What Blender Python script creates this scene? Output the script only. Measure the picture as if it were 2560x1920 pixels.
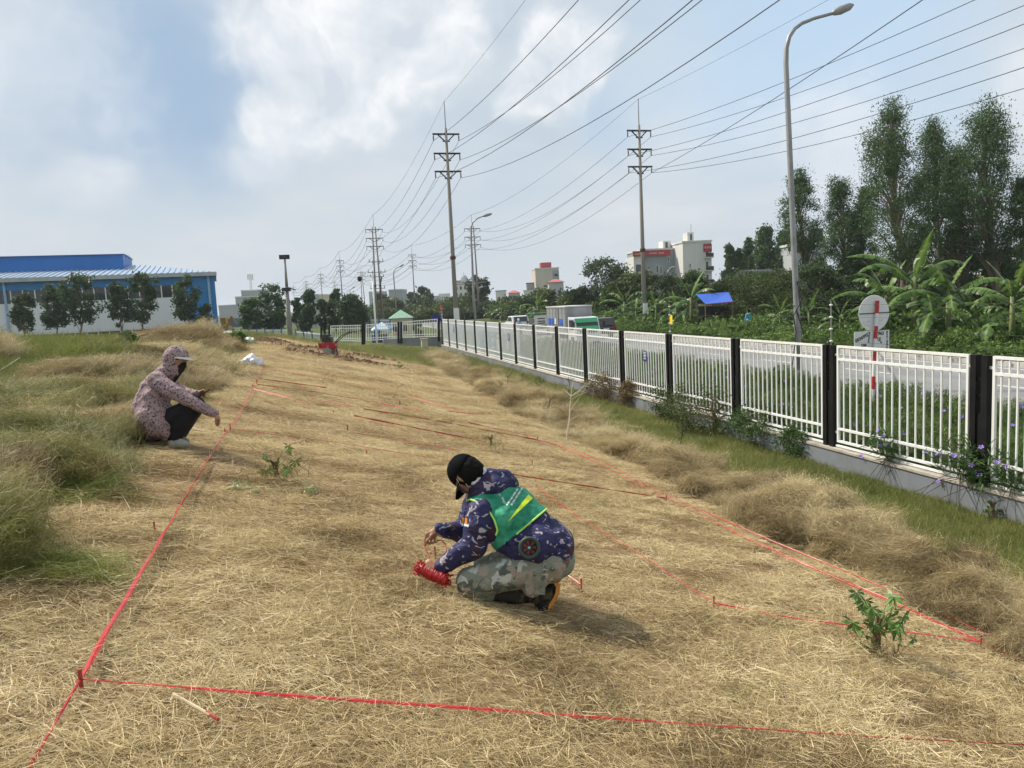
import bpy, bmesh, math, random
import numpy as np
from mathutils import Vector, Matrix, Euler

for _o in list(bpy.data.objects):
    bpy.data.objects.remove(_o)
scene = bpy.context.scene
COL = scene.collection
rng = np.random.default_rng(7)
random.seed(7)
R = math.radians

# ------------------------------------------------------------------ camera
FPX, PCX, PCY = 1924.0, 1280.0, 960.0            # photograph pixels (2560 x 1920)
PITCH, ROLL, YAW, CAMZ = R(6.2), R(2.8), R(14.3), 1.6
_fw = np.array([math.sin(YAW)*math.cos(PITCH), math.cos(YAW)*math.cos(PITCH), -math.sin(PITCH)])
_rt = np.array([math.cos(YAW), -math.sin(YAW), 0.0])
_up = np.cross(_rt, _fw)
CR = _rt*math.cos(ROLL) - _up*math.sin(ROLL)
CU = _up*math.cos(ROLL) + _rt*math.sin(ROLL)
CF = _fw
CO = np.array([0, 0, CAMZ])
cam_d = bpy.data.cameras.new('camera')
cam_d.sensor_width = 36.0
cam_d.lens = 36.0*FPX/2560.0
cam_d.clip_start = 0.05
cam_d.clip_end = 6000
cam = bpy.data.objects.new('camera', cam_d)
COL.objects.link(cam)
cam.matrix_world = Matrix(((CR[0], CU[0], -CF[0], 0), (CR[1], CU[1], -CF[1], 0), (CR[2], CU[2], -CF[2], CAMZ), (0, 0, 0, 1)))
scene.camera = cam

def ray(x, y):
    return CF + CR*(x-PCX)/FPX - CU*(y-PCY)/FPX
def at(x, y, d):
    """point seen at photo pixel x, y at depth d metres"""
    return CO + ray(x, y)*d
def atY(x, y, Y):
    r = ray(x, y)
    return CO + r*(Y/r[1])
def proj(p):
    v = np.asarray(p, float) - CO
    d = v@CF
    return PCX+FPX*(v@CR)/d, PCY-FPX*(v@CU)/d, d

# ------------------------------------------------------------------ sun, sky, exposure
SUN_AZ = np.array([-0.72, 0.69]); SUN_AZ /= np.linalg.norm(SUN_AZ)   # horizontal direction towards the sun
SUN_EL = R(49)
sun_d = bpy.data.lights.new('sun', 'SUN')
sun_d.energy = 5.0
sun_d.angle = R(1.2)
sun_d.color = (1.0, 0.935, 0.82)
sun = bpy.data.objects.new('sun', sun_d)
COL.objects.link(sun)
_sd = Vector((SUN_AZ[0]*math.cos(SUN_EL), SUN_AZ[1]*math.cos(SUN_EL), math.sin(SUN_EL)))
sun.rotation_euler = _sd.to_track_quat('Z', 'Y').to_euler()
sun.location = (-20, 20, 40)

cy = scene.cycles
cy.max_bounces = 4; cy.diffuse_bounces = 2; cy.glossy_bounces = 2; cy.transmission_bounces = 3; cy.transparent_max_bounces = 6; cy.volume_bounces = 0
cy.caustics_reflective = False; cy.caustics_refractive = False
cy.use_adaptive_sampling = True; cy.adaptive_threshold = 0.03
vs = scene.view_settings
vs.view_transform = 'Standard'
vs.look = 'None'
vs.exposure = 0.12
vs.gamma = 1.0
vs.use_curve_mapping = False

world = bpy.data.worlds.new('World')
scene.world = world
world.use_nodes = True
_nt = world.node_tree
_nt.nodes.clear()

class NG:
    """small helper to write node trees as expressions"""
    def __init__(s, nt): s.nt = nt
    def n(s, t, **kw):
        nd = s.nt.nodes.new(t)
        for k, v in kw.items():
            setattr(nd, k, v)
        return nd
    def put(s, sock, v):
        if isinstance(v, bpy.types.NodeSocket): s.nt.links.new(v, sock)
        elif v is not None:
            try: sock.default_value = v
            except Exception:
                sock.default_value = (*v, 1.0)
    def math(s, op, a, b=0.0, c=None, clamp=False):
        nd = s.n('ShaderNodeMath', operation=op, use_clamp=clamp)
        s.put(nd.inputs[0], a); s.put(nd.inputs[1], b)
        if c is not None: s.put(nd.inputs[2], c)
        return nd.outputs[0]
    def vmath(s, op, a, b=None):
        nd = s.n('ShaderNodeVectorMath', operation=op)
        s.put(nd.inputs[0], a)
        if b is not None:
            if op == 'SCALE': s.put(nd.inputs['Scale'], b)
            else: s.put(nd.inputs[1], b)
        return nd.outputs['Value'] if op in ('DOT_PRODUCT', 'LENGTH') else nd.outputs[0]
    def noise(s, vec, scale, detail=4.0, rough=0.55, dist=0.0, out=0):
        nd = s.n('ShaderNodeTexNoise')
        if vec is not None: s.put(nd.inputs['Vector'], vec)
        s.put(nd.inputs['Scale'], scale); s.put(nd.inputs['Detail'], detail)
        s.put(nd.inputs['Roughness'], rough); s.put(nd.inputs['Distortion'], dist)
        return nd.outputs[out]
    def ss(s, v, a, b, lo=0.0, hi=1.0):
        nd = s.n('ShaderNodeMapRange', interpolation_type='SMOOTHSTEP')
        s.put(nd.inputs[0], v); s.put(nd.inputs[1], a); s.put(nd.inputs[2], b)
        s.put(nd.inputs[3], lo); s.put(nd.inputs[4], hi)
        return nd.outputs[0]
    def mix(s, f, a, b, blend='MIX'):
        nd = s.n('ShaderNodeMix', data_type='RGBA', blend_type=blend)
        s.put(nd.inputs[0], f)
        for sock, v in ((nd.inputs[6], a), (nd.inputs[7], b)):
            if isinstance(v, bpy.types.NodeSocket): s.nt.links.new(v, sock)
            else: sock.default_value = (v[0], v[1], v[2], 1.0)
        return nd.outputs[2]
    def ramp(s, f, stops, interp='LINEAR'):
        nd = s.n('ShaderNodeValToRGB')
        nd.color_ramp.interpolation = interp
        el = nd.color_ramp.elements
        while len(el) < len(stops): el.new(0.5)
        for e, (p, c) in zip(el, stops):
            e.position = p; e.color = (c[0], c[1], c[2], 1.0)
        s.put(nd.inputs[0], f)
        return nd.outputs[0]
    def map(s, vec, scale=(1, 1, 1), rot=(0, 0, 0), loc=(0, 0, 0)):
        nd = s.n('ShaderNodeMapping')
        s.put(nd.inputs[0], vec)
        nd.inputs['Scale'].default_value = scale; nd.inputs['Rotation'].default_value = rot; nd.inputs['Location'].default_value = loc
        return nd.outputs[0]
    def obj(s): return s.n('ShaderNodeTexCoord').outputs['Object']
    def geo(s): return s.n('ShaderNodeNewGeometry')
    def bump(s, h, strength=0.3, dist=0.02):
        nd = s.n('ShaderNodeBump')
        nd.inputs['Strength'].default_value = strength; nd.inputs['Distance'].default_value = dist
        s.put(nd.inputs['Height'], h)
        return nd.outputs[0]

def build_world():
    g = NG(_nt)
    world.cycles.sampling_method = 'NONE'
    sky = g.n('ShaderNodeTexSky', sky_type='NISHITA')
    sky.sun_disc = False
    sky.sun_elevation = SUN_EL
    sky.sun_rotation = math.atan2(SUN_AZ[0], SUN_AZ[1])
    sky.air_density = 1.3; sky.dust_density = 2.5; sky.ozone_density = 1.2
    d = g.vmath('NORMALIZE', g.n('ShaderNodeTexCoord').outputs['Generated'])
    sep = g.n('ShaderNodeSeparateXYZ'); g.put(sep.inputs[0], d)
    dz = sep.outputs[2]
    zc = g.math('ADD', g.math('MAXIMUM', dz, 0.0), 0.22)
    flat = g.n('ShaderNodeCombineXYZ')
    g.put(flat.inputs[0], g.math('DIVIDE', sep.outputs[0], zc)); g.put(flat.inputs[1], g.math('DIVIDE', sep.outputs[1], zc))
    big = g.noise(flat.outputs[0], 1.1, 4, 0.58)
    w1 = g.vmath('SUBTRACT', g.noise(d, 3.0, 4, 0.62, out=1), (0.5, 0.5, 0.5))
    dsft = g.vmath('ADD', d, g.vmath('SCALE', w1, 0.26))
    dw = g.vmath('ADD', d, g.vmath('SCALE', w1, 0.17))
    puff = g.noise(dw, 12.0, 5, 0.58)                  # cauliflower texture of the cumulus heads
    def blob(px, py, r_in, r_out, vec):
        c = ray(px, py); c = c/np.linalg.norm(c)
        dist = g.vmath('LENGTH', g.vmath('SUBTRACT', vec, tuple(c)))
        return g.ss(dist, r_in/FPX, r_out/FPX, 1.0, 0.0)
    S = 10.0
    # pale veil of high cloud and haze over the blue
    veil = g.ramp(big, [(0.34, (.515*S, .61*S, .705*S)), (0.46, (.58*S, .65*S, .715*S)), (0.58, (.65*S, .695*S, .735*S)), (0.72, (.75*S, .775*S, .80*S))])
    base = g.mix(g.ss(big, 0.28, 0.48, 0.80, 0.97), sky.outputs[0], veil)
    def over(base, mask, amount, colr):
        return g.mix(g.math('MULTIPLY', mask, amount), base, tuple(c*S for c in colr))
    base = over(base, g.math('MAXIMUM', blob(380, 150, 30, 360, dsft), blob(430, 260, 10, 230, dsft)), .95, (.35, .48, .645))
    base = over(base, blob(2050, 60, 60, 560, dsft), .8, (.50, .665, .85))
    base = over(base, blob(1560, 300, 10, 190, dsft), .7, (.44, .58, .74))
    base = over(base, blob(1150, 480, 40, 460, dsft), .5, (.53, .62, .71))
    def cumulus(base, spots, bright, amount, lo, hi):
        tot = None
        for (px, py, ri, ro) in spots:
            b = blob(px, py, ri, ro, dw)
            tot = b if tot is None else g.math('MAXIMUM', tot, b)
        body = g.ss(g.math('ADD', tot, g.math('MULTIPLY', g.math('SUBTRACT', puff, 0.5), 1.1)), lo, hi)
        shade = g.ramp(g.math('ADD', g.math('MULTIPLY', puff, .75), g.math('MULTIPLY', big, .25)), [(0.38, (.62*S, .68*S, .75*S)), (0.50, (.75*S, .79*S, .835*S)), (0.60, tuple(c*S for c in bright))])
        return g.mix(g.math('MULTIPLY', body, amount), base, shade)
    base = cumulus(base, [(650, 60, 30, 190), (740, 190, 40, 210), (880, 110, 60, 260), (1040, 90, 40, 260), (900, 240, 10, 180), (640, 230, 10, 110)], (.90, .915, .93), 0.95, .12, .85)
    base = cumulus(base, [(1330, 210, 20, 150), (1400, 150, 40, 180), (1490, 140, 10, 130)], (.90, .91, .93), 0.85, .15, .85)
    base = cumulus(base, [(2580, 300, 40, 200), (120, 110, 40, 280), (640, 340, 10, 160), (2060, 390, 10, 220), (260, 430, 5, 120)], (.86, .875, .90), 0.45, .1, 1.0)
    # horizon haze
    base = g.mix(g.ss(dz, 0.0, 0.2, 0.8, 0.0), base, (.60*S, .65*S, .70*S))
    bg = g.n('ShaderNodeBackground')
    g.put(bg.inputs[0], base)
    bg.inputs[1].default_value = 0.1
    out = g.n('ShaderNodeOutputWorld')
    _nt.links.new(bg.outputs[0], out.inputs[0])
build_world()

# ------------------------------------------------------------------ helpers
def hash2(ix, iy, seed):
    h = (ix.astype(np.int64)*374761393 + iy.astype(np.int64)*668265263 + seed*974711) & 0x7fffffff
    h = ((h ^ (h >> 13))*1274126177) & 0x7fffffff
    return ((h ^ (h >> 16)) & 0xffff)/65535.0
def vn(x, y, seed=0):
    x = np.asarray(x, float); y = np.asarray(y, float)
    ix, iy = np.floor(x), np.floor(y)
    fx, fy = x-ix, y-iy
    fx = fx*fx*(3-2*fx); fy = fy*fy*(3-2*fy)
    a, b = hash2(ix, iy, seed), hash2(ix+1, iy, seed)
    c, d = hash2(ix, iy+1, seed), hash2(ix+1, iy+1, seed)
    return (a*(1-fx)+b*fx)*(1-fy)+(c*(1-fx)+d*fx)*fy
def fbm(x, y, seed=0, o=4):
    s, a, t = 0, 1.0, 0
    for k in range(o):
        s = s+a*vn(x*2**k, y*2**k, seed+k*17); t += a; a *= .5
    return s/t
def sst(a, b, x):
    t = np.clip((np.asarray(x, float)-a)/(b-a), 0, 1)
    return t*t*(3-2*t)

class MB:
    """collects shapes for one mesh"""
    def __init__(s): s.v = []; s.f = []; s.m = []
    def add(s, v, f, mi=0):
        b = len(s.v)
        s.v.extend([tuple(map(float, p)) for p in v])
        s.f.extend([tuple(i+b for i in q) for q in f])
        s.m.extend([mi]*len(f))
        return s
    def box(s, lo, hi, mi=0, M=None):
        x0, y0, z0 = lo; x1, y1, z1 = hi
        v = [(x0, y0, z0), (x1, y0, z0), (x1, y1, z0), (x0, y1, z0), (x0, y0, z1), (x1, y0, z1), (x1, y1, z1), (x0, y1, z1)]
        if M is not None: v = [M@Vector(p) for p in v]
        return s.add(v, [(0, 3, 2, 1), (4, 5, 6, 7), (0, 1, 5, 4), (1, 2, 6, 5), (2, 3, 7, 6), (3, 0, 4, 7)], mi)
    def bar(s, a, b, w, h=None, mi=0, up=(0, 0, 1)):
        """square bar from a to b"""
        a, b = Vector(a), Vector(b); h = w if h is None else h
        d = (b-a).normalized(); u = Vector(up)
        if abs(d.dot(u)) > .98: u = Vector((0, 1, 0))
        sx = d.cross(u).normalized(); sy = sx.cross(d)
        v = [p+sx*i*w/2+sy*j*h/2 for p in (a, b) for i, j in ((-1, -1), (1, -1), (1, 1), (-1, 1))]
        return s.add(v, [(0, 1, 2, 3), (7, 6, 5, 4), (0, 4, 5, 1), (1, 5, 6, 2), (2, 6, 7, 3), (3, 7, 4, 0)], mi)
    def tube(s, pts, rad, n=8, mi=0, caps=True):
        pts = [Vector(p) for p in pts]
        if not hasattr(rad, '__len__'): rad = [rad]*len(pts)
        v = []; f = []
        ref = None
        for i, p in enumerate(pts):
            d = (pts[min(i+1, len(pts)-1)]-pts[max(i-1, 0)]).normalized()
            if ref is None:
                ref = d.cross(Vector((0, 0, 1)) if abs(d.z) < .9 else Vector((1, 0, 0))).normalized()
            ref = (ref-d*ref.dot(d)).normalized(); o = d.cross(ref)
            for k in range(n):
                t = 2*math.pi*k/n
                v.append(p+(ref*math.cos(t)+o*math.sin(t))*rad[i])
        for i in range(len(pts)-1):
            for k in range(n):
                f.append((i*n+k, i*n+(k+1) % n, (i+1)*n+(k+1) % n, (i+1)*n+k))
        if caps:
            f.append(tuple(range(n))[::-1]); f.append(tuple((len(pts)-1)*n+k for k in range(n)))
        return s.add(v, f, mi)
    def lathe(s, prof, n=12, c=(0, 0, 0), mi=0, M=None, caps=True):
        v = []; f = []
        for r, z in prof:
            for k in range(n):
                t = 2*math.pi*k/n
                p = Vector((c[0]+r*math.cos(t), c[1]+r*math.sin(t), c[2]+z))
                v.append(M@p if M is not None else p)
        for i in range(len(prof)-1):
            for k in range(n):
                f.append((i*n+k, i*n+(k+1) % n, (i+1)*n+(k+1) % n, (i+1)*n+k))
        if caps: f.append(tuple(range(n))[::-1]); f.append(tuple((len(prof)-1)*n+k for k in range(n)))
        return s.add(v, f, mi)
    def prism(s, poly, x0, x1, mi=0, ax='x', M=None):
        """polygon (u, w) extruded; ax x: (x,u,w)  y: (u,y,w)  z: (u,w,z)"""
        def P(t, u, w): 
            p = (t, u, w) if ax == 'x' else (u, t, w) if ax == 'y' else (u, w, t)
            return M@Vector(p) if M is not None else p
        n = len(poly)
        v = [P(x0, u, w) for u, w in poly]+[P(x1, u, w) for u, w in poly]
        f = [tuple(range(n))[::-1], tuple(range(n, 2*n))]+[(i, (i+1) % n, n+(i+1) % n, n+i) for i in range(n)]
        return s.add(v, f, mi)
    def mesh(s, name, smooth=False):
        me = bpy.data.meshes.new(name)
        me.from_pydata(s.v, [], s.f)
        if any(s.m): me.polygons.foreach_set('material_index', np.array(s.m, dtype=np.int32))
        if smooth: me.polygons.foreach_set('use_smooth', np.ones(len(s.f), dtype=bool))
        bm = bmesh.new(); bm.from_mesh(me); bmesh.ops.recalc_face_normals(bm, faces=bm.faces); bm.to_mesh(me); bm.free()
        me.update()
        return me
    def build(s, name, mats, parent=None, smooth=False, loc=None, rz=None, bevel=0):
        o = link(name, s.mesh(name, smooth), mats, parent)
        if loc is not None: o.location = loc
        if rz is not None: o.rotation_euler = (0, 0, rz)
        if bevel:
            b = o.modifiers.new('bevel', 'BEVEL'); b.width = bevel; b.segments = 2; b.limit_method = 'ANGLE'
        return o
def link(name, me, mats, parent=None):
    o = bpy.data.objects.new(name, me); COL.objects.link(o)
    if mats is not None:
        for m in (mats if isinstance(mats, (list, tuple)) else [mats]): me.materials.append(m)
    if parent is not None: o.parent = parent
    return o
def tag(o, label=None, cat=None, group=None, kind=None):
    if label: o['label'] = label
    if cat: o['category'] = cat
    if group: o['group'] = group
    if kind: o['kind'] = kind
    return o
def thing(name, label, cat, loc=(0, 0, 0), rz=0.0, group=None):
    o = bpy.data.objects.new(name, None); COL.objects.link(o)
    o.empty_display_size = 0.2
    o.location = tuple(map(float, loc)); o.rotation_euler = (0, 0, rz)
    return tag(o, label, cat, group)
def copy_tree(o, parent=None):
    c = o.copy(); COL.objects.link(c)
    if parent is not None: c.parent = parent
    for ch in o.children: copy_tree(ch, c)
    return c
def npmesh(name, v, f, smooth=False):
    """numpy verts (n,3), faces (m,3|4)"""
    me = bpy.data.meshes.new(name)
    v = np.asarray(v, np.float32); f = np.asarray(f, np.int32)
    me.vertices.add(len(v)); me.vertices.foreach_set('co', v.ravel())
    if len(f):
        k = f.shape[1]
        me.loops.add(f.size); me.loops.foreach_set('vertex_index', f.ravel())
        me.polygons.add(len(f)); me.polygons.foreach_set('loop_start', np.arange(0, f.size, k, dtype=np.int32))
        me.polygons.foreach_set('loop_total', np.full(len(f), k, np.int32))
        if smooth: me.polygons.foreach_set('use_smooth', np.ones(len(f), bool))
    me.update(calc_edges=True); me.validate()
    return me
def fattr(me, name, data, dom='POINT'):
    a = me.attributes.new(name, 'FLOAT', dom); a.data.foreach_set('value', np.asarray(data, np.float32))

# ------------------------------------------------------------------ materials
def mat(name, fn=None, color=(.5, .5, .5), rough=.6, metal=0.0, spec=.4, bump=None):
    m = bpy.data.materials.new(name); m.use_nodes = True
    nt = m.node_tree; b = nt.nodes['Principled BSDF']
    b.inputs['Roughness'].default_value = rough; b.inputs['Metallic'].default_value = metal
    b.inputs['Specular IOR Level'].default_value = spec
    b.inputs['Base Color'].default_value = (*color, 1)
    if fn: fn(NG(nt), b)
    m.diffuse_color = (*color, 1)
    return m
def weathered(name, color, amount=.25, scale=3.0, rough=.6, dark=None, metal=0.0, spec=.4, streak=False, bumpy=0.0, fine=0.0):
    dark = dark or tuple(c*.55 for c in color)
    def fn(g, b):
        c = g.obj()
        if streak: c = g.map(c, (1, 1, .12))
        n = g.noise(c, scale, 6, .62)
        col = g.mix(g.math('MULTIPLY', g.ss(n, .42, .72), amount), color, dark)
        if fine:
            col = g.mix(g.math('MULTIPLY', g.noise(g.obj(), scale*14, 3, .6), fine), col, tuple(x*.5 for x in color))
        g.put(b.inputs['Base Color'], col)
        g.put(b.inputs['Roughness'], g.ss(n, .3, .7, rough-.08, min(1, rough+.12)))
        if bumpy: g.put(b.inputs['Normal'], g.bump(g.noise(g.obj(), scale*6, 4, .6), bumpy, .01))
    return mat(name, fn, color, rough, metal, spec)
def leafy(name, stops, trans=.35, rough=.55, inst=True, tr_col=None, attr='c'):
    """blade / leaf material: per-leaf colour from attribute c, per-tuft tint from the instancer"""
    m = bpy.data.materials.new(name); m.use_nodes = True
    nt = m.node_tree; g = NG(nt); b = nt.nodes['Principled BSDF']; out = nt.nodes['Material Output']
    a = g.n('ShaderNodeAttribute', attribute_name=attr)
    f = a.outputs['Fac']
    if inst:
        t = g.n('ShaderNodeAttribute', attribute_name='tint', attribute_type='INSTANCER')
        f = g.math('ADD', g.math('MULTIPLY', f, .45), g.math('MULTIPLY', t.outputs['Fac'], .55))
    col = g.ramp(f, stops)
    g.put(b.inputs['Base Color'], col)
    b.inputs['Roughness'].default_value = rough; b.inputs['Specular IOR Level'].default_value = .25
    tr = g.n('ShaderNodeBsdfTranslucent'); g.put(tr.inputs[0], col)
    mx = g.n('ShaderNodeMixShader'); mx.inputs[0].default_value = trans
    nt.links.new(b.outputs[0], mx.inputs[1]); nt.links.new(tr.outputs[0], mx.inputs[2]); nt.links.new(mx.outputs[0], out.inputs[0])
    return m
M = {}
# ------------------------------------------------------------------ terrain
SL = 0.25
ROAD_Z = -1.78; BED_Z = -1.62; KERB_X = 16.0; ROAD_X1 = 25.2; FX = 9.2; WALL_TOP = -1.36
def G(X, Y):
    X = np.asarray(X, float); Y = np.asarray(Y, float)
    z = -SL*np.clip(X, -1.5, 5.2)
    # flatter strip towards the fence wall
    z = z - 0.47*sst(5.0, 9.0, X)
    # grassy mound on the left
    u = np.clip((-1.5-X), 0, 60)
    crest = 1.0*sst(4, 17, Y)*(1-sst(20, 40, Y)) 
    z = z + (0.16*sst(-.1, 1.6, u) + crest*.42*sst(0.6, 5.5, u) + .25*sst(2, 9, u)*(1-sst(22, 40, Y)))
    # far edge of the plot falls to the works yard
    k = sst(37, 50, Y)*(1-sst(2.5, 7.0, X))
    z = z*(1-k) + (-1.15)*k
    k = sst(8, 26, u)
    z = z*(1-k) + (-.9)*k
    k = sst(53, 58, Y)*(1-sst(9.0, 9.3, X))
    z = z*(1-k) + (-1.5)*k
    # outside the wall: planted verge, carriageway, far side
    o = sst(9.28, 9.34, X)
    zo = np.where(X < KERB_X, BED_Z, np.where(X < ROAD_X1, ROAD_Z-.05, -1.6+.25*sst(25.5, 34, X)))
    # raised road behind the trees on the right
    zo = zo + 3.3*sst(60, 68, X)*(1-sst(78, 90, X))*sst(200, 120, Y)
    z = z*(1-o) + zo*o
    near = (1-sst(9.0, 9.2, X))*(1-sst(45, 55, Y))*sst(-16, -8, X)
    z = z + near*(0.05*(fbm(X*1.1+3, Y*1.1, 5, 3)-.5) + .16*(fbm(X*.35, Y*.35, 9, 2)-.5)*sst(0, 3, u))
    return z
def hitg(px, py, tmax=400, off=0.0):
    r = ray(px, py)
    t = np.geomspace(1.0, tmax, 6000)
    P = CO[None]+r[None]*t[:, None]
    b = P[:, 2] < G(P[:, 0], P[:, 1])+off
    i = int(np.argmax(b)) if b.any() else len(t)-1
    return P[i]
def gp(x, y, dz=0.0):
    return np.array([x, y, float(G(x, y))+dz])

def axis(segs):
    out = []
    for a, b, n in segs: out += list(np.linspace(a, b, n, endpoint=False))
    return np.array(out+[segs[-1][1]])
gx = axis([(-1500, -100, 14), (-100, -16, 42), (-16, -4, 40), (-4, 9.0, 95), (9.0, 9.4, 12), (9.4, 15.9, 10), (15.9, 16.1, 4), (16.1, 25.1, 8), (25.1, 25.5, 4), (25.5, 100, 76), (100, 1500, 16)])
gy = axis([(-80, 0, 12), (0, 2, 8), (2, 14, 90), (14, 60, 150), (60, 140, 40), (140, 2500, 26)])
XX, YY = np.meshgrid(gx, gy)
ZZ = G(XX, YY)
nv, nu = XX.shape
ii = np.arange((nv-1)*(nu-1)); rr, cc = ii//(nu-1), ii % (nu-1)
gf = np.stack([rr*nu+cc, rr*nu+cc+1, (rr+1)*nu+cc+1, (rr+1)*nu+cc], 1)
me = npmesh('ground', np.stack([XX, YY, ZZ], -1).reshape(-1, 3), gf, True)
def green_amount(X, Y):
    X = np.asarray(X, float); Y = np.asarray(Y, float)
    wob = .5*(fbm(X*.8, Y*.8, 31, 3)-.5)*2
    a = sst(5.95, 6.6, X+wob*.5)                                   # strip along the wall
    b = sst(2.0, 3.6, -X+wob*1.2-.3*sst(8, 3, Y))*.9               # meadow on the mound
    c = sst(35.0, 39, Y+wob*2+.3*np.clip(X, 0, 9))                                         # far bank
    return np.clip(np.maximum(np.maximum(a, b), c), 0, 1)
fattr(me, 'green', green_amount(XX, YY).ravel())
def m_ground(g, b):
    p = g.geo().outputs['Position']
    a = g.n('ShaderNodeAttribute', attribute_name='green').outputs['Fac']
    st = g.map(p, (1.0, 3.5, 1.0))
    n1 = g.noise(st, 9.0, 6, .7, .6); n2 = g.noise(p, .9, 4, .6); n3 = g.noise(p, 70, 3, .7)
    straw = g.ramp(n1, [(.28, (.08, .05, .025)), (.42, (.18, .12, .06)), (.56, (.33, .235, .12)), (.75, (.50, .38, .21))])
    straw = g.mix(g.ss(n2, .40, .68, 0, .55), straw, (.36, .25, .15))
    straw = g.mix(g.math('MULTIPLY', g.ss(n3, .5, .75), .4), straw, (.10, .065, .035))
    gr = g.ramp(g.noise(p, 5, 5, .65), [(.3, (.06, .075, .018)), (.5, (.13, .145, .04)), (.68, (.22, .20, .08))])
    farg = g.ramp(g.noise(p, .12, 5, .6), [(.35, (.05, .075, .025)), (.6, (.10, .12, .045)), (.75, (.17, .15, .08))])
    sep = g.n('ShaderNodeSeparateXYZ'); g.put(sep.inputs[0], p)
    gr = g.mix(g.ss(sep.outputs[1], 55, 75), gr, farg)
    g.put(b.inputs['Base Color'], g.mix(a, straw, gr))
    g.put(b.inputs['Normal'], g.bump(g.math('ADD', n1, g.math('MULTIPLY', n3, .4)), .8, .03))
M['ground'] = mat('soil_and_straw', m_ground, (.4, .3, .17), .95, spec=.1)
tag(link('ground', me, M['ground']), kind='structure')

# ------------------------------------------------------------------ road
def m_asph(g, b):
    p = g.geo().outputs['Position']
    n = g.noise(g.map(p, (1, .12, 1)), 1.2, 5, .6); f = g.noise(p, 55, 2, .6)
    c = g.ramp(n, [(.3, (.20, .20, .205)), (.55, (.255, .255, .26)), (.75, (.31, .305, .30))])
    g.put(b.inputs['Base Color'], g.mix(g.math('MULTIPLY', f, .35), c, (.12, .12, .125)))
    g.put(b.inputs['Normal'], g.bump(f, .25, .004))
M['asphalt'] = mat('worn_grey_concrete_road', m_asph, (.22, .22, .22), .85, spec=.2)
xs = np.linspace(KERB_X+.1, ROAD_X1-.1, 8); ys = axis([(-60, 80, 50), (80, 900, 30)])
RX, RY = np.meshgrid(xs, ys); nn = len(xs)
i2 = np.arange((len(ys)-1)*(nn-1)); r2, c2 = i2//(nn-1), i2 % (nn-1)
rf = np.stack([r2*nn+c2, r2*nn+c2+1, (r2+1)*nn+c2+1, (r2+1)*nn+c2], 1)
tag(link('road', npmesh('road', np.stack([RX, RY, np.full_like(RX, ROAD_Z)], -1).reshape(-1, 3), rf), M['asphalt']), kind='structure')
M['kerb'] = weathered('kerb_concrete', (.47, .45, .42), .5, 1.5, .9, bumpy=.4)
M['roadpaint'] = weathered('worn_road_paint', (.66, .65, .60), .6, 4, .8, dark=(.3, .3, .29))
for nm, x0 in (('near_kerb', KERB_X-.12), ('far_kerb', ROAD_X1-.1)):
    b = MB(); y = -60.0
    while y < 240:
        b.box((x0, y+.006, ROAD_Z-.15), (x0+.22, y+.994, BED_Z+.03)); y += 1.0
    tag(b.build(nm, M['kerb']), kind='structure')
b = MB()
for x in (KERB_X+.55, ROAD_X1-.65): b.add([(x, -60, ROAD_Z+.004), (x+.13, -60, ROAD_Z+.004), (x+.13, 500, ROAD_Z+.004), (x, 500, ROAD_Z+.004)], [(0, 1, 2, 3)])
y = -60
xm = (KERB_X+ROAD_X1)/2
while y < 300:
    b.add([(xm-.07, y, ROAD_Z+.004), (xm+.07, y, ROAD_Z+.004), (xm+.07, y+2.5, ROAD_Z+.004), (xm-.07, y+2.5, ROAD_Z+.004)], [(0, 1, 2, 3)]); y += 6
tag(b.build('road_markings', M['roadpaint']), kind='structure')

# ------------------------------------------------------------------ strand tufts (sources live in unlinked collections)
def ribbons(base, dirs, length, width, droop, rs, seg=3, up=None, curl=.35):
    """n grass strands as tapering ribbons; returns v, f, owner index"""
    n = len(base)
    t = np.linspace(0, 1, seg+1)
    side = np.cross(dirs, np.array([0, 0, 1.0])[None]+rs.normal(0, .6, (n, 3)))
    side /= np.linalg.norm(side, axis=1, keepdims=True)+1e-9
    bend = rs.normal(0, curl, (n, 3)); bend[:, 2] -= droop
    V = []
    for k, tt in enumerate(t):
        c = base + dirs*(length*tt)[:, None] + bend*(length*tt*tt)[:, None]*.6
        w = (width*(1-.8*tt**2))[:, None]*.5
        V += [c-side*w, c+side*w]
    V = np.stack(V, 1)                     # n, 2(seg+1), 3
    m = 2*(seg+1)
    q = np.array([(2*k, 2*k+1, 2*k+3, 2*k+2) for k in range(seg)])
    F = (np.arange(n)[:, None, None]*m+q[None]).reshape(-1, 4)
    return V.reshape(-1, 3), F, np.repeat(np.arange(n), m)
def tuft_coll(name, variants, make, material):
    c = bpy.data.collections.new(name)
    for k in range(variants):
        v, f, col = make(np.random.default_rng(100+k*7+len(name)))
        me = npmesh(name, v, f, False); fattr(me, 'c', col)
        me.materials.append(material)
        c.objects.link(bpy.data.objects.new('%s_%02d' % (name, k), me))
    return c
_gn_cache = {}
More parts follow.
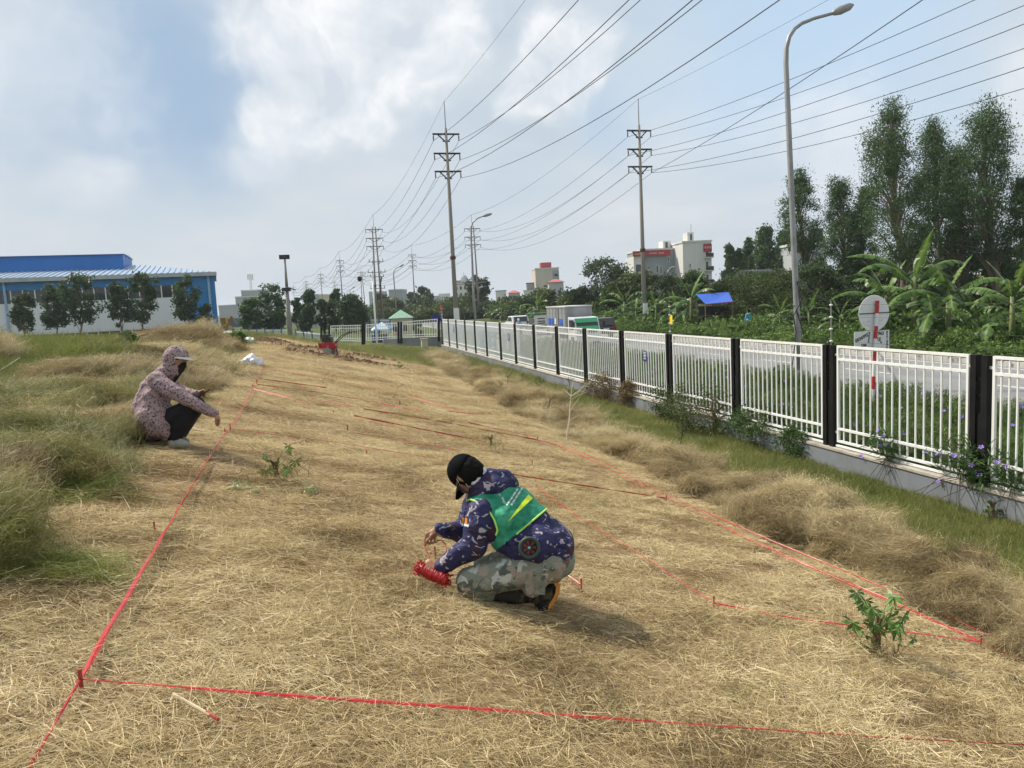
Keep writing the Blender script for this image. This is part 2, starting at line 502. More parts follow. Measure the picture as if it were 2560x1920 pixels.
def scatter_group(coll):
    if coll.name in _gn_cache: return _gn_cache[coll.name]
    ng = bpy.data.node_groups.new('scatter_'+coll.name, 'GeometryNodeTree')
    ng.interface.new_socket('Geometry', in_out='INPUT', socket_type='NodeSocketGeometry')
    ng.interface.new_socket('Geometry', in_out='OUTPUT', socket_type='NodeSocketGeometry')
    N = ng.nodes; L = ng.links
    gi = N.new('NodeGroupInput'); go = N.new('NodeGroupOutput')
    def na(nm, t):
        a = N.new('GeometryNodeInputNamedAttribute'); a.data_type = t; a.inputs['Name'].default_value = nm
        return a.outputs['Attribute']
    ci = N.new('GeometryNodeCollectionInfo'); ci.inputs['Collection'].default_value = coll
    ci.inputs['Separate Children'].default_value = True; ci.inputs['Reset Children'].default_value = True
    ip = N.new('GeometryNodeInstanceOnPoints')
    L.new(gi.outputs[0], ip.inputs['Points']); L.new(ci.outputs[0], ip.inputs['Instance'])
    ip.inputs['Pick Instance'].default_value = True
    L.new(na('idx', 'INT'), ip.inputs['Instance Index'])
    L.new(na('sel', 'BOOLEAN'), ip.inputs['Selection'])
    er = N.new('FunctionNodeEulerToRotation'); L.new(na('rot', 'FLOAT_VECTOR'), er.inputs[0])
    L.new(er.outputs[0], ip.inputs['Rotation'])
    L.new(na('scl', 'FLOAT_VECTOR'), ip.inputs['Scale'])
    jn = N.new('GeometryNodeJoinGeometry')
    L.new(gi.outputs[0], jn.inputs[0]); L.new(ip.outputs[0], jn.inputs[0])
    L.new(jn.outputs[0], go.inputs[0])
    _gn_cache[coll.name] = ng
    return ng
def scatter(name, coll, pts, rot, scl, tint, label, cat, sheet=None, sheet_mat=None, parent=None, nvar=None):
    pts = np.asarray(pts, float); n = len(pts)
    sv, sf = sheet if sheet is not None else (np.zeros((0, 3)), np.zeros((0, 4), int))
    me = npmesh(name, np.concatenate([sv, pts]) if len(sv) else pts, sf, True)
    k = len(sv)
    def A(nm, typ, data, prop, z):
        a = me.attributes.new(nm, typ, 'POINT')
        full = np.concatenate([np.repeat(np.asarray(z)[None], k, 0), data]) if k else data
        a.data.foreach_set(prop, full.ravel())
    nvar = nvar or len(coll.objects)
    scl = np.asarray(scl, np.float32)
    if scl.ndim == 1: scl = np.repeat(scl[:, None], 3, 1)
    A('idx', 'INT', rng.integers(0, nvar, n).astype(np.int32), 'value', np.int32(0))
    A('sel', 'BOOLEAN', np.ones(n, bool), 'value', np.bool_(False))
    A('rot', 'FLOAT_VECTOR', np.asarray(rot, np.float32), 'vector', np.zeros(3, np.float32))
    A('scl', 'FLOAT_VECTOR', scl, 'vector', np.ones(3, np.float32))
    A('tint', 'FLOAT', np.clip(np.asarray(tint, np.float32), 0, 1), 'value', np.float32(0))
    o = link(name, me, sheet_mat, parent)
    md = o.modifiers.new('scatter', 'NODES'); md.node_group = scatter_group(coll)
    tag(o, label, cat, kind='stuff')
    return o
def tilt_from(X, Y, fn, e=.12):
    dx = (fn(X+e, Y)-fn(X-e, Y))/(2*e); dy = (fn(X, Y+e)-fn(X, Y-e))/(2*e)
    return np.arctan(dy), -np.arctan(dx)
def in_view(X, Y, Z, m=90):
    P = np.stack([X, Y, Z], -1)-CO
    d = P@CF; x = PCX+FPX*(P@CR)/np.maximum(d, .01); y = PCY-FPX*(P@CU)/np.maximum(d, .01)
    mm = m+300/np.maximum(d, .5)
    return (d > .6) & (x > -mm) & (x < 2560+mm) & (y < 1920+mm*1.6) & (y > -mm)

STRAW = [(0, (.10, .065, .03)), (.2, (.28, .20, .098)), (.45, (.53, .415, .222)), (.7, (.71, .585, .34)), (1, (.86, .76, .50))]
M['straw'] = leafy('dry_straw', STRAW, .25, .6)
M['hay'] = leafy('hay_strand', [(0, (.06, .04, .02)), (.22, (.19, .14, .065)), (.5, (.43, .34, .18)), (.75, (.61, .505, .29)), (1, (.76, .67, .43))], .25, .6)
GREENS = [(0, (.05, .07, .014)), (.3, (.125, .155, .035)), (.55, (.215, .235, .065)), (.8, (.34, .32, .125)), (1, (.48, .43, .22))]
M['grass'] = leafy('grass_blade', GREENS, .35, .5)
M['brightgrass'] = leafy('bright_grass_blade', [(0, (.075, .095, .02)), (.5, (.18, .215, .045)), (1, (.33, .35, .12))], .4, .5)

def mk_litter(rs):
    n = 170
    a = rs.uniform(0, 2*np.pi, n); r = .21*np.sqrt(rs.uniform(0, 1, n))
    base = np.stack([r*np.cos(a), r*np.sin(a), rs.uniform(-.004, .022, n)], 1)
    th = rs.normal(0, .95, n)+np.where(rs.uniform(size=n) < .5, 0, np.pi)
    el = rs.normal(.06, .16, n)
    d = np.stack([np.cos(th)*np.cos(el), np.sin(th)*np.cos(el), np.sin(el)], 1)
    L = rs.uniform(.03, .14, n)
    v, f, ow = ribbons(base, d, L, rs.uniform(.0013, .0033, n), .10, rs, 3, curl=.25)
    return v, f, rs.uniform(0, 1, n)[ow]
def mk_stubble(rs):
    n = 46
    a = rs.uniform(0, 2*np.pi, n); r = .16*np.sqrt(rs.uniform(0, 1, n))
    base = np.stack([r*np.cos(a), r*np.sin(a), np.full(n, -.01)], 1)
    th = rs.uniform(0, 2*np.pi, n); el = rs.uniform(.5, 1.5, n)
    d = np.stack([np.cos(th)*np.cos(el), np.sin(th)*np.cos(el), np.sin(el)], 1)
    v, f, ow = ribbons(base, d, rs.uniform(.03, .11, n), rs.uniform(.0014, .0032, n), .15, rs, 3, curl=.3)
    return v, f, rs.uniform(0, 1, n)[ow]
def mk_hay(rs):
    n = 190
    base = rs.normal(0, 1, (n, 3))*np.array([.14, .10, .035])
    th = rs.normal(0, .55, n); el = rs.normal(.12, .28, n)
    d = np.stack([np.cos(th)*np.cos(el), np.sin(th)*np.cos(el), np.sin(el)], 1)
    base -= d*.12
    v, f, ow = ribbons(base, d, rs.uniform(.10, .34, n), rs.uniform(.0016, .0042, n), .45, rs, 4, curl=.32)
    return v, f, rs.uniform(0, 1, n)[ow]
def mk_grass(rs):
    n = 120
    a = rs.uniform(0, 2*np.pi, n); r = .15*np.sqrt(rs.uniform(0, 1, n))
    base = np.stack([r*np.cos(a), r*np.sin(a), np.full(n, -.01)], 1)
    th = rs.uniform(0, 2*np.pi, n); el = rs.normal(1.15, .28, n)
    d = np.stack([np.cos(th)*np.cos(el), np.sin(th)*np.cos(el), np.sin(el)], 1)
    v, f, ow = ribbons(base, d, rs.uniform(.06, .19, n), rs.uniform(.002, .0048, n), .5, rs, 4, curl=.35)
    return v, f, rs.uniform(0, 1, n)[ow]
C_litter = tuft_coll('litter', 9, mk_litter, M['straw'])
C_stub = tuft_coll('stubble', 6, mk_stubble, M['straw'])
C_hay = tuft_coll('haywad', 9, mk_hay, M['hay'])
M['greenhay'] = leafy('half_green_long_grass', [(0, (.05, .055, .018)), (.25, (.125, .135, .042)), (.5, (.24, .235, .085)), (.75, (.38, .345, .155)), (1, (.52, .46, .24))], .3, .55)
M['brighthay'] = leafy('bright_long_grass', [(0, (.07, .09, .02)), (.5, (.19, .225, .045)), (1, (.36, .38, .12))], .4, .5)
C_ghay = tuft_coll('greenwad', 7, mk_hay, M['greenhay'])
C_bhay = tuft_coll('brightwad', 5, mk_hay, M['brighthay'])
C_grass = tuft_coll('grasstuft', 8, mk_grass, M['grass'])
C_bgrass = tuft_coll('brighttuft', 5, mk_grass, M['brightgrass'])

# hay bodies --------------------------------------------------------------
RIDGE = np.array([(6.2, 0.5), (5.9, 3.2), (5.85, 5.2), (6.1, 7.5), (6.0, 10.0), (5.75, 13.0), (5.75, 16.5), (6.0, 21), (6.0, 27), (6.3, 33), (6.6, 39), (6.9, 43.5)])
class Lumps:
    """overlapping wads of hay; height is the highest wad at a point"""
    def __init__(s, L): s.L = np.array(L); s.yaw = np.random.default_rng(3).uniform(0, 6.28, len(L)); s.tone = np.random.default_rng(4).normal(0, 1, len(L))
    def __call__(s, X, Y, idx=False):
        X = np.asarray(X, float); Y = np.asarray(Y, float); sh = X.shape; X = X.ravel(); Y = Y.ravel()
        h = np.zeros(X.shape); ii = np.zeros(X.shape, int)
        fr = .22*(fbm(X*5, Y*5, 52, 2)-.5)
        for k, (x, y, ra, rb, ht, an) in enumerate(s.L):
            m = np.nonzero((np.abs(X-x) < ra*1.15) & (np.abs(Y-y) < ra*1.15))[0]
            if not len(m): continue
            dx, dy = X[m]-x, Y[m]-y; c, sn = math.cos(an), math.sin(an)
            r2 = ((dx*c+dy*sn)/ra)**2+((-dx*sn+dy*c)/rb)**2
            v = ht*np.clip(1-r2+fr[m], 0, 1)**.62
            up = v > h[m]; h[m[up]] = v[up]; ii[m[up]] = k
        h = h.reshape(sh)
        return (h, ii.reshape(sh)) if idx else h
_rl = np.random.default_rng(12); _L = []
yy = .6
while yy < 44:
    c_ = np.interp(yy, RIDGE[:, 1], RIDGE[:, 0])-.42+.2*sst(10, 16, yy)
    for q in range(2):
        ra = _rl.uniform(.30, .62); _L.append((c_+_rl.normal(0, .28), yy+_rl.uniform(-.2, .2), ra, ra*_rl.uniform(.55, .95), _rl.uniform(.13, .34)*(.6+.8*vn(yy*.5, 1.0, 66)), _rl.uniform(0, 3.14)))
    yy += _rl.uniform(.30, .50)
ridge_h = Lumps(_L)
EDGE = np.array([(0, -1.5), (3.4, -1.38), (4.4, -1.28), (5.75, -1.3), (6.6, -1.36), (7.3, -1.5), (7.8, -1.68), (8.7, -1.70), (9.4, -1.55), (12, -1.55), (14.5, -1.5), (17, -1.7), (22, -2.1)])
_L = []
yy = 1.6
while yy < 19:
    e_ = np.interp(yy, EDGE[:, 0], EDGE[:, 1])
    for q in range(4):
        ra = _rl.uniform(.32, .75); off_ = abs(_rl.normal(0, .85))+.25*q*_rl.uniform(); _L.append((e_-.30-off_, yy+_rl.uniform(-.3, .3), ra, ra*_rl.uniform(.5, .9), _rl.uniform(.12, .34)*(.65+.35*min(1, off_)), _rl.uniform(0, 3.14)))
    yy += _rl.uniform(.4, .62)
for (hx, hy, hr, ht) in ((-2.95, 12.4, 1.0, .46), (-3.35, 15.2, 1.1, .48), (-2.9, 10.4, .75, .30), (-3.0, 17.4, .9, .42), (-2.6, 13.6, .7, .38), (-6.9, 17.0, 1.1, .5), (-7.6, 18.0, 1.2, .6)):
    _L.append((hx, hy, hr*1.15, hr*.9, ht, .4))
left_h = Lumps(_L)
def pile_h(X, Y):
    h = 0
    for (hx, hy, hr, ht) in ((-3.5, 25.0, 1.05, .62), (-4.5, 25.8, .9, .38), (-2.85, 24.8, .6, .34)):
        r = np.hypot(X-hx, (Y-hy)*.8)/hr
        h = np.maximum(h, ht*np.exp(-(r**2)*1.3)*(1+.7*(fbm(X*2, Y*2, 76, 2)-.5)))
    return h*(h > .03)
def sheet_of(fn, x0, x1, y0, y1, dx, dy, thr=.03):
    x = np.arange(x0, x1+dx/2, dx); y = np.arange(y0, y1+dy/2, dy)
    X, Y = np.meshgrid(x, y); h = fn(X, Y)
    Z = G(X, Y)+h-.02
    n, m = X.shape
    i = np.arange((n-1)*(m-1)); r, c = i//(m-1), i % (m-1)
    f = np.stack([r*m+c, r*m+c+1, (r+1)*m+c+1, (r+1)*m+c], 1)
    keep = h.ravel()[f].max(1) > thr
    f = f[keep]
    used = np.unique(f); mp = -np.ones(n*m, int); mp[used] = np.arange(len(used))
    return np.stack([X, Y, Z], -1).reshape(-1, 3)[used], mp[f]
def m_haysheet(g, b):
    p = g.geo().outputs['Position']
    n = g.noise(g.map(p, (1, 2.2, 1)), 14, 5, .7, .8); n2 = g.noise(p, 1.6, 3, .5)
    c = g.ramp(n, [(.3, (.08, .055, .025)), (.5, (.22, .16, .08)), (.7, (.40, .31, .17))])
    g.put(b.inputs['Base Color'], g.mix(g.ss(n2, .5, .7, 0, .5), c, (.13, .12, .045)))
    g.put(b.inputs['Normal'], g.bump(n, 1.0, .05))
M['haysheet'] = mat('matted_hay', m_haysheet, (.3, .22, .12), .95, spec=.1)
def hay_points(fn, x0, x1, y0, y1, dens, thr=.07):
    out = []
    n = int((x1-x0)*(y1-y0)*dens)
    X = rng.uniform(x0, x1, n); Y = rng.uniform(y0, y1, n)
    d = np.hypot(X, Y)
    k = rng.uniform(size=n) < np.clip((9/np.maximum(d, 2))**1.1, .16, 1)
    X, Y, d = X[k], Y[k], d[k]
    h = fn(X, Y); k = h > thr
    X, Y, d, h = X[k], Y[k], d[k], h[k]
    Z = G(X, Y)+h
    k = in_view(X, Y, Z); X, Y, Z, d, h = X[k], Y[k], Z[k], d[k], h[k]
    fn2 = lambda a, c: G(a, c)+fn(a, c)
    rx, ry = tilt_from(X, Y, fn2)
    # lie of the strands: swirls, mostly down-slope
    if isinstance(fn, Lumps):
        _, ki = fn(X, Y, True); yaw = fn.yaw[ki]+rng.normal(0, .5, len(X)); h = h+0*h; tone = fn.tone[ki]
    else: yaw = 6.28*fbm(X*.55, Y*.55, 83, 2)*1.6+rng.normal(0, .45, len(X)); tone = 0*X
    rot = np.stack([np.clip(rx, -.9, .9), np.clip(ry, -.9, .9), yaw], 1)
    scl = rng.uniform(.65, 1.15, len(X))*(1+.035*np.clip(d-7, 0, 30))
    return X, Y, Z, rot, scl, tone
# ------------------------------------------------------------------ dry cut grass on the plot
def field_points(dens, near, far, y0, y1, x0=-2.6, x1=7.2):
    n = int((x1-x0)*(y1-y0)*dens)
    X = rng.uniform(x0, x1, n); Y = rng.uniform(y0, y1, n)
    Z = G(X, Y)
    k = in_view(X, Y, Z) & (ridge_h(X, Y) < .10) & (left_h(X, Y) < .10)
    d = np.hypot(X, Y)
    k &= (d >= near) & (d < far)
    return X[k], Y[k], Z[k], d[k]
XS, YS, ZS, DS = [np.concatenate(a) for a in zip(field_points(60, 0, 5.5, .8, 6), field_points(30, 5.5, 10, 2, 10.5), field_points(16, 10, 20, 5, 20.5), field_points(7, 20, 60, 15, 50))]
rx, ry = tilt_from(XS, YS, G)
patch = fbm(XS*.8, YS*.8, 91, 3); pg = fbm(XS*.5+20, YS*.5, 93, 2); dk = fbm(XS*2.2, YS*2.2, 95, 2)
tint = .72+.75*(patch-.5)+rng.normal(0, .11, len(XS))-.62*sst(.55, .72, dk)
yaw = .25+1.4*(fbm(XS*.4, YS*.4, 97, 2)-.5)+rng.normal(0, .55, len(XS))
scl = rng.uniform(.75, 1.25, len(XS))*(1+.045*np.clip(DS-5, 0, 35))
scl3 = np.stack([scl, scl, scl*rng.uniform(.7, 1.6, len(XS))/(1+.02*np.clip(DS-5, 0, 35))], 1)
scl3[np.hypot(XS-1.25, YS-4.4) < .6, 2] *= .4
scl3[np.hypot(XS+1.35, YS-7.9) < .5, 2] *= .35
keep = ~((YS > 36.5-.25*np.clip(XS, 0, 9)) & (rng.uniform(size=len(XS)) < .8))
scatter('dry_grass', C_litter, np.stack([XS, YS, ZS+.004], 1)[keep], np.stack([rx, ry, yaw], 1)[keep], scl3[keep], tint[keep],
        'cut dry straw grass lying flat over the sloping plot', 'grass')
k = rng.uniform(size=len(XS)) < np.where(DS < 9, .42, .25)*sst(.35, .6, fbm(XS*1.3, YS*1.3, 99, 2))*1.6
k &= (np.hypot(XS-1.25, YS-4.4) > .6) & (np.hypot(XS+1.35, YS-7.9) > .5)
scatter('grass_stubble', C_stub, np.stack([XS, YS, ZS], 1)[k], np.stack([rx*.5, ry*.5, rng.uniform(0, 6.28, len(XS))], 1)[k], (scl*1.0)[k], (tint-.12)[k],
        'short dry stubble standing in the cut straw of the plot', 'grass')
# sparse green sprigs in the straw
k = (rng.uniform(size=len(XS)) < .05*sst(.5, .7, pg)) & (DS < 18)
scatter('grass_sprigs', C_grass, np.stack([XS, YS, ZS], 1)[k], np.stack([rx[k], ry[k], rng.uniform(0, 6.28, k.sum())], 1), scl[k]*.55, rng.uniform(.3, .9, k.sum()),
        'sparse green sprigs sprouting through the cut straw', 'grass')

# hay windrow beside the green strip
X, Y, Z, rot, sc_, h = hay_points(ridge_h, 4.2, 7.6, .5, 45, 150)
tn = .55+.6*(fbm(X*1.5, Y*1.5, 101, 2)-.5)+rng.normal(0, .10, len(X))+.19*h
scatter('hay_windrow', C_hay, np.stack([X, Y, Z], 1), rot, sc_*.72, tn, 'long uneven windrow of raked hay beside the green strip', 'hay',
        sheet_of(ridge_h, 4.0, 8.4, .4, 45, .09, .11), M['haysheet'])
# heaps of hay along the mound on the left
X, Y, Z, rot, sc_, h = hay_points(left_h, -8.5, -1.2, 1.5, 22, 115)
tn = .50+.6*(fbm(X*1.2, Y*1.2, 103, 2)-.5)+rng.normal(0, .10, len(X))+.18*h
gm = (fbm(X*.7+4, Y*.7, 107, 3)+.25*sst(9, 3, Y)+rng.normal(0, .06, len(X))) > .59
P = np.stack([X, Y, Z], 1)
scatter('hay_heaps', C_hay, P[~gm], rot[~gm], sc_[~gm]*.75, tn[~gm], 'matted heaps of raked hay along the foot of the grassy mound', 'hay',
        sheet_of(left_h, -8.5, -1.0, 1.2, 22.5, .1, .1), M['haysheet'])
scatter('long_grass', C_ghay, P[gm], rot[gm], sc_[gm]*.85, tn[gm], 'long half green grass matted over the hay heaps on the left', 'grass')
X, Y, Z, rot, sc_, h = hay_points(pile_h, -6.5, -1.0, 22, 28, 260)
scatter('hay_pile', C_hay, np.stack([X, Y, Z], 1), rot, sc_*1.0, .50+.8*(fbm(X*1.5, Y*1.5, 105, 2)-.5)+rng.normal(0, .1, len(X)), 'tall rounded pile of hay beside the white sacks', 'hay',
        sheet_of(pile_h, -7, -.8, 21.5, 29, .12, .12), M['haysheet'])

# green grass: strip by the wall, meadow on the mound, far bank
def green_points(x0, x1, y0, y1, dens, ref):
    n = int((x1-x0)*(y1-y0)*dens)
    X = rng.uniform(x0, x1, n); Y = rng.uniform(y0, y1, n); d = np.hypot(X, Y)
    k = rng.uniform(size=n) < np.clip((ref/np.maximum(d, 2))**1.4, .05, 1)*green_amount(X, Y)*(ridge_h(X, Y) < .10)*np.where(left_h(X, Y) > .12, .6, 1)*(pile_h(X, Y) < .1)
    X, Y, d = X[k], Y[k], d[k]; Z = G(X, Y)+.8*left_h(X, Y); k = in_view(X, Y, Z)
    return X[k], Y[k], Z[k], d[k]
X, Y, Z, d = green_points(6.1, 9.03, 2, 53, 110, 9)
rx, ry = tilt_from(X, Y, G)
sc_ = rng.uniform(.7, 1.2, len(X))*(1+.045*np.clip(d-9, 0, 40))
dry = sst(7.4, 6.3, X)
tn = .52+.25*dry+.9*(fbm(X*.9, Y*.9, 111, 3)-.5)+rng.normal(0, .08, len(X))
scatter('strip_grass', C_grass, np.stack([X, Y, Z], 1), np.stack([rx, ry, rng.uniform(0, 6.28, len(X))], 1), np.stack([sc_, sc_, sc_*rng.uniform(.5, 1.1, len(X))/(1+.02*np.clip(d-9, 0, 40))], 1), tn,
        'short green grass strip growing along the grey fence wall', 'grass')
X, Y, Z, d = green_points(-16, -1.9, 3, 40, 75, 9)
rx, ry = tilt_from(X, Y, G)
sc_ = rng.uniform(.7, 1.25, len(X))*(1+.035*np.clip(d-9, 0, 40))
tn = .46+1.0*(fbm(X*.6, Y*.6, 113, 3)-.5)+rng.normal(0, .1, len(X))
scatter('meadow_grass', C_grass, np.stack([X, Y, Z], 1), np.stack([rx+rng.normal(0, .15, len(X)), ry+.25, rng.uniform(0, 6.28, len(X))], 1), np.stack([sc_, sc_, sc_*rng.uniform(.7, 1.4, len(X))], 1), tn,
        'long yellowish green grass covering the mound', 'grass')
X, Y, Z, d = green_points(-10, 9, 30, 54, 60, 14)
sc_ = rng.uniform(1.0, 1.8, len(X))*1.4
scatter('bank_grass', C_grass, np.stack([X, Y, Z], 1), np.stack([0*X, 0*X, rng.uniform(0, 6.28, len(X))], 1), sc_, .52+.9*(fbm(X*.5, Y*.5, 115, 3)-.5)+rng.normal(0, .1, len(X)),
        'rough grass on the low bank at the far end of the plot', 'grass')
# bright green tussocks in the hay
def tussock(px, py, n, r, label, s=1.7, coll=None, h=.0):
    c = hitg(px, py, off=h)
    X = c[0]+rng.normal(0, r, n); Y = c[1]+rng.normal(0, r, n)
    hf = (lambda a, b: G(a, b)+left_h(a, b)); Z = hf(X, Y)+.02
    rx, ry = tilt_from(X, Y, hf)
    if coll is None: rot = np.stack([rng.normal(.1, .3, n), rng.normal(.3, .3, n), rng.normal(0, .5, n)], 1)
    else: rot = np.stack([np.clip(rx, -.6, .6)+rng.normal(0, .2, n), np.clip(ry, -.6, .6)-.25+rng.normal(0, .2, n), rng.normal(.2, .7, n)], 1)
    scatter('grass_tussock', coll or C_bgrass, np.stack([X, Y, Z], 1), rot, rng.uniform(.8, 1.2, n)*s, rng.uniform(.2, .95, n), label, 'grass')
tussock(215, 1165, 22, .12, 'green tussock bent over beside the squatting person and dry hay', .75, C_bhay, .2)
tussock(120, 1330, 24, .12, 'bright green tussock sprouting from the shaded edge of the hay', .75, C_bhay, .2)
tussock(215, 945, 26, .3, 'tall bright green grass clump on the mound meadow', 2.0)
# ------------------------------------------------------------------ boundary wall and fence
M['white'] = weathered('white_painted_steel', (.80, .80, .78), .35, 5, .45, dark=(.52, .50, .46), streak=True)
M['black'] = weathered('black_painted_steel', (.008, .008, .009), .4, 4, .55, dark=(.022, .022, .022), spec=.2)
M['wall'] = weathered('grey_cement_render', (.20, .215, .235), .6, 1.3, .9, dark=(.10, .105, .105), streak=True, bumpy=.3)
M['walltop'] = weathered('mossy_wall_top', (.42, .38, .32), .7, 3, .95, dark=(.12, .11, .08), bumpy=.4)
M['concrete'] = weathered('pole_concrete', (.27, .245, .22), .5, 1.2, .85, dark=(.16, .14, .125), streak=True, bumpy=.2)
M['galv'] = weathered('galvanised_steel', (.30, .30, .30), .35, 2, .5, metal=.35)
M['darkmetal'] = weathered('dark_steel', (.025, .025, .028), .3, 3, .5)
M['rust'] = weathered('rusty_band', (.11, .05, .035), .5, 8, .8)
M['red'] = weathered('red_paint', (.50, .035, .035), .35, 4, .45)
M['bluesign'] = weathered('blue_sign_face', (.03, .035, .26), .2, 6, .4)
M['print'] = mat('white_print', None, (.8, .8, .8), .5)
M['scrawl'] = mat('faded_pen', None, (.22, .22, .24), .7)
M['ink'] = mat('black_ink', None, (.015, .015, .015), .6)
M['yellow'] = weathered('yellow_plastic', (.80, .62, .02), .2, 5, .45)
M['ceramic'] = mat('brown_insulator', None, (.06, .03, .025), .25)
M['glass'] = mat('dark_window_glass', None, (.025, .03, .035), .08, spec=.6)
M['rubber'] = weathered('tyre_rubber', (.02, .02, .02), .3, 8, .85)
M['wire'] = mat('conductor', None, (.03, .03, .032), .6)
M['plastic_w'] = mat('white_insulator', None, (.78, .78, .76), .35)

def atX(px, py, X):
    r = ray(px, py); return CO+r*(X/r[0])
PX = [2468, 2081, 1843, 1674, 1555, 1462, 1392, 1335, 1288, 1251, 1216, 1188, 1164, 1142, 1123, 1107]
_py = [atX(x, 798+(x-1107)*.0575+25, FX)[1] for x in PX]
_fit = np.polyfit(np.arange(16), _py, 1)
POSTY = [float(np.polyval(_fit, k)) for k in range(-2, 16)]           # first two lie beyond the right edge of the view
POSTY = [0.15*a+0.85*b if k >= 2 else a for k, (a, b) in enumerate(zip(POSTY, [0, 0]+_py))]
FT = 0.50; FB = -1.28
y0w, y1w = POSTY[0]-2, POSTY[-1]+.3
wall = thing('boundary_wall', 'low grey rendered wall carrying the white railing fence beside the road', 'wall', (FX, y0w, -1.8))
MB().box((-.13, 0, -.35), (.13, y1w-y0w, .38)).build('wall_body', M['wall'], wall)
MB().box((-.15, 0, .382), (.15, y1w-y0w, .42)).build('wall_coping', M['walltop'], wall)
fence = thing('railing_fence', 'long fence of white barred panels between paired black posts on the grey wall', 'fence', (FX, POSTY[0], WALL_TOP))
zo = WALL_TOP
pm = MB()
for s in (-1, 1):
    pm.box((-.055, s*.095-.05, -.03), (.055, s*.095+.05, FT+.0-zo))
pm.box((-.03, -.046, -.02), (.03, .046, 1.02))
pm.box((-.028, -.046, 1.26), (.028, .046, 1.29)); pm.box((-.028, -.046, 1.50), (.028, .046, 1.53))
pmesh = pm.mesh('post'); pmesh.materials.append(M['black'])
barm = MB().box((-.011, -.011, FB-zo+.02), (.011, .011, FT-zo-.02)).mesh('bar'); barm.materials.append(M['white'])
for k, y in enumerate(POSTY):
    o = bpy.data.objects.new('post', pmesh); COL.objects.link(o); o.parent = fence; o.location = (0, y-POSTY[0], 0)
for k in range(len(POSTY)-1):
    a, b_ = POSTY[k]+.155, POSTY[k+1]-.155
    a, b_ = a+.05, b_-.05
    L = b_-a
    fm = MB(); t = FT-zo; bt = FB-zo; w = .021
    fm.box((-w, 0, bt), (w, 2*w, t)); fm.box((-w, L-2*w, bt), (w, L, t))
    for z in (t-w, t-.25, bt+.25, bt+w): fm.box((-w, 2*w, z-w), (w, L-2*w, z+w))
    fm.box((-w*.9, -.04, bt-.085), (w*.9, L+.04, bt-.05))
    for u in (.25, .62): fm.box((-.015, L*u-.015, .0), (.015, L*u+.015, bt-.085))
    for y in (-.1, L):
        for z in (t-.17, bt+.18): fm.box((-.012, y, z-.02), (.012, y+.1, z+.02))
    pn = fm.build('panel', M['white'], fence, loc=(0, a-POSTY[0], 0))
    n = 16
    for j in range(n):
        o = bpy.data.objects.new('bar', barm); COL.objects.link(o); o.parent = pn; o.location = (0, L*(j+1)/(n+1), 0)

# electric security rods and wires on top of the fence
EY = []
for px, lbl in ((2080, 'electric fence rod with white insulators on the post before the round sign'), (1667, 'electric fence rod beside the yellow warning tag'), (1335, 'electric fence rod on the fence in front of the white car'), (1248, 'electric fence rod on the fence by the painted hoarding'), (1110, 'electric fence rod at the corner of the fence')):
    y = min(POSTY, key=lambda v: abs(v-atX(px, 840, FX)[1])); EY.append(y)
    t = thing('electric_fence_rod', lbl, 'rod', (FX+.02, y+.0, FT-.35), group='electric fence rods')
    MB().tube([(0, 0, 0), (0, 0, 1.15)], .012, 6).build('rod', M['galv'], t)
    for j in range(4):
        MB().lathe([(.013, -.018), (.032, -.01), (.032, .01), (.013, .018)], 8, (0, 0, .42+j*.22)).build('insulator', M['plastic_w'], t)
for j in range(4):
    tag(MB().tube([(FX+.02, y, FT+.07+j*.22) for y in (POSTY[0]-1, *sorted(EY))], .0022, 4).build('electric_wire', M['wire']),
        ('lowest', 'second', 'third', 'topmost')[j]+' thin electric wire strung above the white fence', 'wire', 'electric wires above the fence')
def fence_sign(px, py, w, h, lbl):
    p = atX(px, py, FX-.04)
    t = thing('warning_sign', lbl, 'sign', p)
    MB().box((-.004, -w/2, -h/2), (.004, w/2, h/2)).build('plate', M['bluesign'], t)
    for z, u in ((.36, .8), (.2, .6), (.06, .7), (-.08, .55), (-.26, .75)):
        MB().box((-.006, -w*u/2, h*(z-.03)), (-.0041, w*u/2, h*(z+.03))).build('text_line', M['print'], t)
fence_sign(1612, 890, .23, .30, 'small blue notice with white lines on the fence panel beside the yellow tag')
fence_sign(1271, 842, .24, .36, 'small blue notice with white lines on the fence in front of the white car')
fence_sign(1134, 823, .26, .40, 'small blue notice with white lines on the fence near its corner')
p = atX(1678, 799, FX+.02)
tag(MB().box((-.003, -.07, -.12), (.003, .07, .12)).build('warning_tag', M['yellow'], loc=p), 'yellow blank warning tag hanging on the electric wire', 'tag')

# printed hoarding behind the far panels
def m_mural(g, b):
    p = g.geo().outputs['Position']
    sep = g.n('ShaderNodeSeparateXYZ'); g.put(sep.inputs[0], p)
    n = g.noise(p, .55, 3, .5, 1.4); n2 = g.noise(g.map(p, (1, .5, 2.0), loc=(4, 1, 0)), .8, 2, .5, 2.0)
    c = g.mix(g.ss(n, .46, .54), (.52, .62, .68), (.36, .55, .68))
    c = g.mix(g.ss(n2, .55, .60), c, (.12, .36, .55))
    c = g.mix(g.math('MULTIPLY', g.ss(n2, .46, .50), g.ss(n2, .54, .50)), c, (.62, .52, .20))
    zg = g.math('ADD', sep.outputs[2], g.math('MULTIPLY', g.noise(p, 4, 4, .6), .5))
    ygate = g.ss(sep.outputs[1], 36, 46, 1, 0)
    gr = g.math('MULTIPLY', g.ss(zg, -.55, -.85), g.math('ADD', .25, g.math('MULTIPLY', ygate, .75)))
    c = g.mix(gr, c, (.13, .27, .16))
    c = g.mix(g.math('MULTIPLY', ygate, g.ss(sep.outputs[2], -.9, -.2, 0, .75)), c, (.50, .52, .55))
    g.put(b.inputs['Base Color'], c)
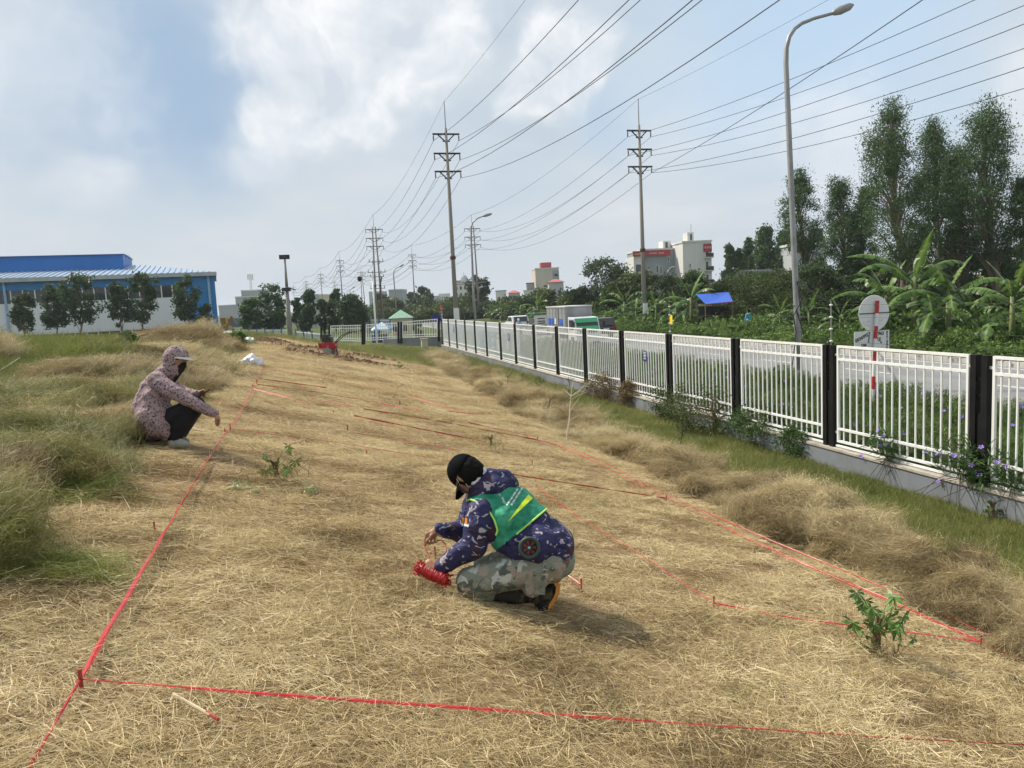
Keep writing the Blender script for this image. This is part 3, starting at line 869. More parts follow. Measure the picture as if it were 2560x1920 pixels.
M['mural'] = mat('printed_hoarding_art', m_mural, (.5, .6, .7), .5)
hy0, hy1 = atX(1296, 830, FX+.35)[1], POSTY[-1]-.2
t = thing('printed_hoarding', 'printed pale blue hoarding with yellow and blue waves behind the far fence panels', 'hoarding', (FX+.4, hy0, -1.62))
n = 6
for k in range(n):
    a, b_ = (hy1-hy0)*k/n+.01, (hy1-hy0)*(k+1)/n-.01
    MB().box((-.015, a, .12), (.015, b_, 1.92)).build('board', M['mural'], t)
    MB().box((.017, a-.02, 0), (.06, a+.03, 1.9)).build('post', M['galv'], t)

# ------------------------------------------------------------------ cross fence by the gate house
def cross_panel(parent, tl, tr, bl, br, nb, org):
    tl, tr, bl, br = [np.array(p)-org for p in (tl, tr, bl, br)]
    fm = MB()
    for a, c in ((tl, tr), (bl, br)): fm.bar(a, c, .06)
    up = lambda f, s: (tl*(1-f)+tr*f)*s+(bl*(1-f)+br*f)*(1-s)
    fm.bar(up(0, .82), up(1, .82), .05); fm.bar(up(0, .14), up(1, .14), .05)
    fm.bar(bl, tl, .07); fm.bar(br, tr, .07)
    pn = fm.build('panel', M['white'], parent)
    for j in range(nb):
        f = (j+1)/(nb+1)
        MB().bar(up(f, 0), up(f, 1), .035).build('bar', M['white'], pn)
    return pn
org = at(1000, 850, 59)
cf = thing('gate_fence', 'white barred fence with black posts running in front of the gate house', 'fence', org)
for (xa, ya0, ya1, da), (xb, yb0, yb1, db) in (((1007, 805, 843, 59), (1093, 798, 841, 57)), ((916, 812, 851, 61.5), (999, 807, 846, 59.3)), ((827, 815, 850, 64), (905, 813, 853, 62))):
    cross_panel(cf, at(xa, ya0, da), at(xb, yb0, db), at(xa, ya1, da), at(xb, yb1, db), 13, org)
for x, y0, y1, d in ((1097, 797, 845, 57), (1003, 805, 850, 59.1), (1007-11, 805, 850, 59.3), (911, 812, 854, 61.7), (906, 812, 854, 61.9), (823, 814, 853, 64.1), (812, 816, 850, 64.5), (803, 818, 848, 64.8)):
    MB().bar(at(x, y1+8, d)-org, at(x, y0, d)-org, .15).build('post', M['black'], cf)
for x, y0, y1 in ((806, 822, 844), (816, 820, 846)):
    MB().bar(at(803, y0+4, 64.8)-org, at(823, y0, 64.1)-org, .05).build('rail', M['black'], cf)
a, b_ = at(958, 848, 60.2), at(1106, 842, 56.8)
wl = MB(); 
d = np.array([.12, .16, 0])
base_a = np.array([a[0], a[1], -2.2]); base_b = np.array([b_[0], b_[1], -2.2])
wl.add([base_a, base_b, b_, a, base_a+d, base_b+d, b_+d, a+d], [(0, 1, 2, 3), (4, 7, 6, 5), (3, 2, 6, 7), (0, 3, 7, 4), (1, 5, 6, 2)])
tag(wl.build('retaining_wall', M['wall']), 'dark grey retaining wall under the fence of the gate house', 'wall')
p = at(1061, 860, 55)
t = thing('meter_box', 'small beige box standing before the grey retaining wall', 'box', (p[0], p[1], p[2]-.1))
M['beige'] = weathered('beige_render', (.55, .49, .38), .3, 2, .85, streak=True)
MB().box((-.22, -.18, -.3), (.22, .18, .42)).build('box_body', M['beige'], t)
MB().box((-.27, -.23, .421), (.27, .23, .50)).build('lid', M['walltop'], t)

# ------------------------------------------------------------------ utility poles and wires
ARMS = (16.75, 15.25, 13.85)      # arm heights above pole base
def pole_proto(twin):
    t = thing('utility_pole', '', 'pole')
    offs = (-.55, .55) if twin else (0,)
    for o in offs:
        MB().tube([(o, 0, -.5), (o*.75, 0, 8), (o*.45, 0, 17.2)], [.20, .165, .10], 10).build('shaft', M['concrete'], t, smooth=True)
        MB().lathe([(.19, 0), (.24, .08), (.24, .22), (.19, .3)], 10, (o*.8, 0, 6.9)).build('band', M['rust'], t)
    MB().tube([(0, 0, 17.0), (0, 0, 19.3)], [.045, .03], 6).build('spike', M['galv'], t)
    for z in ARMS:
        am = MB()
        w = 1.08 if not twin else 1.5
        am.bar((-w, 0, z), (w, 0, z), .14, .12)
        for s in (-1, 1): am.bar((s*.62*w, 0, z-.03), (s*.12, 0, z-.55), .085)
        am.bar((-.3, 0, z-.56), (.3, 0, z-.56), .07)
        a = am.build('crossarm', M['darkmetal'], t)
        for s in (-1, 1):
            MB().lathe([(.02, 0), (.02, -.12), (.075, -.14), (.02, -.2), (.075, -.24), (.02, -.3), (.075, -.34), (.02, -.42), (.05, -.44), (.05, -.5)], 6, (s*(w-.06), 0, z-.02)).build('insulator', M['ceramic'], a)
    return t
P1 = pole_proto(False); P2 = pole_proto(True)
L1 = [(11.4, -15, 0), (11.4, 62, 0), (11.6, 137, 1), (8.8, 222, 0), (4.6, 305, 0), (-1.2, 376, 0), (-8.5, 450, 0)]
L2 = [(27.2, -17, 0), (27.2, 60.3, 0), (29.6, 140, 1), (27.2, 208, 0), (19.6, 300, 1), (12.6, 400, 0)]
_first = {0: True, 1: True}
def put_pole(x, y, tw, lbl, grp):
    src = P2 if tw else P1
    if _first[tw]: o = src; _first[tw] = False
    else: o = copy_tree(src)
    o.location = (x, y, -1.8); tag(o, lbl, 'pole', grp)
    return o
names = ['tall concrete utility pole with three crossarms behind the white fence, on its road verge', 'twin concrete utility pole with switchgear on the same verge line as the fence', 'utility pole with three crossarms rising above the round tree by the yard', 'distant utility pole on the verge line, second beyond the twin pole', 'distant utility pole on the verge line, third beyond the twin pole', 'distant utility pole on the verge line, fourth beyond the twin pole']
poles1 = [put_pole(x, y, tw, nm, 'utility poles on the near verge') for (x, y, tw), nm in zip(L1[1:], names)]
names = ['tall concrete utility pole with three crossarms in the weeds beyond the road', 'twin concrete utility pole beyond the road, behind the curved street lamp', 'distant utility pole beyond the road, between the twin poles', 'distant twin utility pole beyond the road', 'faint distant utility pole beyond the road, last of its line']
poles2 = [put_pole(x, y, tw, nm, 'utility poles beyond the road') for (x, y, tw), nm in zip(L2[1:], names)]
# switchgear on the near twin pole
sg = poles1[1]
for z, w in ((11.2, 1.3), (9.4, 1.6), (8.6, 1.2), (6.6, 1.3)):
    m_ = MB().bar((-w, 0, z), (w, 0, z), .10); 
    for s in (-1, 1): m_.bar((s*w*.9, 0, z), (s*w*.9, 0, z+.5), .09).bar((s*w*.45, 0, z-.4), (s*w*.45, 0, z+.3), .09)
    m_.build('switch_arm', M['darkmetal'], sg)
MB().tube([(.3, -.3, -.5), (.35, -.3, 6.8), (.8, -.25, 8.6)], .12, 6).build('cable_riser', M['rust'], sg)
# number plate and camera arm on the first pole
MB().box((-.22, -.24, 1.6), (.22, -.19, 3.0)).build('number_plate', M['print'], poles1[0])
ar = MB().tube([(0, 0, 4.85), (2.75, 0, 5.0)], .04, 6).build('camera_arm', M['galv'], poles1[0])
MB().box((2.55, -.12, 4.88), (2.95, .12, 4.98)).bar((2.7, 0, 4.9), (2.65, 0, 4.65), .12).build('camera', M['darkmetal'], ar)
MB().box((-.20, -.235, 1.75), (.20, -.185, 2.6)).build('number_plate', M['print'], poles2[0])
def conductor(L, sx, z, sag, lbl, grp, r=.016, name='power_wire'):
    pts = []; rad = []
    for (x0, y0, t0), (x1, y1, t1) in zip(L[:-1], L[1:]):
        a = np.array([x0+sx*(1.02 if not t0 else 1.42), y0, -1.8+z]); b_ = np.array([x1+sx*(1.02 if not t1 else 1.42), y1, -1.8+z])
        for t in np.linspace(0, 1, 25)[(0 if not pts else 1):]:
            p = a*(1-t)+b_*t; p[2] -= 4*sag*t*(1-t)*np.linalg.norm(b_-a)/76
            pts.append(p); rad.append(max(r, .00015*np.hypot(p[0], p[1]))*(1.0))
    return tag(MB().tube(pts, rad, 5).build(name, M['wire']), lbl, 'wire', grp)
for L, lo, grp in ((L1, 'near verge pole line', 'wires of the near pole line'), (L2, 'pole line beyond the road', 'wires of the far pole line')):
    for s, sn in ((-1, 'fence side'), (1, 'road side')) if L is L1 else ((-1, 'road side'), (1, 'field side')):
        for z, zn, sg_ in zip(ARMS, ('upper', 'middle', 'lower'), (2.1, 2.25, 2.4)):
            conductor(L, s, z-.5, sg_+.12*s, 'black conductor on the %s crossarms, %s, of the %s' % (zn, sn, lo), grp)
    conductor(L, 0, 19.25, 1.3, 'thin earth wire joining the pole spikes of the %s' % lo, grp, .009, 'earth_wire')

a_, b_ = np.array([28.2, 60.3, -1.8+ARMS[2]-.5]), np.array([12.4, -15, -1.8+ARMS[2]-.3])
tag(MB().tube([a_*(1-t)+b_*t-np.array([0, 0, 4*.9*t*(1-t)]) for t in np.linspace(0, 1, 30)], .018, 5).build('tap_wire', M['wire']), 'single tap wire crossing the road from the far pole to the near verge line', 'wire')
# ------------------------------------------------------------------ street lamps
def lamp(pts, head, lbl, s=1.0):
    b0 = np.array(pts[0])
    t = thing('street_lamp', lbl, 'street lamp', b0, group='curved street lamps by the road')
    P = [np.array(p)-b0 for p in pts]; n = len(P)
    MB().tube(P, [s*(.105-.055*min(1, k/(n-1)*1.0)) for k in range(n)], 10).build('post', M['galv'], t, smooth=True)
    h0, h1 = np.array(head[0])-b0, np.array(head[1])-b0
    d = Vector(h1-h0)
    hm = MB(); hm.tube([h0, h0+(h1-h0)*.12, h0+(h1-h0)*.35, h0+(h1-h0)*.8, h1], [.05*s, .10*s, .14*s, .12*s, .03*s], 8)
    hm.build('lamp_head', M['galv'], t, smooth=True)
    MB().lathe([(.2*s, -.9), (.2*s, .05), (.13*s, .12), (.12*s, .5)], 8).build('base', M['galv'], t)
d = 25
lamp([at(2000, 965, d), at(1992, 780, d), at(1982, 560, d), at(1971, 300, d), at(1965, 160, d), at(1966, 120, d), at(1973, 92, d), at(1986, 72, d+.1), at(2005, 58, d+.2), at(2035, 46, d+.3), at(2080, 34, d+.4)], (at(2080, 34, d+.4), at(2134, 12, d+.6)), 'tall curved galvanised street lamp on the planted verge beside the round sign')
d = 78
lamp([at(1190, 830, d), at(1184, 720, d), at(1178, 600, d), at(1178, 570, d), at(1182, 556, d), at(1192, 547, d), at(1206, 541, d+.4)], (at(1206, 541, d+.4), at(1230, 534, d+.8)), 'curved street lamp standing between the two twin utility poles and the fence', 1.1)
d = 155
lamp([at(995, 820, d), at(988, 740, d), at(984, 690, d), at(985, 678, d), at(990, 671, d), at(998, 667, d+1)], (at(998, 667, d+1), at(1010, 661, d+1.6)), 'small distant curved street lamp beside the near twin pole', 1.4)
d = 240
lamp([at(878, 770, d), at(875, 735, d), at(875, 727, d), at(879, 721, d)], (at(879, 721, d), at(888, 717, d+2)), 'tiny distant street lamp above the yard trees', 1.6)
d = 115
lamp([at(1671, 730, d), at(1669, 700, d), at(1670, 678, d), at(1675, 671, d)], (at(1675, 671, d), at(1688, 667, d+1)), 'street lamp half hidden among trees below the grey building', 1.3)

# loose cables hanging on the near lamp post
p0 = at(1998, 740, 24.8)
cb = MB()
cb.tube([at(1994, 705, 24.8), at(1999, 760, 24.7), at(1984, 790, 24.7), at(1990, 830, 24.7), at(1985, 880, 24.75), at(1978, 930, 24.8)], .018, 5)
cb.tube([at(1992, 706, 24.8), at(2010, 770, 24.6), at(2004, 800, 24.6), at(1990, 775, 24.6), at(2010, 835, 24.7)], .018, 5)
cb.tube([at(1988, 765, 24.8), at(1975, 775, 24.6), at(1965, 800, 24.6), at(1985, 810, 24.6)], .015, 5)
tag(cb.build('loose_cable', M['wire']), 'coiled black loose cables hanging on the tall street lamp post', 'cable')
tag(MB().tube([at(1994, 705, 24.8), at(2040, 735, 30), at(2080, 762, 36), at(2130, 780, 42)], .03, 5).build('drop_cable', M['wire']), 'black drop cable running from the tall street lamp to the banana plants', 'cable')

# ------------------------------------------------------------------ round sign seen from behind with a scribbled plate
def text_mesh(name, s, size, material, parent, loc, rot=(R(90), 0, 0), ext=.0015, align='CENTER', bold=0.0):
    cu = bpy.data.curves.new(name, 'FONT'); cu.body = s; cu.size = size; cu.extrude = ext; cu.align_x = align; cu.align_y = 'CENTER'; cu.offset = bold
    cu.resolution_u = 2
    tmp = bpy.data.objects.new('tmp', cu); COL.objects.link(tmp)
    dg = bpy.context.evaluated_depsgraph_get()
    me = bpy.data.meshes.new_from_object(tmp.evaluated_get(dg))
    bpy.data.objects.remove(tmp); bpy.data.curves.remove(cu)
    me.materials.clear()
    o = link(name, me, material, parent); o.location = loc; o.rotation_euler = rot
    return o
d = 19.5
b0 = at(2179, 985, d); top = at(2194, 752, d)
b0[2] = BED_Z-.1
t = thing('road_sign', 'round white road sign seen from behind on a red and white striped post', 'sign', b0)
M['signback'] = weathered('white_sign_back', (.72, .73, .74), .25, 3, .4, dark=(.5, .5, .5))
H = top[2]-b0[2]; lean = (top-b0)/H; nb = 9
for k in range(nb):
    a, c = lean*(H*k/nb), lean*(H*(k+1)/nb)
    MB().tube([a, c], .045, 10).build('stripe', M['red'] if k % 2 == 0 else M['signback'], t, smooth=False)
cz = at(2190, 783, d)-b0
MB().lathe([(.455, -.008), (.46, 0), (.455, .008)], 40, (0, 0, 0), M=Matrix.Translation((cz[0], cz[1]+.075, cz[2]))@Matrix.Rotation(R(90), 4, 'X')).build('disc', M['signback'], t)
MB().box((cz[0]-.45, cz[1]+.047, cz[2]-.008), (cz[0]+.45, cz[1]+.063, cz[2]+.012)).build('bracket', M['darkmetal'], t)
rsq = np.random.default_rng(8)
for x, z, n in ((-.22, -.23, 6), (-.2, -.31, 5), (.2, -.2, 7), (.15, -.29, 3)):
    q = MB()
    for k in range(n):
        a_ = np.array([cz[0]+x-.09+.18*k/n, cz[1]+.0655, cz[2]+z+rsq.normal(0, .012)])
        q.bar(a_, a_+np.array([rsq.normal(0, .014), 0, rsq.uniform(.02, .045)]), .006, .002)
    q.build('scribble', M['scrawl'], t)
pz = at(2184, 852, d)-b0
pl = thing('scribbled_plate', 'white plate with black hand painted numbers under the round sign', 'plate', b0+pz+np.array([0, .06, 0]))
MB().box((-.52, 0, -.25), (.52, .012, .25)).build('board', M['signback'], pl)
for s, x, z, sz, r in (('00369927', -.27, .10, .12, 22), ('2', -.09, .09, .11, 0), ('5', -.10, -.01, .11, 0), ('Dat', -.24, -.1, .10, 8), ('963', .27, .17, .12, 0), ('KE', .20, .02, .12, 0), ('"', .27, -.1, .14, 0), ('0', .45, .19, .10, 0), ('2', .45, .11, .10, 0), ('1', .45, .03, .10, 0), ('4', .45, -.05, .10, 0), ('9', .45, -.13, .10, 0), ('5', .45, -.21, .10, 0)):
    text_mesh('painted_number', s, sz, M['ink'], pl, (x, -.003, z), (R(90), R(-r), 0), bold=.004)
# ------------------------------------------------------------------ buildings
M['bluewall'] = weathered('blue_metal_cladding', (.012, .19, .48), .3, 1.0, .5, dark=(.01, .13, .34), streak=True)
M['blueroofwall'] = weathered('bright_blue_cladding', (.012, .18, .56), .25, .6, .45, streak=True)
M['greywall'] = weathered('pale_grey_cladding', (.74, .75, .77), .3, .8, .6, dark=(.58, .59, .61), streak=True)
M['fascia'] = weathered('grey_fascia', (.42, .44, .46), .5, 1.2, .6, dark=(.25, .26, .27), streak=True)
M['bluepipe'] = weathered('light_blue_pipe', (.28, .45, .62), .3, 2, .5)
M['roofmetal'] = weathered('pale_blue_metal_roof', (.33, .43, .56), .4, .7, .4, dark=(.24, .30, .38), metal=.2)
M['offwhite'] = weathered('off_white_plaster', (.62, .61, .58), .4, .6, .85, dark=(.42, .41, .39), streak=True)
M['palegrey'] = weathered('pale_grey_plaster', (.40, .42, .43), .4, .5, .85, dark=(.30, .31, .32), streak=True)
M['midgrey'] = weathered('mid_grey_plaster', (.30, .32, .345), .3, .5, .85, streak=True)
M['beigewall'] = weathered('beige_plaster', (.53, .48, .40), .35, .6, .85, streak=True)
M['creamwall'] = weathered('cream_plaster', (.60, .51, .34), .25, .6, .85, streak=True)
M['redroof'] = weathered('red_tile_roof', (.42, .12, .09), .4, 2, .8)
M['signred'] = weathered('red_sign_board', (.36, .035, .045), .25, 2, .6)
M['fadedprint'] = weathered('faded_sign_print', (.50, .28, .28), .5, 6, .7)
M['greenroof'] = weathered('green_tile_roof', (.26, .43, .33), .4, 2.5, .7)
M['bluetarp'] = weathered('blue_tarp', (.03, .10, .48), .35, 2.5, .5, dark=(.05, .16, .55))
M['timber'] = weathered('grey_timber', (.20, .15, .11), .4, 4, .85)

def frame_at(px, py, d, rot=0.0, zb=None):
    """origin + rotation so that local x runs to the right across the view"""
    o = at(px, py, d)
    if zb is not None: o[2] = zb
    return o, -YAW+rot
def win(parent, m, x0, x1, y, z0, z1, fr=.06, glass=None, frm=None):
    w = MB().box((x0, y-.05, z0), (x1, y+.03, z1)).build('window', glass or M['glass'], parent)
    f = MB()
    f.box((x0-fr, y-.08, z0-fr), (x0, y+.02, z1+fr)); f.box((x1, y-.08, z0-fr), (x1+fr, y+.02, z1+fr))
    f.box((x0, y-.08, z1), (x1, y+.02, z1+fr)); f.box((x0, y-.08, z0-fr), (x1, y+.02, z0))
    f.build('frame', frm or M['white'], w)
    return w

# blue warehouse on the left
wo, wr = frame_at(547, 826, 103, R(20.5))
wo[2] = -1.3
wh = thing('warehouse', 'long blue and white metal warehouse with ribbon windows and a pale blue roof', 'warehouse', wo, wr)
LW = -72
def wz(h): return h+1.3                      # world height to local
MB().box((LW, .02, wz(5.75)), (0, 30, wz(7.0))).build('upper_wall', M['bluewall'], wh)
MB().box((LW, .0, wz(.2)), (-3.6, 30, wz(4.15))).build('white_wall', M['greywall'], wh)
MB().box((-3.598, .02, 0), (0, 30, wz(5.748))).build('end_wall', M['bluewall'], wh)
MB().box((LW, .25, 0), (-3.602, 30, wz(.198))).build('plinth_wall', M['greywall'], wh)
MB().box((LW, .22, wz(4.152)), (-3.602, 29, wz(5.748))).build('recess_wall', M['midgrey'], wh)
x = -4.0; k = 0
while x > -44:
    w = MB().box((x-1.18, .1, wz(4.2)), (x, .2, wz(5.7))).build('window', M['glass'], wh)
    MB().box((x-1.3, .02, wz(4.16)), (x-1.182, .2, wz(5.74))).build('mullion', M['white'], w)
    if x < -5:
        w = MB().box((x-1.18, .12, .25), (x, .24, wz(.15))).build('window', M['glass'], wh)
        MB().box((x-1.3, .03, .0), (x-1.182, .24, wz(.19))).build('mullion', M['white'], w)
    x -= 1.3
rb = MB()
rb.box((LW, -.02, wz(4.06)), (-3.59, .25, wz(4.14)))
rb.build('sill_band', M['greywall'], wh)
MB().box((LW, -.7, wz(6.75)), (.35, -.35, wz(7.25))).build('gutter', M['fascia'], wh)
for xx in (-24.0, -.75, -46.0):
    MB().tube([(xx, -.12, .0), (xx, -.12, wz(6.3)), (xx, -.45, wz(6.75))], .16, 8).build('downpipe', M['bluepipe'], wh)
# corrugated hipped roof
rf = MB(); e = wz(7.22); rd = wz(9.3)
rf.add([(LW, -.6, e), (.3, -.6, e), (-9.5, 15, rd), (LW, 15, rd), (.3, 30.6, e), (LW, 30.6, e)], [(0, 1, 2, 3), (1, 4, 2), (3, 2, 4, 5)])
for k in range(95):
    xx = .15-.72*k
    t = 1.0 if xx < -9.5 else max(0, (.3-xx)/9.8)
    if t > .02:
        rf.bar((xx, -.62, e+.05), (xx if xx < -9.5 else xx, -.6+15.6*t, e+(rd-e)*t+.05), .16, .12)
rf.build('roof', M['roofmetal'], wh)
mo = MB().box((LW, 9, wz(8.2)), (-11.5, 21, wz(10.55))).build('roof_monitor', M['blueroofwall'], wh)
MB().prism([(8.5, wz(10.55)), (15, wz(10.75)), (21.5, wz(10.55))], LW, -11.3, ax='x').build('monitor_roof', M['roofmetal'], mo)
MB().box((-3.2, -1.3, wz(1.1)), (-.9, -.02, wz(1.25))).box((-2.7, -.08, 0), (-1.4, -.02, wz(.9))).build('entrance_canopy', M['bluewall'], wh)

def block(name, lbl, cat, xl, xr, yt, yb, d, depth, wallm, rot=0, zb=-1.8, roof=None, wins=(), extra=None):
    o, r = frame_at((xl+xr)/2, yb, d, rot)
    W = (xr-xl)*d/FPX; top = at((xl+xr)/2, yt, d)[2]
    o[2] = zb; H = top-zb
    t = thing(name, lbl, cat, o, r)
    MB().box((-W/2, 0, 0), (W/2, depth, H)).build('wall', wallm, t)
    if roof == 'hip':
        MB().add([(-W/2-.5, -.5, H+.002), (W/2+.5, -.5, H+.002), (W/2+.5, depth+.5, H+.002), (-W/2-.5, depth+.5, H+.002), (-W*.15, depth/2, H+W*.22), (W*.15, depth/2, H+W*.22)], [(0, 1, 5, 4), (1, 2, 5), (2, 3, 4, 5), (3, 0, 4), (3, 2, 1, 0)]).build('roof', M['redroof'], t)
    else:
        MB().box((-W/2-.15, -.15, H+.002), (W/2+.15, depth+.15, H+.35)).build('roof', M['offwhite'] if roof is None else roof, t)
    for (u0, u1, v0, v1) in wins:
        win(t, None, -W/2+W*u0, -W/2+W*u1, -.02, H*v0, H*v1, W*.008)
    if extra: extra(t, W, H, depth)
    return t
def grid(nu, nv, u0=.08, u1=.92, v0=.2, v1=.92, fu=.5, fv=.5):
    out = []
    for i in range(nu):
        for j in range(nv):
            du, dv = (u1-u0)/nu, (v1-v0)/nv
            out.append((u0+du*(i+.5-fu/2), u0+du*(i+.5+fu/2), v0+dv*(j+.5-fv/2), v0+dv*(j+.5+fv/2)))
    return out
def sign_text(t, s, W, x, y, z, size, m=None):
    return text_mesh('lettering', s, size, m or M['print'], t, (x, y, z), ext=.03)

def ex_grey(t, W, H, D):
    MB().box((-W/2-2.4, -.6, 0), (-W/2-.01, 5, H-1.2)).build('stair_tower', M['offwhite'], t)
    for v in (.25, .45, .65): win(t, None, -W/2-2.0, -W/2-.6, -.63, H*v, H*(v+.12), .08)
    s = MB().box((-W/2-2.6, -1.0, H-1.2), (-W/2+5.6, -.62, H-.1)).build('sign_board', M['signred'], t)
    for x0, x1 in ((-2.2, -.4), (.9, 2.6), (3.0, 4.2)): MB().box((-W/2+x0, -1.03, H-.85), (-W/2+x1, -1.005, H-.55)).build('faded_print', M['fadedprint'], s)
    MB().box((W*.10, 2, H+.35), (W*.30, 5, H+2.0)).build('roof_hut', M['offwhite'], t)
    MB().box((W*.16, 1.95, H+.5), (W*.22, 1.98, H+1.7)).build('roof_window', M['glass'], t)
block('apartment_block', 'broad grey block with a red sign strip and white stair tower beyond the banana plants', 'building', 1609, 1708, 625, 700, 165, 12, M['midgrey'], R(8), extra=ex_grey, wins=[(.32, .37, .62, .74), (.42, .46, .60, .72), (.62, .66, .8, .88), (.42, .46, .4, .52), (.78, .82, .3, .42)])
def ex_white(t, W, H, D):
    MB().box((W*.22, -.25, H-2.1), (W/2+.02, -.02, H-.4)).build('sign_board', M['signred'], t)
    for x0, x1 in ((.25, .31), (.335, .40), (.42, .48)): MB().box((W*x0, -.28, H-1.4), (W*x1, -.255, H-.95)).build('faded_print', M['fadedprint'], t)
    for v in (.35, .55, .75):
        MB().box((W*.24, -1.3, H*v), (W*.5, -.02, H*v+.2)).build('balcony_slab', M['offwhite'], t)
        MB().box((W*.24, -1.32, H*v+.21), (W*.5, -1.24, H*v+1.0)).build('balcony_rail', M['darkmetal'], t)
        win(t, None, W*.29, W*.38, -.02, H*v+.3, H*v+2.0, .08)
    MB().box((-W*.22, 2, H+.35), (0, 5, H+2.2)).build('roof_hut', M['offwhite'], t)
    MB().box((-W*.13, 1.96, H+.6), (-W*.06, 1.98, H+1.8)).build('roof_window', M['glass'], t)
    MB().tube([(-.2, 3, H+2), (-.2, 3, H+4)], .06, 5).build('aerial', M['galv'], t)
block('apartment_tower', 'tall off-white building with balconies and a red rooftop sign next to the grey block', 'building', 1708, 1781, 606, 700, 160, 14, M['offwhite'], R(5), extra=ex_white, wins=[(.22, .26, .62, .68), (.24, .28, .4, .46)])
def ex_beige(t, W, H, D):
    MB().box((W*.22, -.05, .1), (W/2+.02, -.02, H-.6)).build('side_panel', M['midgrey'], t)
    MB().box((-W*.2, 3, H+.35), (W*.24, 8, H+2.3)).build('roof_room', M['signred'], t)
    for v in (.45, .62, .8): MB().box((W*.30, -.1, H*v), (W*.46, -.06, H*v+.9)).build('window', M['glass'], t)
    for u in (-.1, 0, .1): MB().box((W*u-.3, -.08, H*.55), (W*u+.3, -.02, H*.55+.6)).build('window', M['glass'], t)
block('apartment_tower', 'tall beige tower with a dark red rooftop room far beyond the road', 'building', 1341, 1400, 672, 745, 265, 12, M['beigewall'], R(4), extra=ex_beige)
block('house', 'grey house with a red tiled hip roof at the foot of the beige tower', 'house', 1374, 1410, 705, 742, 240, 9, M['palegrey'], roof='hip', wins=[(.15, .35, .45, .7), (.6, .8, .45, .7)])
block('house', 'small house with a red upper storey beside the beige tower', 'house', 1318, 1342, 709, 742, 270, 8, M['midgrey'], roof=M['signred'], wins=grid(3, 1, v0=.5, v1=.9))
block('house', 'low white house in front of the beige tower', 'house', 1310, 1356, 727, 745, 235, 6, M['offwhite'], wins=[(.3, .5, .4, .7)])
def ex_dome(t, W, H, D):
    MB().lathe([(1.9, 0), (2.0, .8), (1.6, 1.9), (.9, 2.7), (.15, 3.2), (.1, 4.2)], 12, (W*.22, 4, H+.35)).build('dome', M['palegrey'], t)
    MB().box((-W*.35, -.1, H-.2), (W*.05, -.02, H+.8)).build('pediment', M['signred'], t)
block('villa', 'white domed building behind the tall pole of the near verge', 'building', 1133, 1172, 706, 748, 340, 12, M['offwhite'], extra=ex_dome, wins=grid(3, 3, .1, .95))
block('house', 'narrow white house right of the dark round tree', 'house', 1186, 1202, 716, 748, 300, 8, M['offwhite'], wins=grid(2, 3))
block('house', 'low white house with a dark roof box among the far trees', 'house', 1240, 1266, 728, 746, 290, 8, M['offwhite'], roof=M['midgrey'], wins=[(.2, .4, .3, .7), (.6, .8, .3, .7)])
block('house', 'far house with a brown tiled roof left of the low white house wall', 'house', 1272, 1300, 732, 748, 310, 9, M['palegrey'], roof='hip')
def ex_pale(t, W, H, D):
    MB().box((-W*.5, -.2, H*.90), (-W*.15, -.02, H*.97)).build('stripe', M['signred'], t)
    MB().box((W*.18, .5, H+.36), (W*.45, 3, H+2.3)).build('roof_room', M['glass'], t)
block('apartment_block', 'pale grey building showing between the eucalyptus trees behind the tall lamp', 'building', 1990, 2066, 612, 705, 112, 10, M['palegrey'], extra=ex_pale)
block('office', 'grey office block with a row of windows behind the yard trees, mast on its roof', 'building', 608, 656, 727, 790, 255, 12, M['midgrey'], wins=[(.35+.09*i, .40+.09*i, .72, .82) for i in range(6)])
block('office', 'low grey wing with dark windows left of the grey office block', 'building', 592, 640, 743, 790, 245, 8, M['palegrey'], wins=grid(5, 1, .05, .95, .6, .85))
o, r = frame_at(628, 722, 257)
t = thing('telecom_mast', 'slim lattice telecom mast standing on the grey office roof', 'mast', o, r)
m_ = MB()
for a in (-.3, .3): m_.bar((a, 0, -.5), (a*.6, 0, 4.8), .1)
for k in range(6): m_.bar((-.3, 0, k*.8), (.3, 0, k*.8+.7), .06)
m_.build('lattice', M['galv'], t)
for a in (-.75, -.25, .3, .8): MB().box((a-.14, -.2, 2.9), (a+.14, .1, 4.9)).build('antenna', M['offwhite'], t)
block('factory_hall', 'cream factory hall with a grey end behind the yard trees', 'building', 800, 822, 738, 780, 330, 15, M['creamwall'])
block('factory_hall', 'grey factory hall joined to the cream hall behind the yard trees', 'building', 776, 800, 737, 780, 331, 15, M['palegrey'])
block('factory_hall', 'tall plain grey hall behind the near twin pole', 'building', 975, 1009, 725, 780, 330, 15, M['midgrey'], wins=[(.2, .3, .5, .6)])
block('factory_hall', 'blue grey far hall to the left of the near twin pole', 'building', 925, 958, 730, 775, 380, 15, M['palegrey'])
block('factory_hall', 'long low pale hall between the warehouse and the grey office', 'building', 549, 600, 764, 795, 300, 15, M['palegrey'], roof=M['offwhite'])
for k, (xl, xr, yt, d) in enumerate(((1010, 1035, 744, 520), (1040, 1062, 738, 560), (1068, 1096, 741, 500), (1098, 1122, 735, 600), (850, 880, 756, 520))):
    block('far_building', ('faint low block on the skyline left of the dark trees', 'faint hazy block on the skyline, widest of the far row', 'faint pale block on the skyline beside the beacon post', 'faint grey block on the skyline left of the tall verge pole', 'faint low block on the skyline over the yard fence')[k], 'building', xl, xr, yt, 765, d, 20, (M['palegrey'], M['offwhite'])[k % 2], wins=grid(4, 2))

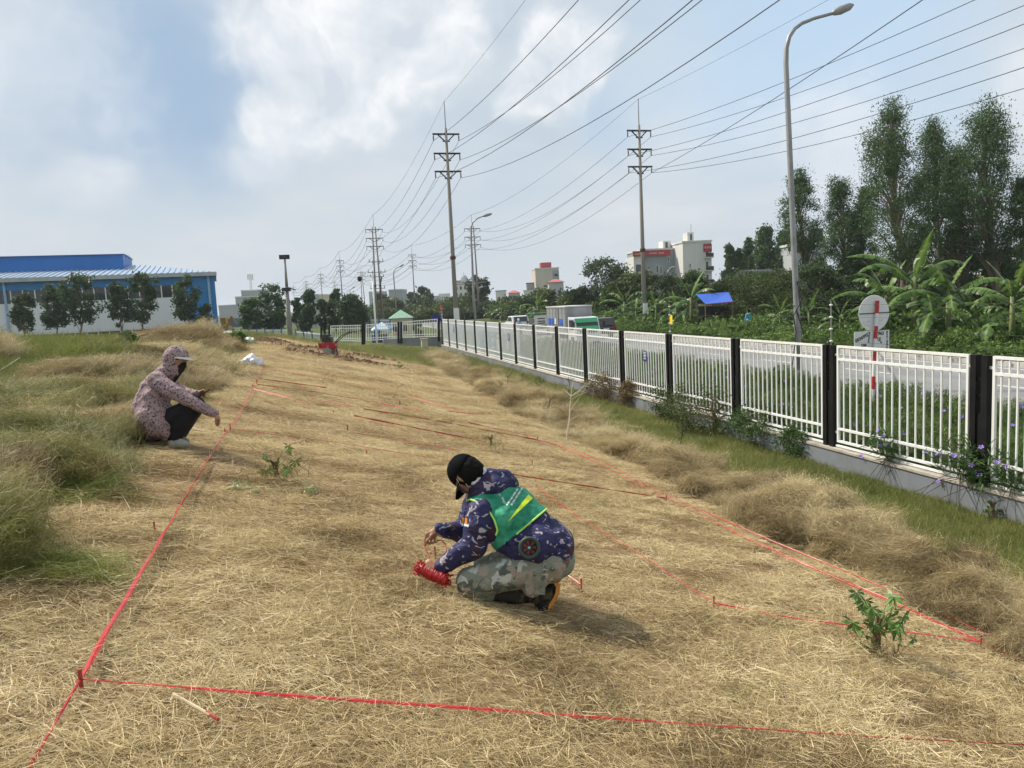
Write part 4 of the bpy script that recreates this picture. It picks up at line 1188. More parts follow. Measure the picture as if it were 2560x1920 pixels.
# gate house
o, r = frame_at(1006, 832, 72, R(10), zb=-1.45)
t = thing('gate_house', 'small cream gate house with a green pyramid roof', 'gate house', o, r)
H = at(1006, 795, 72)[2]+1.45
MB().box((-.95, 0, 0), (.95, 1.9, H)).build('wall', M['creamwall'], t)
MB().add([(-1.15, -.25, H+.002), (1.15, -.25, H+.002), (1.15, 2.15, H+.002), (-1.15, 2.15, H+.002), (0, .95, H+.78)], [(0, 1, 4), (1, 2, 4), (2, 3, 4), (3, 0, 4), (3, 2, 1, 0)]).build('roof', M['greenroof'], t)
MB().box((-1.0, -.06, H-.3), (1.0, -.005, H-.02)).build('cornice', M['beigewall'], t)
win(t, None, -.35, .45, -.02, H*.35, H*.72, .05)
win(t, None, -.85, -.5, -.02, H*.35, H*.72, .05)
# blue parasol and stall
o, r = frame_at(957, 845, 67, zb=-1.75)
t = thing('parasol', 'blue and white market parasol behind the gate fence', 'parasol', o, r)
hz = at(957, 822, 67)[2]+1.75
MB().tube([(0, 0, 0), (0, 0, hz+.55)], .03, 6).build('pole', M['white'], t)
M['parablue'] = mat('parasol_blue', None, (.10, .36, .70), .6); M['parawhite'] = mat('parasol_white', None, (.72, .76, .80), .6)
for k in range(8):
    a0, a1 = k*math.pi/4, (k+1)*math.pi/4
    c, s_ = math.cos, math.sin
    MB().add([(0, 0, hz+.58), (.95*c(a0), .95*s_(a0), hz), (.95*c(a1), .95*s_(a1), hz), (.5*c(a0), .5*s_(a0), hz+.36), (.5*c(a1), .5*s_(a1), hz+.36), (0, 0, hz+.55), (.95*c(a0), .95*s_(a0), hz-.12), (.95*c(a1), .95*s_(a1), hz-.12)],
             [(0, 3, 4), (3, 1, 2, 4), (1, 6, 7, 2)]).build('canopy_segment', M['parablue'] if k % 2 else M['parawhite'], t)
o, r = frame_at(953, 850, 67.5, zb=-1.75)
t = thing('street_stall', 'dark blue stall counter under the blue parasol', 'stall', o, r)
MB().box((-.75, -.3, .0), (.55, .4, .95)).build('counter', M['bluesign'], t)
MB().box((-.85, -.4, .951), (.65, .5, 1.0)).build('counter_top', M['bluepipe'], t)
MB().box((-.6, -.1, 1.001), (-.1, .3, 1.3)).build('box', M['bluetarp'], t)
# white camera pole, tall floodlight pole, beacon post
b0 = at(943, 866, 55); b0[2] = float(G(b0[0], b0[1]))-.1
t = thing('camera_pole', 'slim white security camera pole beside the gate fence', 'camera pole', b0)
tp = at(931, 693, 55)-b0
MB().tube([(0, 0, 0), tp*.5, tp], [.075, .06, .05], 8).build('post', M['white'], t, smooth=True)
MB().bar(tp, tp+np.array([-.9, 0, .12]), .06).build('arm', M['white'], t)
MB().lathe([(.02, .2), (.15, .15), (.17, 0), (.1, -.14), (.02, -.18)], 10, tuple(tp+np.array([-.9, 0, -.1]))).build('dome_camera', M['darkmetal'], t)
b0 = at(725, 838, 72); tp = at(712, 648, 72)-b0; md = at(717, 718, 72)-b0
t = thing('floodlight_pole', 'tall concrete pole with a thin mast and floodlight before the yard trees', 'pole', b0)
MB().tube([(0, 0, -1), md*.5, md], [.26, .2, .15], 10).build('shaft', M['concrete'], t, smooth=True)
MB().tube([md, tp], [.14, .08], 8).build('mast', M['galv'], t, smooth=True)
MB().box(tuple(tp+np.array([-.5, -.15, 0])), tuple(tp+np.array([.45, .15, .4]))).build('floodlight', M['darkmetal'], t)
MB().box(tuple(md*.97+np.array([-.45, -.3, -.25])), tuple(md*.97+np.array([.35, .3, .1]))).bar(md, md+np.array([.8, 0, -.3]), .1).build('junction', M['darkmetal'], t)
b0 = at(1106, 842, 56.4); tp = at(1104, 776, 56.4)-b0
t = thing('beacon_post', 'thin post with a red beacon at the corner of the white fence', 'post', b0)
MB().tube([(0, 0, -.3), tp], .05, 6).build('post', M['galv'], t)
MB().lathe([(.09, 0), (.11, .1), (.08, .3), (.02, .34)], 8, tuple(tp)).build('beacon', M['red'], t)
b0 = at(1091, 795, 60)
t = thing('notice_board', 'dark blue notice board above the gate fence by its corner', 'sign', (b0[0], b0[1], -1.6), -YAW)
MB().box((-.35, -.03, b0[2]+1.6-.28), (.35, .03, b0[2]+1.6+.18)).build('board', M['bluesign'], t)
for s in (-.3, .3): MB().bar((s, .06, 0), (s, .06, b0[2]+1.7), .05).build('leg', M['galv'], t)

# works fences beyond the plot: white pickets with blue posts, blue post fence further off
M['bluepost'] = weathered('blue_fence_post', (.02, .11, .34), .2, 3, .5)
def picket_fence(lbl, a, b_, n, h, every, pm, postm, r=.03):
    a, b_ = np.array(a), np.array(b_)
    t = thing('picket_fence', lbl, 'fence', a)
    d = b_-a
    rl = MB()
    for z in (.15, .9): rl.bar((0, 0, h*z), d+np.array([0, 0, h*z]), .05)
    rl.build('rail', pm, t)
    for k in range(n+1):
        p = d*k/n
        if k % every == 0: MB().bar(p, p+np.array([0, 0, h*1.12]), .14).build('post', postm, t)
        else: MB().bar(p+np.array([0, 0, .05]), p+np.array([0, 0, h]), r).build('picket', pm, t)
def onz(px, py, d, z):
    p = at(px, py, d); p[2] = z; return p
picket_fence('low white picket fence with blue posts between the warehouse and the tall pole', onz(548, 830, 84, -1.2), onz(718, 830, 78, -1.35), 78, 1.15, 9, M['white'], M['bluepost'], .05)
picket_fence('white picket fence left of the black gate posts', onz(740, 830, 74, -1.4), onz(803, 835, 66, -1.5), 30, 1.1, 10, M['white'], M['bluepost'])
picket_fence('long blue grey works fence with blue posts behind the yard trees', onz(700, 800, 190, -1.6), onz(978, 830, 90, -1.6), 120, 1.7, 6, M['palegrey'], M['bluepost'], .16)

# blue tarp shelter beyond the road
o, r = frame_at(1798, 790, 56, R(-6), zb=-1.5)
t = thing('tarp_shelter', 'blue tarpaulin shelter on poles among the bushes beyond the road', 'shelter', o, r)
z0 = at(1798, 758, 56)[2]+1.5; z1 = at(1798, 747, 56)[2]+1.5
MB().add([(-1.0, -.2, z0), (.95, -.3, z0+.08), (1.05, 2.2, z1+.45), (-1.35, 2.2, z1+.40), (0, 1, (z0+z1)/2+.1)], [(0, 1, 4), (1, 2, 4), (2, 3, 4), (3, 0, 4)]).build('tarp', M['bluetarp'], t)
MB().bar((-1.0, -.22, z0-.04), (.95, -.32, z0+.03), .06).build('edge_pole', M['signred'], t)
for x_, y_ in ((-1, -.2), (.9, -.3), (1.0, 2.1), (-1.3, 2.1)): MB().bar((x_, y_, -.4), (x_, y_, z0-.03+(.3 if y_ > 1 else 0)), .07).build('pole', M['timber'], t)
MB().box((-1.2, 2.0, 0), (1.0, 2.06, z0-.2)).build('back_sheet', M['darkmetal'], t)  # dark panel added to stand for the shade inside the shelter

# ------------------------------------------------------------------ vehicles
M['carwhite'] = weathered('white_car_paint', (.72, .73, .74), .15, 3, .25, spec=.6)
M['carblack'] = weathered('dark_car_paint', (.03, .03, .035), .2, 3, .25, spec=.6)
M['boxgrey'] = weathered('dirty_grey_box_panels', (.36, .36, .37), .6, 1.6, .5, dark=(.2, .2, .21), streak=True, metal=.2)
M['carggreen'] = weathered('dark_green_paint', (.04, .13, .07), .3, 3, .5)
M['visor'] = mat('green_sunstrip', None, (.05, .46, .20), .4)  # green of the sunstrip and of the windscreen reflection put into colour
M['lamp_r'] = mat('tail_lamp', None, (.35, .02, .02), .2); M['lamp_w'] = mat('head_lamp', None, (.75, .75, .72), .12, spec=.7)
M['tarp'] = weathered('dark_canvas', (.07, .08, .085), .4, 2, .85)
def wheel(parent, x, y, r, w=.22):
    Mx = Matrix.Translation((x, y, r))@Matrix.Rotation(R(90), 4, 'Y')
    wl = MB().lathe([(r*.62, -w/2), (r*.95, -w/2), (r, -w*.35), (r, w*.35), (r*.95, w/2), (r*.62, w/2)], 16, M=Mx).build('tyre', M['rubber'], parent)
    MB().lathe([(.08, -w/2-.01), (r*.6, -w*.4), (r*.6, w*.4), (.08, w/2+.01)], 12, M=Mx).build('rim', M['galv'], wl)
# box truck driving towards the viewer: local y runs to the rear
tr = thing('box_truck', 'white cab light truck with a dirty grey cargo box and green sunstrip on the road', 'truck', (17.9, 48.8, ROAD_Z), R(2))
cab = MB().prism([(0, .45), (-.06, 1.05), (.02, 1.15), (.38, 1.98), (1.45, 2.05), (1.5, .45)], -.9, .9, ax='x').build('cab', M['carwhite'], tr, bevel=.05)
MB().prism([(-.002, 1.17), (.32, 1.92), (.31, 1.95), (-.02, 1.18)], -.78, .78, ax='x').build('windscreen', M['glass'], cab)
MB().prism([(.20, 1.67), (.315, 1.93), (.30, 1.95), (.18, 1.68)], -.77, .77, ax='x').build('sunstrip', M['visor'], cab)  # top green band, sunstrip with the reflection painted in
MB().prism([(-.012, 1.175), (.09, 1.41), (.075, 1.425), (-.03, 1.185)], -.77, .77, ax='x').build('lower_reflection', M['visor'], cab)  # reflection low on the glass, painted as a solid green band
for s in (-1, 1):
    MB().box((s*.905-.012, .35, 1.2), (s*.905+.012, 1.2, 1.85)).build('side_window', M['glass'], cab)
    MB().box((s*.68-.18, -.09, .78), (s*.68+.18, -.04, .98)).build('headlight', M['lamp_w'], cab)
    MB().box((s*1.08-.09, -.1, 1.3), (s*1.08+.09, -.02, 1.72)).bar((s*.9, 0, 1.75), (s*1.08, -.05, 1.72), .03).build('mirror', M['carblack'], cab)
MB().box((-.6, -.1, .98), (.6, -.04, 1.12)).build('grille', M['darkmetal'], cab)
MB().box((-.92, -.16, .38), (.92, .05, .62)).build('bumper', M['carwhite'], cab)
MB().box((-.26, -.175, .44), (.26, -.165, .56)).build('number_plate', M['print'], cab)
bx = MB().box((-.98, 1.62, .85), (.98, 5.6, 2.72)).build('cargo_box', M['boxgrey'], tr)
MB().box((-1.02, 1.58, 2.722), (1.02, 5.64, 2.80)).build('box_roof', M['offwhite'], bx)
for y in np.linspace(1.7, 5.5, 7): MB().box((-1.0, y-.02, .86), (-.981, y+.02, 2.7)).build('rib', M['galv'], bx)
for y0_, y1_, z0_, z1_, c in ((4.6, 5.2, 1.5, 1.95, M['bluetarp']), (4.0, 4.45, 1.5, 1.95, M['bluetarp']), (3.55, 3.8, 1.55, 1.95, M['print']), (2.2, 2.8, 1.45, 1.9, M['bluetarp'])):
    MB().box((-1.004, y0_, z0_), (-.981, y1_, z1_)).build('faded_print', c, bx)
MB().box((-1.03, 3.0, .86), (-.981, 3.4, 2.7)).build('door_post', M['galv'], bx)
MB().box((-.5, .9, .5), (.5, 5.5, .84)).build('chassis', M['darkmetal'], tr)
for s in (-1, 1):
    wheel(tr, s*.8, .62, .38); wheel(tr, s*.78, 4.3, .38, .4)
def car(lbl, x, y, rz, paint, z=ROAD_Z, L=4.5, W=1.85, Hh=1.65, away=True, name='car'):
    t = thing(name, lbl, 'car', (x, y, z), rz)
    # y forward = nose at -y if facing viewer; tail at y=0 towards the viewer
    pr = [(0, .35), (-.02, .85), (.12, 1.0), (.42, Hh-.05), (1.0, Hh), (2.3, Hh-.05), (3.15, 1.05), (4.2, .92), (L, .7), (L, .35)]
    bd = MB().prism(pr, -W/2, W/2, ax='x').build('body', paint, t, bevel=.08)
    MB().prism([(.10, 1.02), (.36, Hh-.12), (.33, Hh-.10), (.06, 1.02)], -W*.4, W*.4, ax='x').build('rear_window', M['glass'], bd)
    MB().prism([(2.35, Hh-.1), (3.1, 1.08), (3.14, 1.1), (2.4, Hh-.08)], -W*.4, W*.4, ax='x').build('windscreen', M['glass'], bd)
    for s in (-1, 1):
        MB().prism([(.55, 1.05), (.7, Hh-.15), (2.25, Hh-.15), (2.8, 1.05)], s*W/2-.01, s*W/2+.01, ax='x').build('side_window', M['glass'], bd)
        MB().box((s*W*.39-.14, -.035, .85), (s*W*.39+.14, .02, 1.02)).build('tail_light', M['lamp_r'], bd)
        wheel(t, s*(W/2-.12), .85, .35); wheel(t, s*(W/2-.12), 3.55, .35)
    MB().box((-.26, -.05, .68), (.26, -.03, .8)).build('number_plate', M['print'], bd)
    MB().box((-W*.46, -.06, .38), (W*.46, .05, .58)).build('bumper', M['darkmetal'], bd)
    return t
p = at(1306, 830, 84)
car('white estate car driving away in the far lane behind the fence', 22.3, 82, R(-1), M['carwhite'])
car('dark parked car half hidden behind the truck cab', 22.6, 57.5, R(4), M['carblack'])
t = thing('cargo_tricycle', 'dark green cargo tricycle with a white rear board behind the truck', 'tricycle', (20.9, 69.5, ROAD_Z), R(-1))
cb = MB()
for x_ in (-.85, .85):
    for y_ in (0, 2.2): cb.bar((x_, y_, .6), (x_, y_, 2.0), .07)
cb.bar((-.85, 0, 2.0), (.85, 0, 2.0), .08).bar((-.85, 2.2, 2.0), (.85, 2.2, 2.0), .08).bar((-.85, 0, 2.0), (-.85, 2.2, 2.0), .08).bar((.85, 0, 2.0), (.85, 2.2, 2.0), .08)
cb.box((-.88, -.02, .55), (.88, 2.25, .75))
cb.build('frame', M['carggreen'], t)
MB().box((-.9, -.05, 1.99), (.9, 2.3, 2.06)).build('roof', M['carggreen'], t)
bd = MB().box((-.72, -.09, .95), (.60, -.04, 1.85)).build('rear_board', M['offwhite'], t)
for z_ in (1.55, 1.3, 1.12): MB().box((-.4, -.096, z_-.05), (.3, -.091, z_+.05)).build('text_line', M['ink'], bd)
MB().box((-.7, .1, .76), (.6, 2.1, 1.5)).build('load', M['tarp'], t)
for s in (-1, 1): wheel(t, s*.75, .5, .3)
wheel(t, 0, 2.9, .3, .12)
MB().bar((0, 2.2, .5), (0, 2.9, .9), .12).box((-.25, 2.2, .6), (.25, 2.9, .85)).build('seat', M['darkmetal'], t)
# white car, lorry with canvas on the raised road; far van
p = at(2464, 668, 82); 
cr = car('white saloon car on the raised road behind the eucalyptus trees', p[0]-1.8, p[1]-.5, R(-82), M['carwhite'], z=p[2]-.45, Hh=1.45)
p = at(1890, 705, 96)
t = thing('canvas_lorry', 'lorry with a dark rounded canvas cover showing above the bushes', 'lorry', (p[0]-2, p[1], p[2]-1.6), R(-75))
MB().prism([(-1.1, 1.0), (-1.1, 2.75), (-.8, 3.0), (0, 3.12), (.8, 3.0), (1.1, 2.75), (1.1, 1.0)], 0, 5, ax='y').build('canvas', M['tarp'], t)
MB().box((-1.05, 5.1, .6), (1.05, 6.6, 2.4)).build('cab', M['carggreen'], t)
MB().box((-.5, .2, .5), (.5, 6.5, .95)).build('chassis', M['darkmetal'], t)
for s in (-1, 1): wheel(t, s*.95, 1.0, .45); wheel(t, s*.95, 5.8, .45)
p = at(1438, 741, 200)
car('tiny white van far off among the trees left of the dark crown', p[0], p[1], R(20), M['carwhite'], z=p[2]-.4, Hh=1.9)
# yard lorry trailer and yellow digger by the warehouse corner
p = at(585, 815, 120)
t = thing('trailer', 'dark grey trailer parked beyond the white picket fence', 'trailer', (p[0], p[1], -1.4), -YAW)
MB().box((-1.4, 0, .9), (3.5, 2.4, 2.3)).build('body', M['midgrey'], t)
for x_ in (-.6, 2.0, 3.0): wheel_ = MB().lathe([(.2, -.1), (.45, -.1), (.45, .1), (.2, .1)], 12, M=Matrix.Translation((x_, -.05, .45))@Matrix.Rotation(R(90), 4, 'X')).build('tyre', M['rubber'], t)
p = at(560, 812, 112)
t = thing('digger', 'small yellow digger by the blue corner of the warehouse', 'digger', (p[0], p[1], -1.4), -YAW)
M['digyellow'] = weathered('digger_yellow', (.62, .33, .03), .3, 3, .5)
MB().box((-.6, 0, .8), (.6, 1.4, 1.3)).box((-.55, .2, 1.3), (.2, 1.2, 2.5)).build('cab', M['digyellow'], t)
MB().bar((.3, .6, 1.3), (1.0, .6, 2.7), .22).bar((1.0, .6, 2.7), (1.6, .6, 1.5), .18).build('boom', M['digyellow'], t)
MB().box((-.8, -.1, .2), (.8, .3, .75)).box((-.8, 1.1, .2), (.8, 1.5, .75)).build('track', M['rubber'], t)
# parked motorbike and rider
def motorbike(t, c):
    for y_ in (-.6, .6):
        Mx = Matrix.Translation((0, y_, .29))@Matrix.Rotation(R(90), 4, 'Y')
        MB().lathe([(.2, -.04), (.29, -.04), (.29, .04), (.2, .04)], 14, M=Mx).build('wheel', M['rubber'], t)
    MB().prism([(-.75, .55), (-.55, .75), (.1, .72), (.2, .55), (.4, .62), (.5, .95), (.62, .95), (.55, .5), (.25, .32), (-.3, .32)], -.13, .13, ax='x').build('body', c, t, bevel=.03)
    MB().prism([(-.7, .76), (-.6, .84), (.1, .80), (.12, .73)], -.14, .14, ax='x').build('saddle', M['carblack'], t)
    MB().tube([(-.32, .5, 1.02), (0, .55, 1.0), (.32, .5, 1.02)], .02, 6).build('handlebar', M['darkmetal'], t)
    MB().bar((0, .55, .95), (0, .6, .3), .06).build('fork', M['darkmetal'], t)
p = at(1772, 793, 55)
t = thing('motorbike', 'dark motorbike parked in front of the blue tarp shelter', 'motorbike', (p[0], p[1], float(G(p[0], p[1]))), R(70)); motorbike(t, M['carblack'])
t = thing('motorbike', 'motorbike ridden by the person in a white helmet behind the hoarding', 'motorbike', (19.2, 71.5, ROAD_Z), R(182)); motorbike(t, M['bluetarp'])
RIDER = (19.2, 71.5, ROAD_Z)
# ------------------------------------------------------------------ vegetation
def leafmat(name, a, b_, c, trans=.3):
    return leafy(name, [(0, a), (.5, b_), (1, c)], trans, .5, inst=False)
M['bark'] = weathered('brown_bark', (.16, .11, .08), .5, 6, .9, bumpy=.6)
M['palebark'] = weathered('pale_bark', (.27, .20, .15), .5, 5, .9, bumpy=.4)
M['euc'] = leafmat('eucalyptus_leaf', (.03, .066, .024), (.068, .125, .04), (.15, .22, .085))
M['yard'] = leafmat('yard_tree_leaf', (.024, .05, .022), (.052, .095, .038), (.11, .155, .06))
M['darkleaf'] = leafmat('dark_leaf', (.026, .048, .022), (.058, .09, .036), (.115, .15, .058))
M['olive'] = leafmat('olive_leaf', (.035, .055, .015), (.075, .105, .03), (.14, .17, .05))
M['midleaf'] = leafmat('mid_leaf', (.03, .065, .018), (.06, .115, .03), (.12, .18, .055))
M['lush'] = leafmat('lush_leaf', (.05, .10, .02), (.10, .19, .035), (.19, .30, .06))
def leaf_cloud(C, rad, n, size, rs, aspect=.45, droop=0.0, tri=False):
    """n leaves per clump centre, rhombic leaves around each centre; returns v, f, c"""
    m = len(C)
    k = np.repeat(np.arange(m), n)
    off = rs.normal(0, .37, (m*n, 3))
    P = C[k]+off*rad[k][:, None]*np.array([1, 1, .8])
    d = rs.normal(0, 1, (m*n, 3)); d[:, 2] -= droop; d /= np.linalg.norm(d, axis=1, keepdims=True)
    s = np.cross(d, rs.normal(0, 1, (m*n, 3))); s /= np.linalg.norm(s, axis=1, keepdims=True)
    L = (size*rs.uniform(.6, 1.3, m*n))[:, None]
    W = L*aspect
    V = np.stack([P-d*L*.5, P+s*W*.5, P+d*L*.5, P-s*W*.5], 1).reshape(-1, 3)
    F = np.arange(m*n*4).reshape(-1, 4)
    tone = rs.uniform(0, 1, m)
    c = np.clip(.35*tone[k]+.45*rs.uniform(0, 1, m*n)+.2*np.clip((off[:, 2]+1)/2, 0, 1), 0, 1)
    return V, F, np.repeat(c, 4)
def leaf_obj(name, V, F, c, material, parent):
    me = npmesh(name, V, F); fattr(me, 'c', c)
    return link(name, me, material, parent)
def tree(name, lbl, base, H, W, kind, seed, group=None, leaf=None, lm=None, lean=(0, 0), n_cl=None, per=None, bare=.3, cat='tree'):
    rs = np.random.default_rng(seed)
    base = np.array(base, float)
    t = thing(name, lbl, cat, base, group=group)
    dist = np.linalg.norm(base-CO)
    leaf = leaf or max(.10, dist*.0036)
    top = np.array([lean[0], lean[1], H])
    # trunk with a few limbs
    tm = MB(); r0 = max(.06, H*.013)
    wob = rs.normal(0, W*.05, (6, 3)); wob[0] = 0; wob[:, 2] = 0
    tp = [top*f+wob[i] for i, f in enumerate((0, .2, .4, .6, .8, .97))]
    tp[0] = np.array([0, 0, -.4])
    tm.tube(tp, [r0*1.25, r0, r0*.8, r0*.6, r0*.35, r0*.1], 7)
    C = []; RR = []
    n_cl = n_cl or {'euc': 70, 'round': 60, 'shrub': 34, 'cone': 50, 'wisp': 16}[kind]
    tries = 0
    while len(C) < n_cl and tries < 6000:
        tries += 1
        f = rs.uniform(bare, 1.0)
        u = (f-bare)/(1-bare)
        if kind == 'euc': prof = min(1, .5+u*2.0)*(1-u)**.55*1.12+.05
        elif kind == 'cone': prof = (1-u)**.6*1.0+.12
        elif kind == 'wisp': prof = .6+.4*np.sin(np.pi*u)
        else: prof = np.sqrt(max(.02, 1-(2*u-1)**2*.9))
        a = rs.uniform(0, 2*np.pi); rr = np.sqrt(rs.uniform(.12, 1))*prof*W*.5*rs.uniform(.75, 1.12)
        axis_p = top*f+np.array([np.interp(f, (0, .2, .4, .6, .8, .97), wob[:, 0]), np.interp(f, (0, .2, .4, .6, .8, .97), wob[:, 1]), 0])
        p = axis_p+np.array([rr*np.cos(a), rr*np.sin(a), rs.normal(0, .03*H)])
        C.append(p); RR.append(W*rs.uniform(.13, .25)*(1.0 if kind not in ('euc', 'cone') else 1.1))
        if len(C) % 3 == 0:
            j = max(0, f-.12-.15*rs.uniform())
            q = top*j
            tm.tube([q, (q+p)/2+np.array([0, 0, .04*H]), p], [r0*.35, r0*.22, r0*.06], 5)
    tm.build('trunk', M['palebark'] if kind == 'euc' else M['bark'], t, smooth=True)
    C = np.array(C); RR = np.array(RR)
    per = per or int(np.clip(150*(RR.mean()/leaf/4)**2, 60, 260))
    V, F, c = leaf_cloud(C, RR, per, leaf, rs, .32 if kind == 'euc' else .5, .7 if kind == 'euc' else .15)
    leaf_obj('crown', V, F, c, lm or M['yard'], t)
    return t
def tree_px(name, lbl, px, ytop, wpx, d, zb, kind, seed, bx=None, **kw):
    b = at(bx if bx is not None else px, 800, d); b[2] = zb
    tp = at(px, ytop, d)
    H = tp[2]-zb
    return tree(name, lbl, b, H, wpx*d/FPX*(1.32 if kind == 'euc' else 1.15 if kind == 'cone' else 1), kind, seed, lean=(tp[0]-b[0], tp[1]-b[1]), **kw)

# trees along the warehouse
for k, (px, yt, w, d, bx, lb) in enumerate(((58, 738, 58, 78, 57, 'small dark tree behind the hay topped mound before the warehouse'), (137, 722, 76, 80, 139, 'slim trunked tree before the white wall of the warehouse, left of the broad crown'), (193, 694, 95, 79, 196, 'broad dark tree before the blue warehouse, widest of the row'),
        (298, 716, 66, 80, 303, 'tree with a bare lower trunk in the middle of the warehouse wall'), (350, 690, 80, 79, 352, 'tallest tree before the warehouse, beside the bare trunked one'), (464, 700, 74, 80, 474, 'tree near the blue end of the warehouse'), (508, 765, 50, 80, 500, 'low bushy tree at the blue end of the warehouse'))):
    tree_px('yard_tree', lb, px, yt, w*.95, d, -1.25, 'round', 300+k, bx, group='trees before the warehouse', bare=.40 if k < 6 else .05, lm=M['yard'], n_cl=60)
# trees in the works yard
for k, (px, yt, w, d, bare, lb) in enumerate(((626, 752, 58, 84, .2, 'bright rounded tree by the white picket fence'), (676, 716, 74, 86, .18, 'tall dark tree left of the floodlight pole'), (741, 748, 26, 96, .4, 'slender tree right of the floodlight pole'), (772, 730, 36, 100, .5, 'thin tree with a small high crown over the yard'), (766, 762, 44, 92, .2, 'low dark tree beside the floodlight pole and thin tree'),
        (806, 755, 36, 104, .2, 'dark tree behind the thin high crowned tree'), (838, 727, 30, 106, .55, 'umbrella shaped small crown on a thin trunk over the yard'), (838, 756, 44, 103, .2, 'dense dark tree under the umbrella shaped crown'), (874, 740, 66, 96, .22, 'wide dark round tree left of the camera pole'), (900, 762, 34, 100, .25, 'low tree at the right of the wide round yard tree'), (700, 765, 30, 100, .2, 'small tree behind the floodlight pole foot'))):
    tree_px('yard_tree', lb, px, yt, w, d, -1.5, 'round', 330+k, group='trees in the works yard', bare=bare, lm=M['yard'] if k else M['midleaf'])
# eucalyptus beyond the road
for k, (px, yt, w, d, bx, bare, lb) in enumerate(((1983, 437, 88, 75, 2030, .42, 'slim leaning eucalyptus right behind the tall street lamp'), (2097, 455, 82, 70, 2125, .30, 'eucalyptus with a pointed crown between the lamp and the tallest tree'), (2160, 478, 62, 71, 2140, .30, 'narrow eucalyptus tucked against the left of the tallest tree'),
        (2222, 265, 128, 62, 2262, .26, 'tallest dense eucalyptus, shaped like a column'), (2335, 325, 110, 66, 2345, .22, 'broad eucalyptus with a thin pale top beside the tallest one'), (2452, 277, 140, 60, 2490, .30, 'tall ragged eucalyptus with a bare leaning trunk'), (2400, 380, 90, 63, 2405, .2, 'dark eucalyptus filling the gap between the two broad ones'), (2560, 460, 75, 58, 2560, .3, 'eucalyptus standing right of the bare trunked one'),
        (1824, 616, 34, 125, 1826, .1, 'small pointed eucalyptus first of the far clump'), (1850, 633, 28, 125, 1850, .1, 'smallest eucalyptus of the far clump'), (1873, 607, 34, 124, 1874, .1, 'pointed dark eucalyptus in the far clump'), (1914, 577, 66, 120, 1914, .08, 'largest eucalyptus of the far clump'), (1958, 592, 50, 118, 1958, .08, 'eucalyptus of the far clump nearest the tall lamp'))):
    tree_px('eucalyptus_tree', lb, px, yt, w, d, -1.5, 'euc' if k < 8 else 'cone', 360+k, bx, group='eucalyptus trees beyond the road', bare=bare, lm=M['euc'], n_cl=(240 if k in (3, 4, 5) else 140), leaf=(.22 if k < 8 else None), per=120 if k < 8 else 90)
tree_px('broadleaf_tree', 'big dark irregular tree beyond the truck', 1505, 650, 128, 105, -1.6, 'round', 390, bare=.05, lm=M['darkleaf'], n_cl=70)
tree_px('broadleaf_tree', 'lower dark tree joined to the right of the big dark tree', 1578, 690, 90, 100, -1.6, 'round', 391, bare=.02, lm=M['darkleaf'], n_cl=50)
tree_px('broadleaf_tree', 'dark round tree between the tall verge pole and the curved lamp', 1196, 690, 62, 150, -1.6, 'round', 392, bare=.08, lm=M['darkleaf'])
tree_px('broadleaf_tree', 'far dark tree left of the tall verge pole', 1062, 718, 46, 215, -1.6, 'round', 393, bare=.02, lm=M['yard'])
tree_px('broadleaf_tree', 'smaller far tree left of the far dark tree', 1032, 734, 32, 220, -1.6, 'round', 394, bare=.02, lm=M['yard'])
tree_px('broadleaf_tree', 'far tree behind the twin pole and camera pole', 955, 742, 50, 200, -1.6, 'round', 395, bare=.02, lm=M['yard'])
# shrubs making the green belt beyond the road
env = np.array([(860, 770), (930, 765), (1010, 765), (1100, 758), (1240, 748), (1300, 742), (1400, 738), (1440, 722), (1560, 705), (1640, 680), (1700, 690), (1770, 680), (1830, 700), (1920, 685), (2000, 660), (2100, 655), (2200, 650), (2300, 640), (2400, 640), (2500, 620), (2600, 610)])
marks = ((900, 'behind the wide round yard tree'), (960, 'behind the camera pole'), (1010, 'behind the gate house roof'), (1060, 'behind the gate fence panels'), (1120, 'behind the beacon post'), (1180, 'around the tall verge pole'), (1235, 'near the curved lamp and far twin pole'),
         (1300, 'above the painted hoarding'), (1370, 'above the white estate car'), (1440, 'behind the truck box'), (1530, 'under the big dark tree'), (1600, 'left of the far roadside pole'), (1680, 'below the broad grey block'), (1760, 'below the off-white tower'), (1840, 'around the blue tarp shelter'), (1930, 'below the far eucalyptus clump'), (2010, 'behind the tall street lamp'), (2090, 'below the pointed eucalyptus'), (2170, 'behind the small banana plants'), (2260, 'behind the round sign'), (2350, 'behind the largest banana plant'), (2450, 'below the broad eucalyptus'), (2700, 'below the ragged eucalyptus with the bare trunk'))
def shrub_label(x, row, k):
    return '%s %s shrub %s, %s row' % (('dark', 'olive', 'mid green', 'dark', 'olive')[k % 5], ('round', 'ragged', 'spreading')[k % 3], next(m for v, m in marks if x < v), 'rear' if row == 0 else 'front')
adj = ('rounded', 'spreading', 'ragged', 'dense', 'loose', 'tall', 'low', 'tangled')
k = 0
rsv = np.random.default_rng(77)
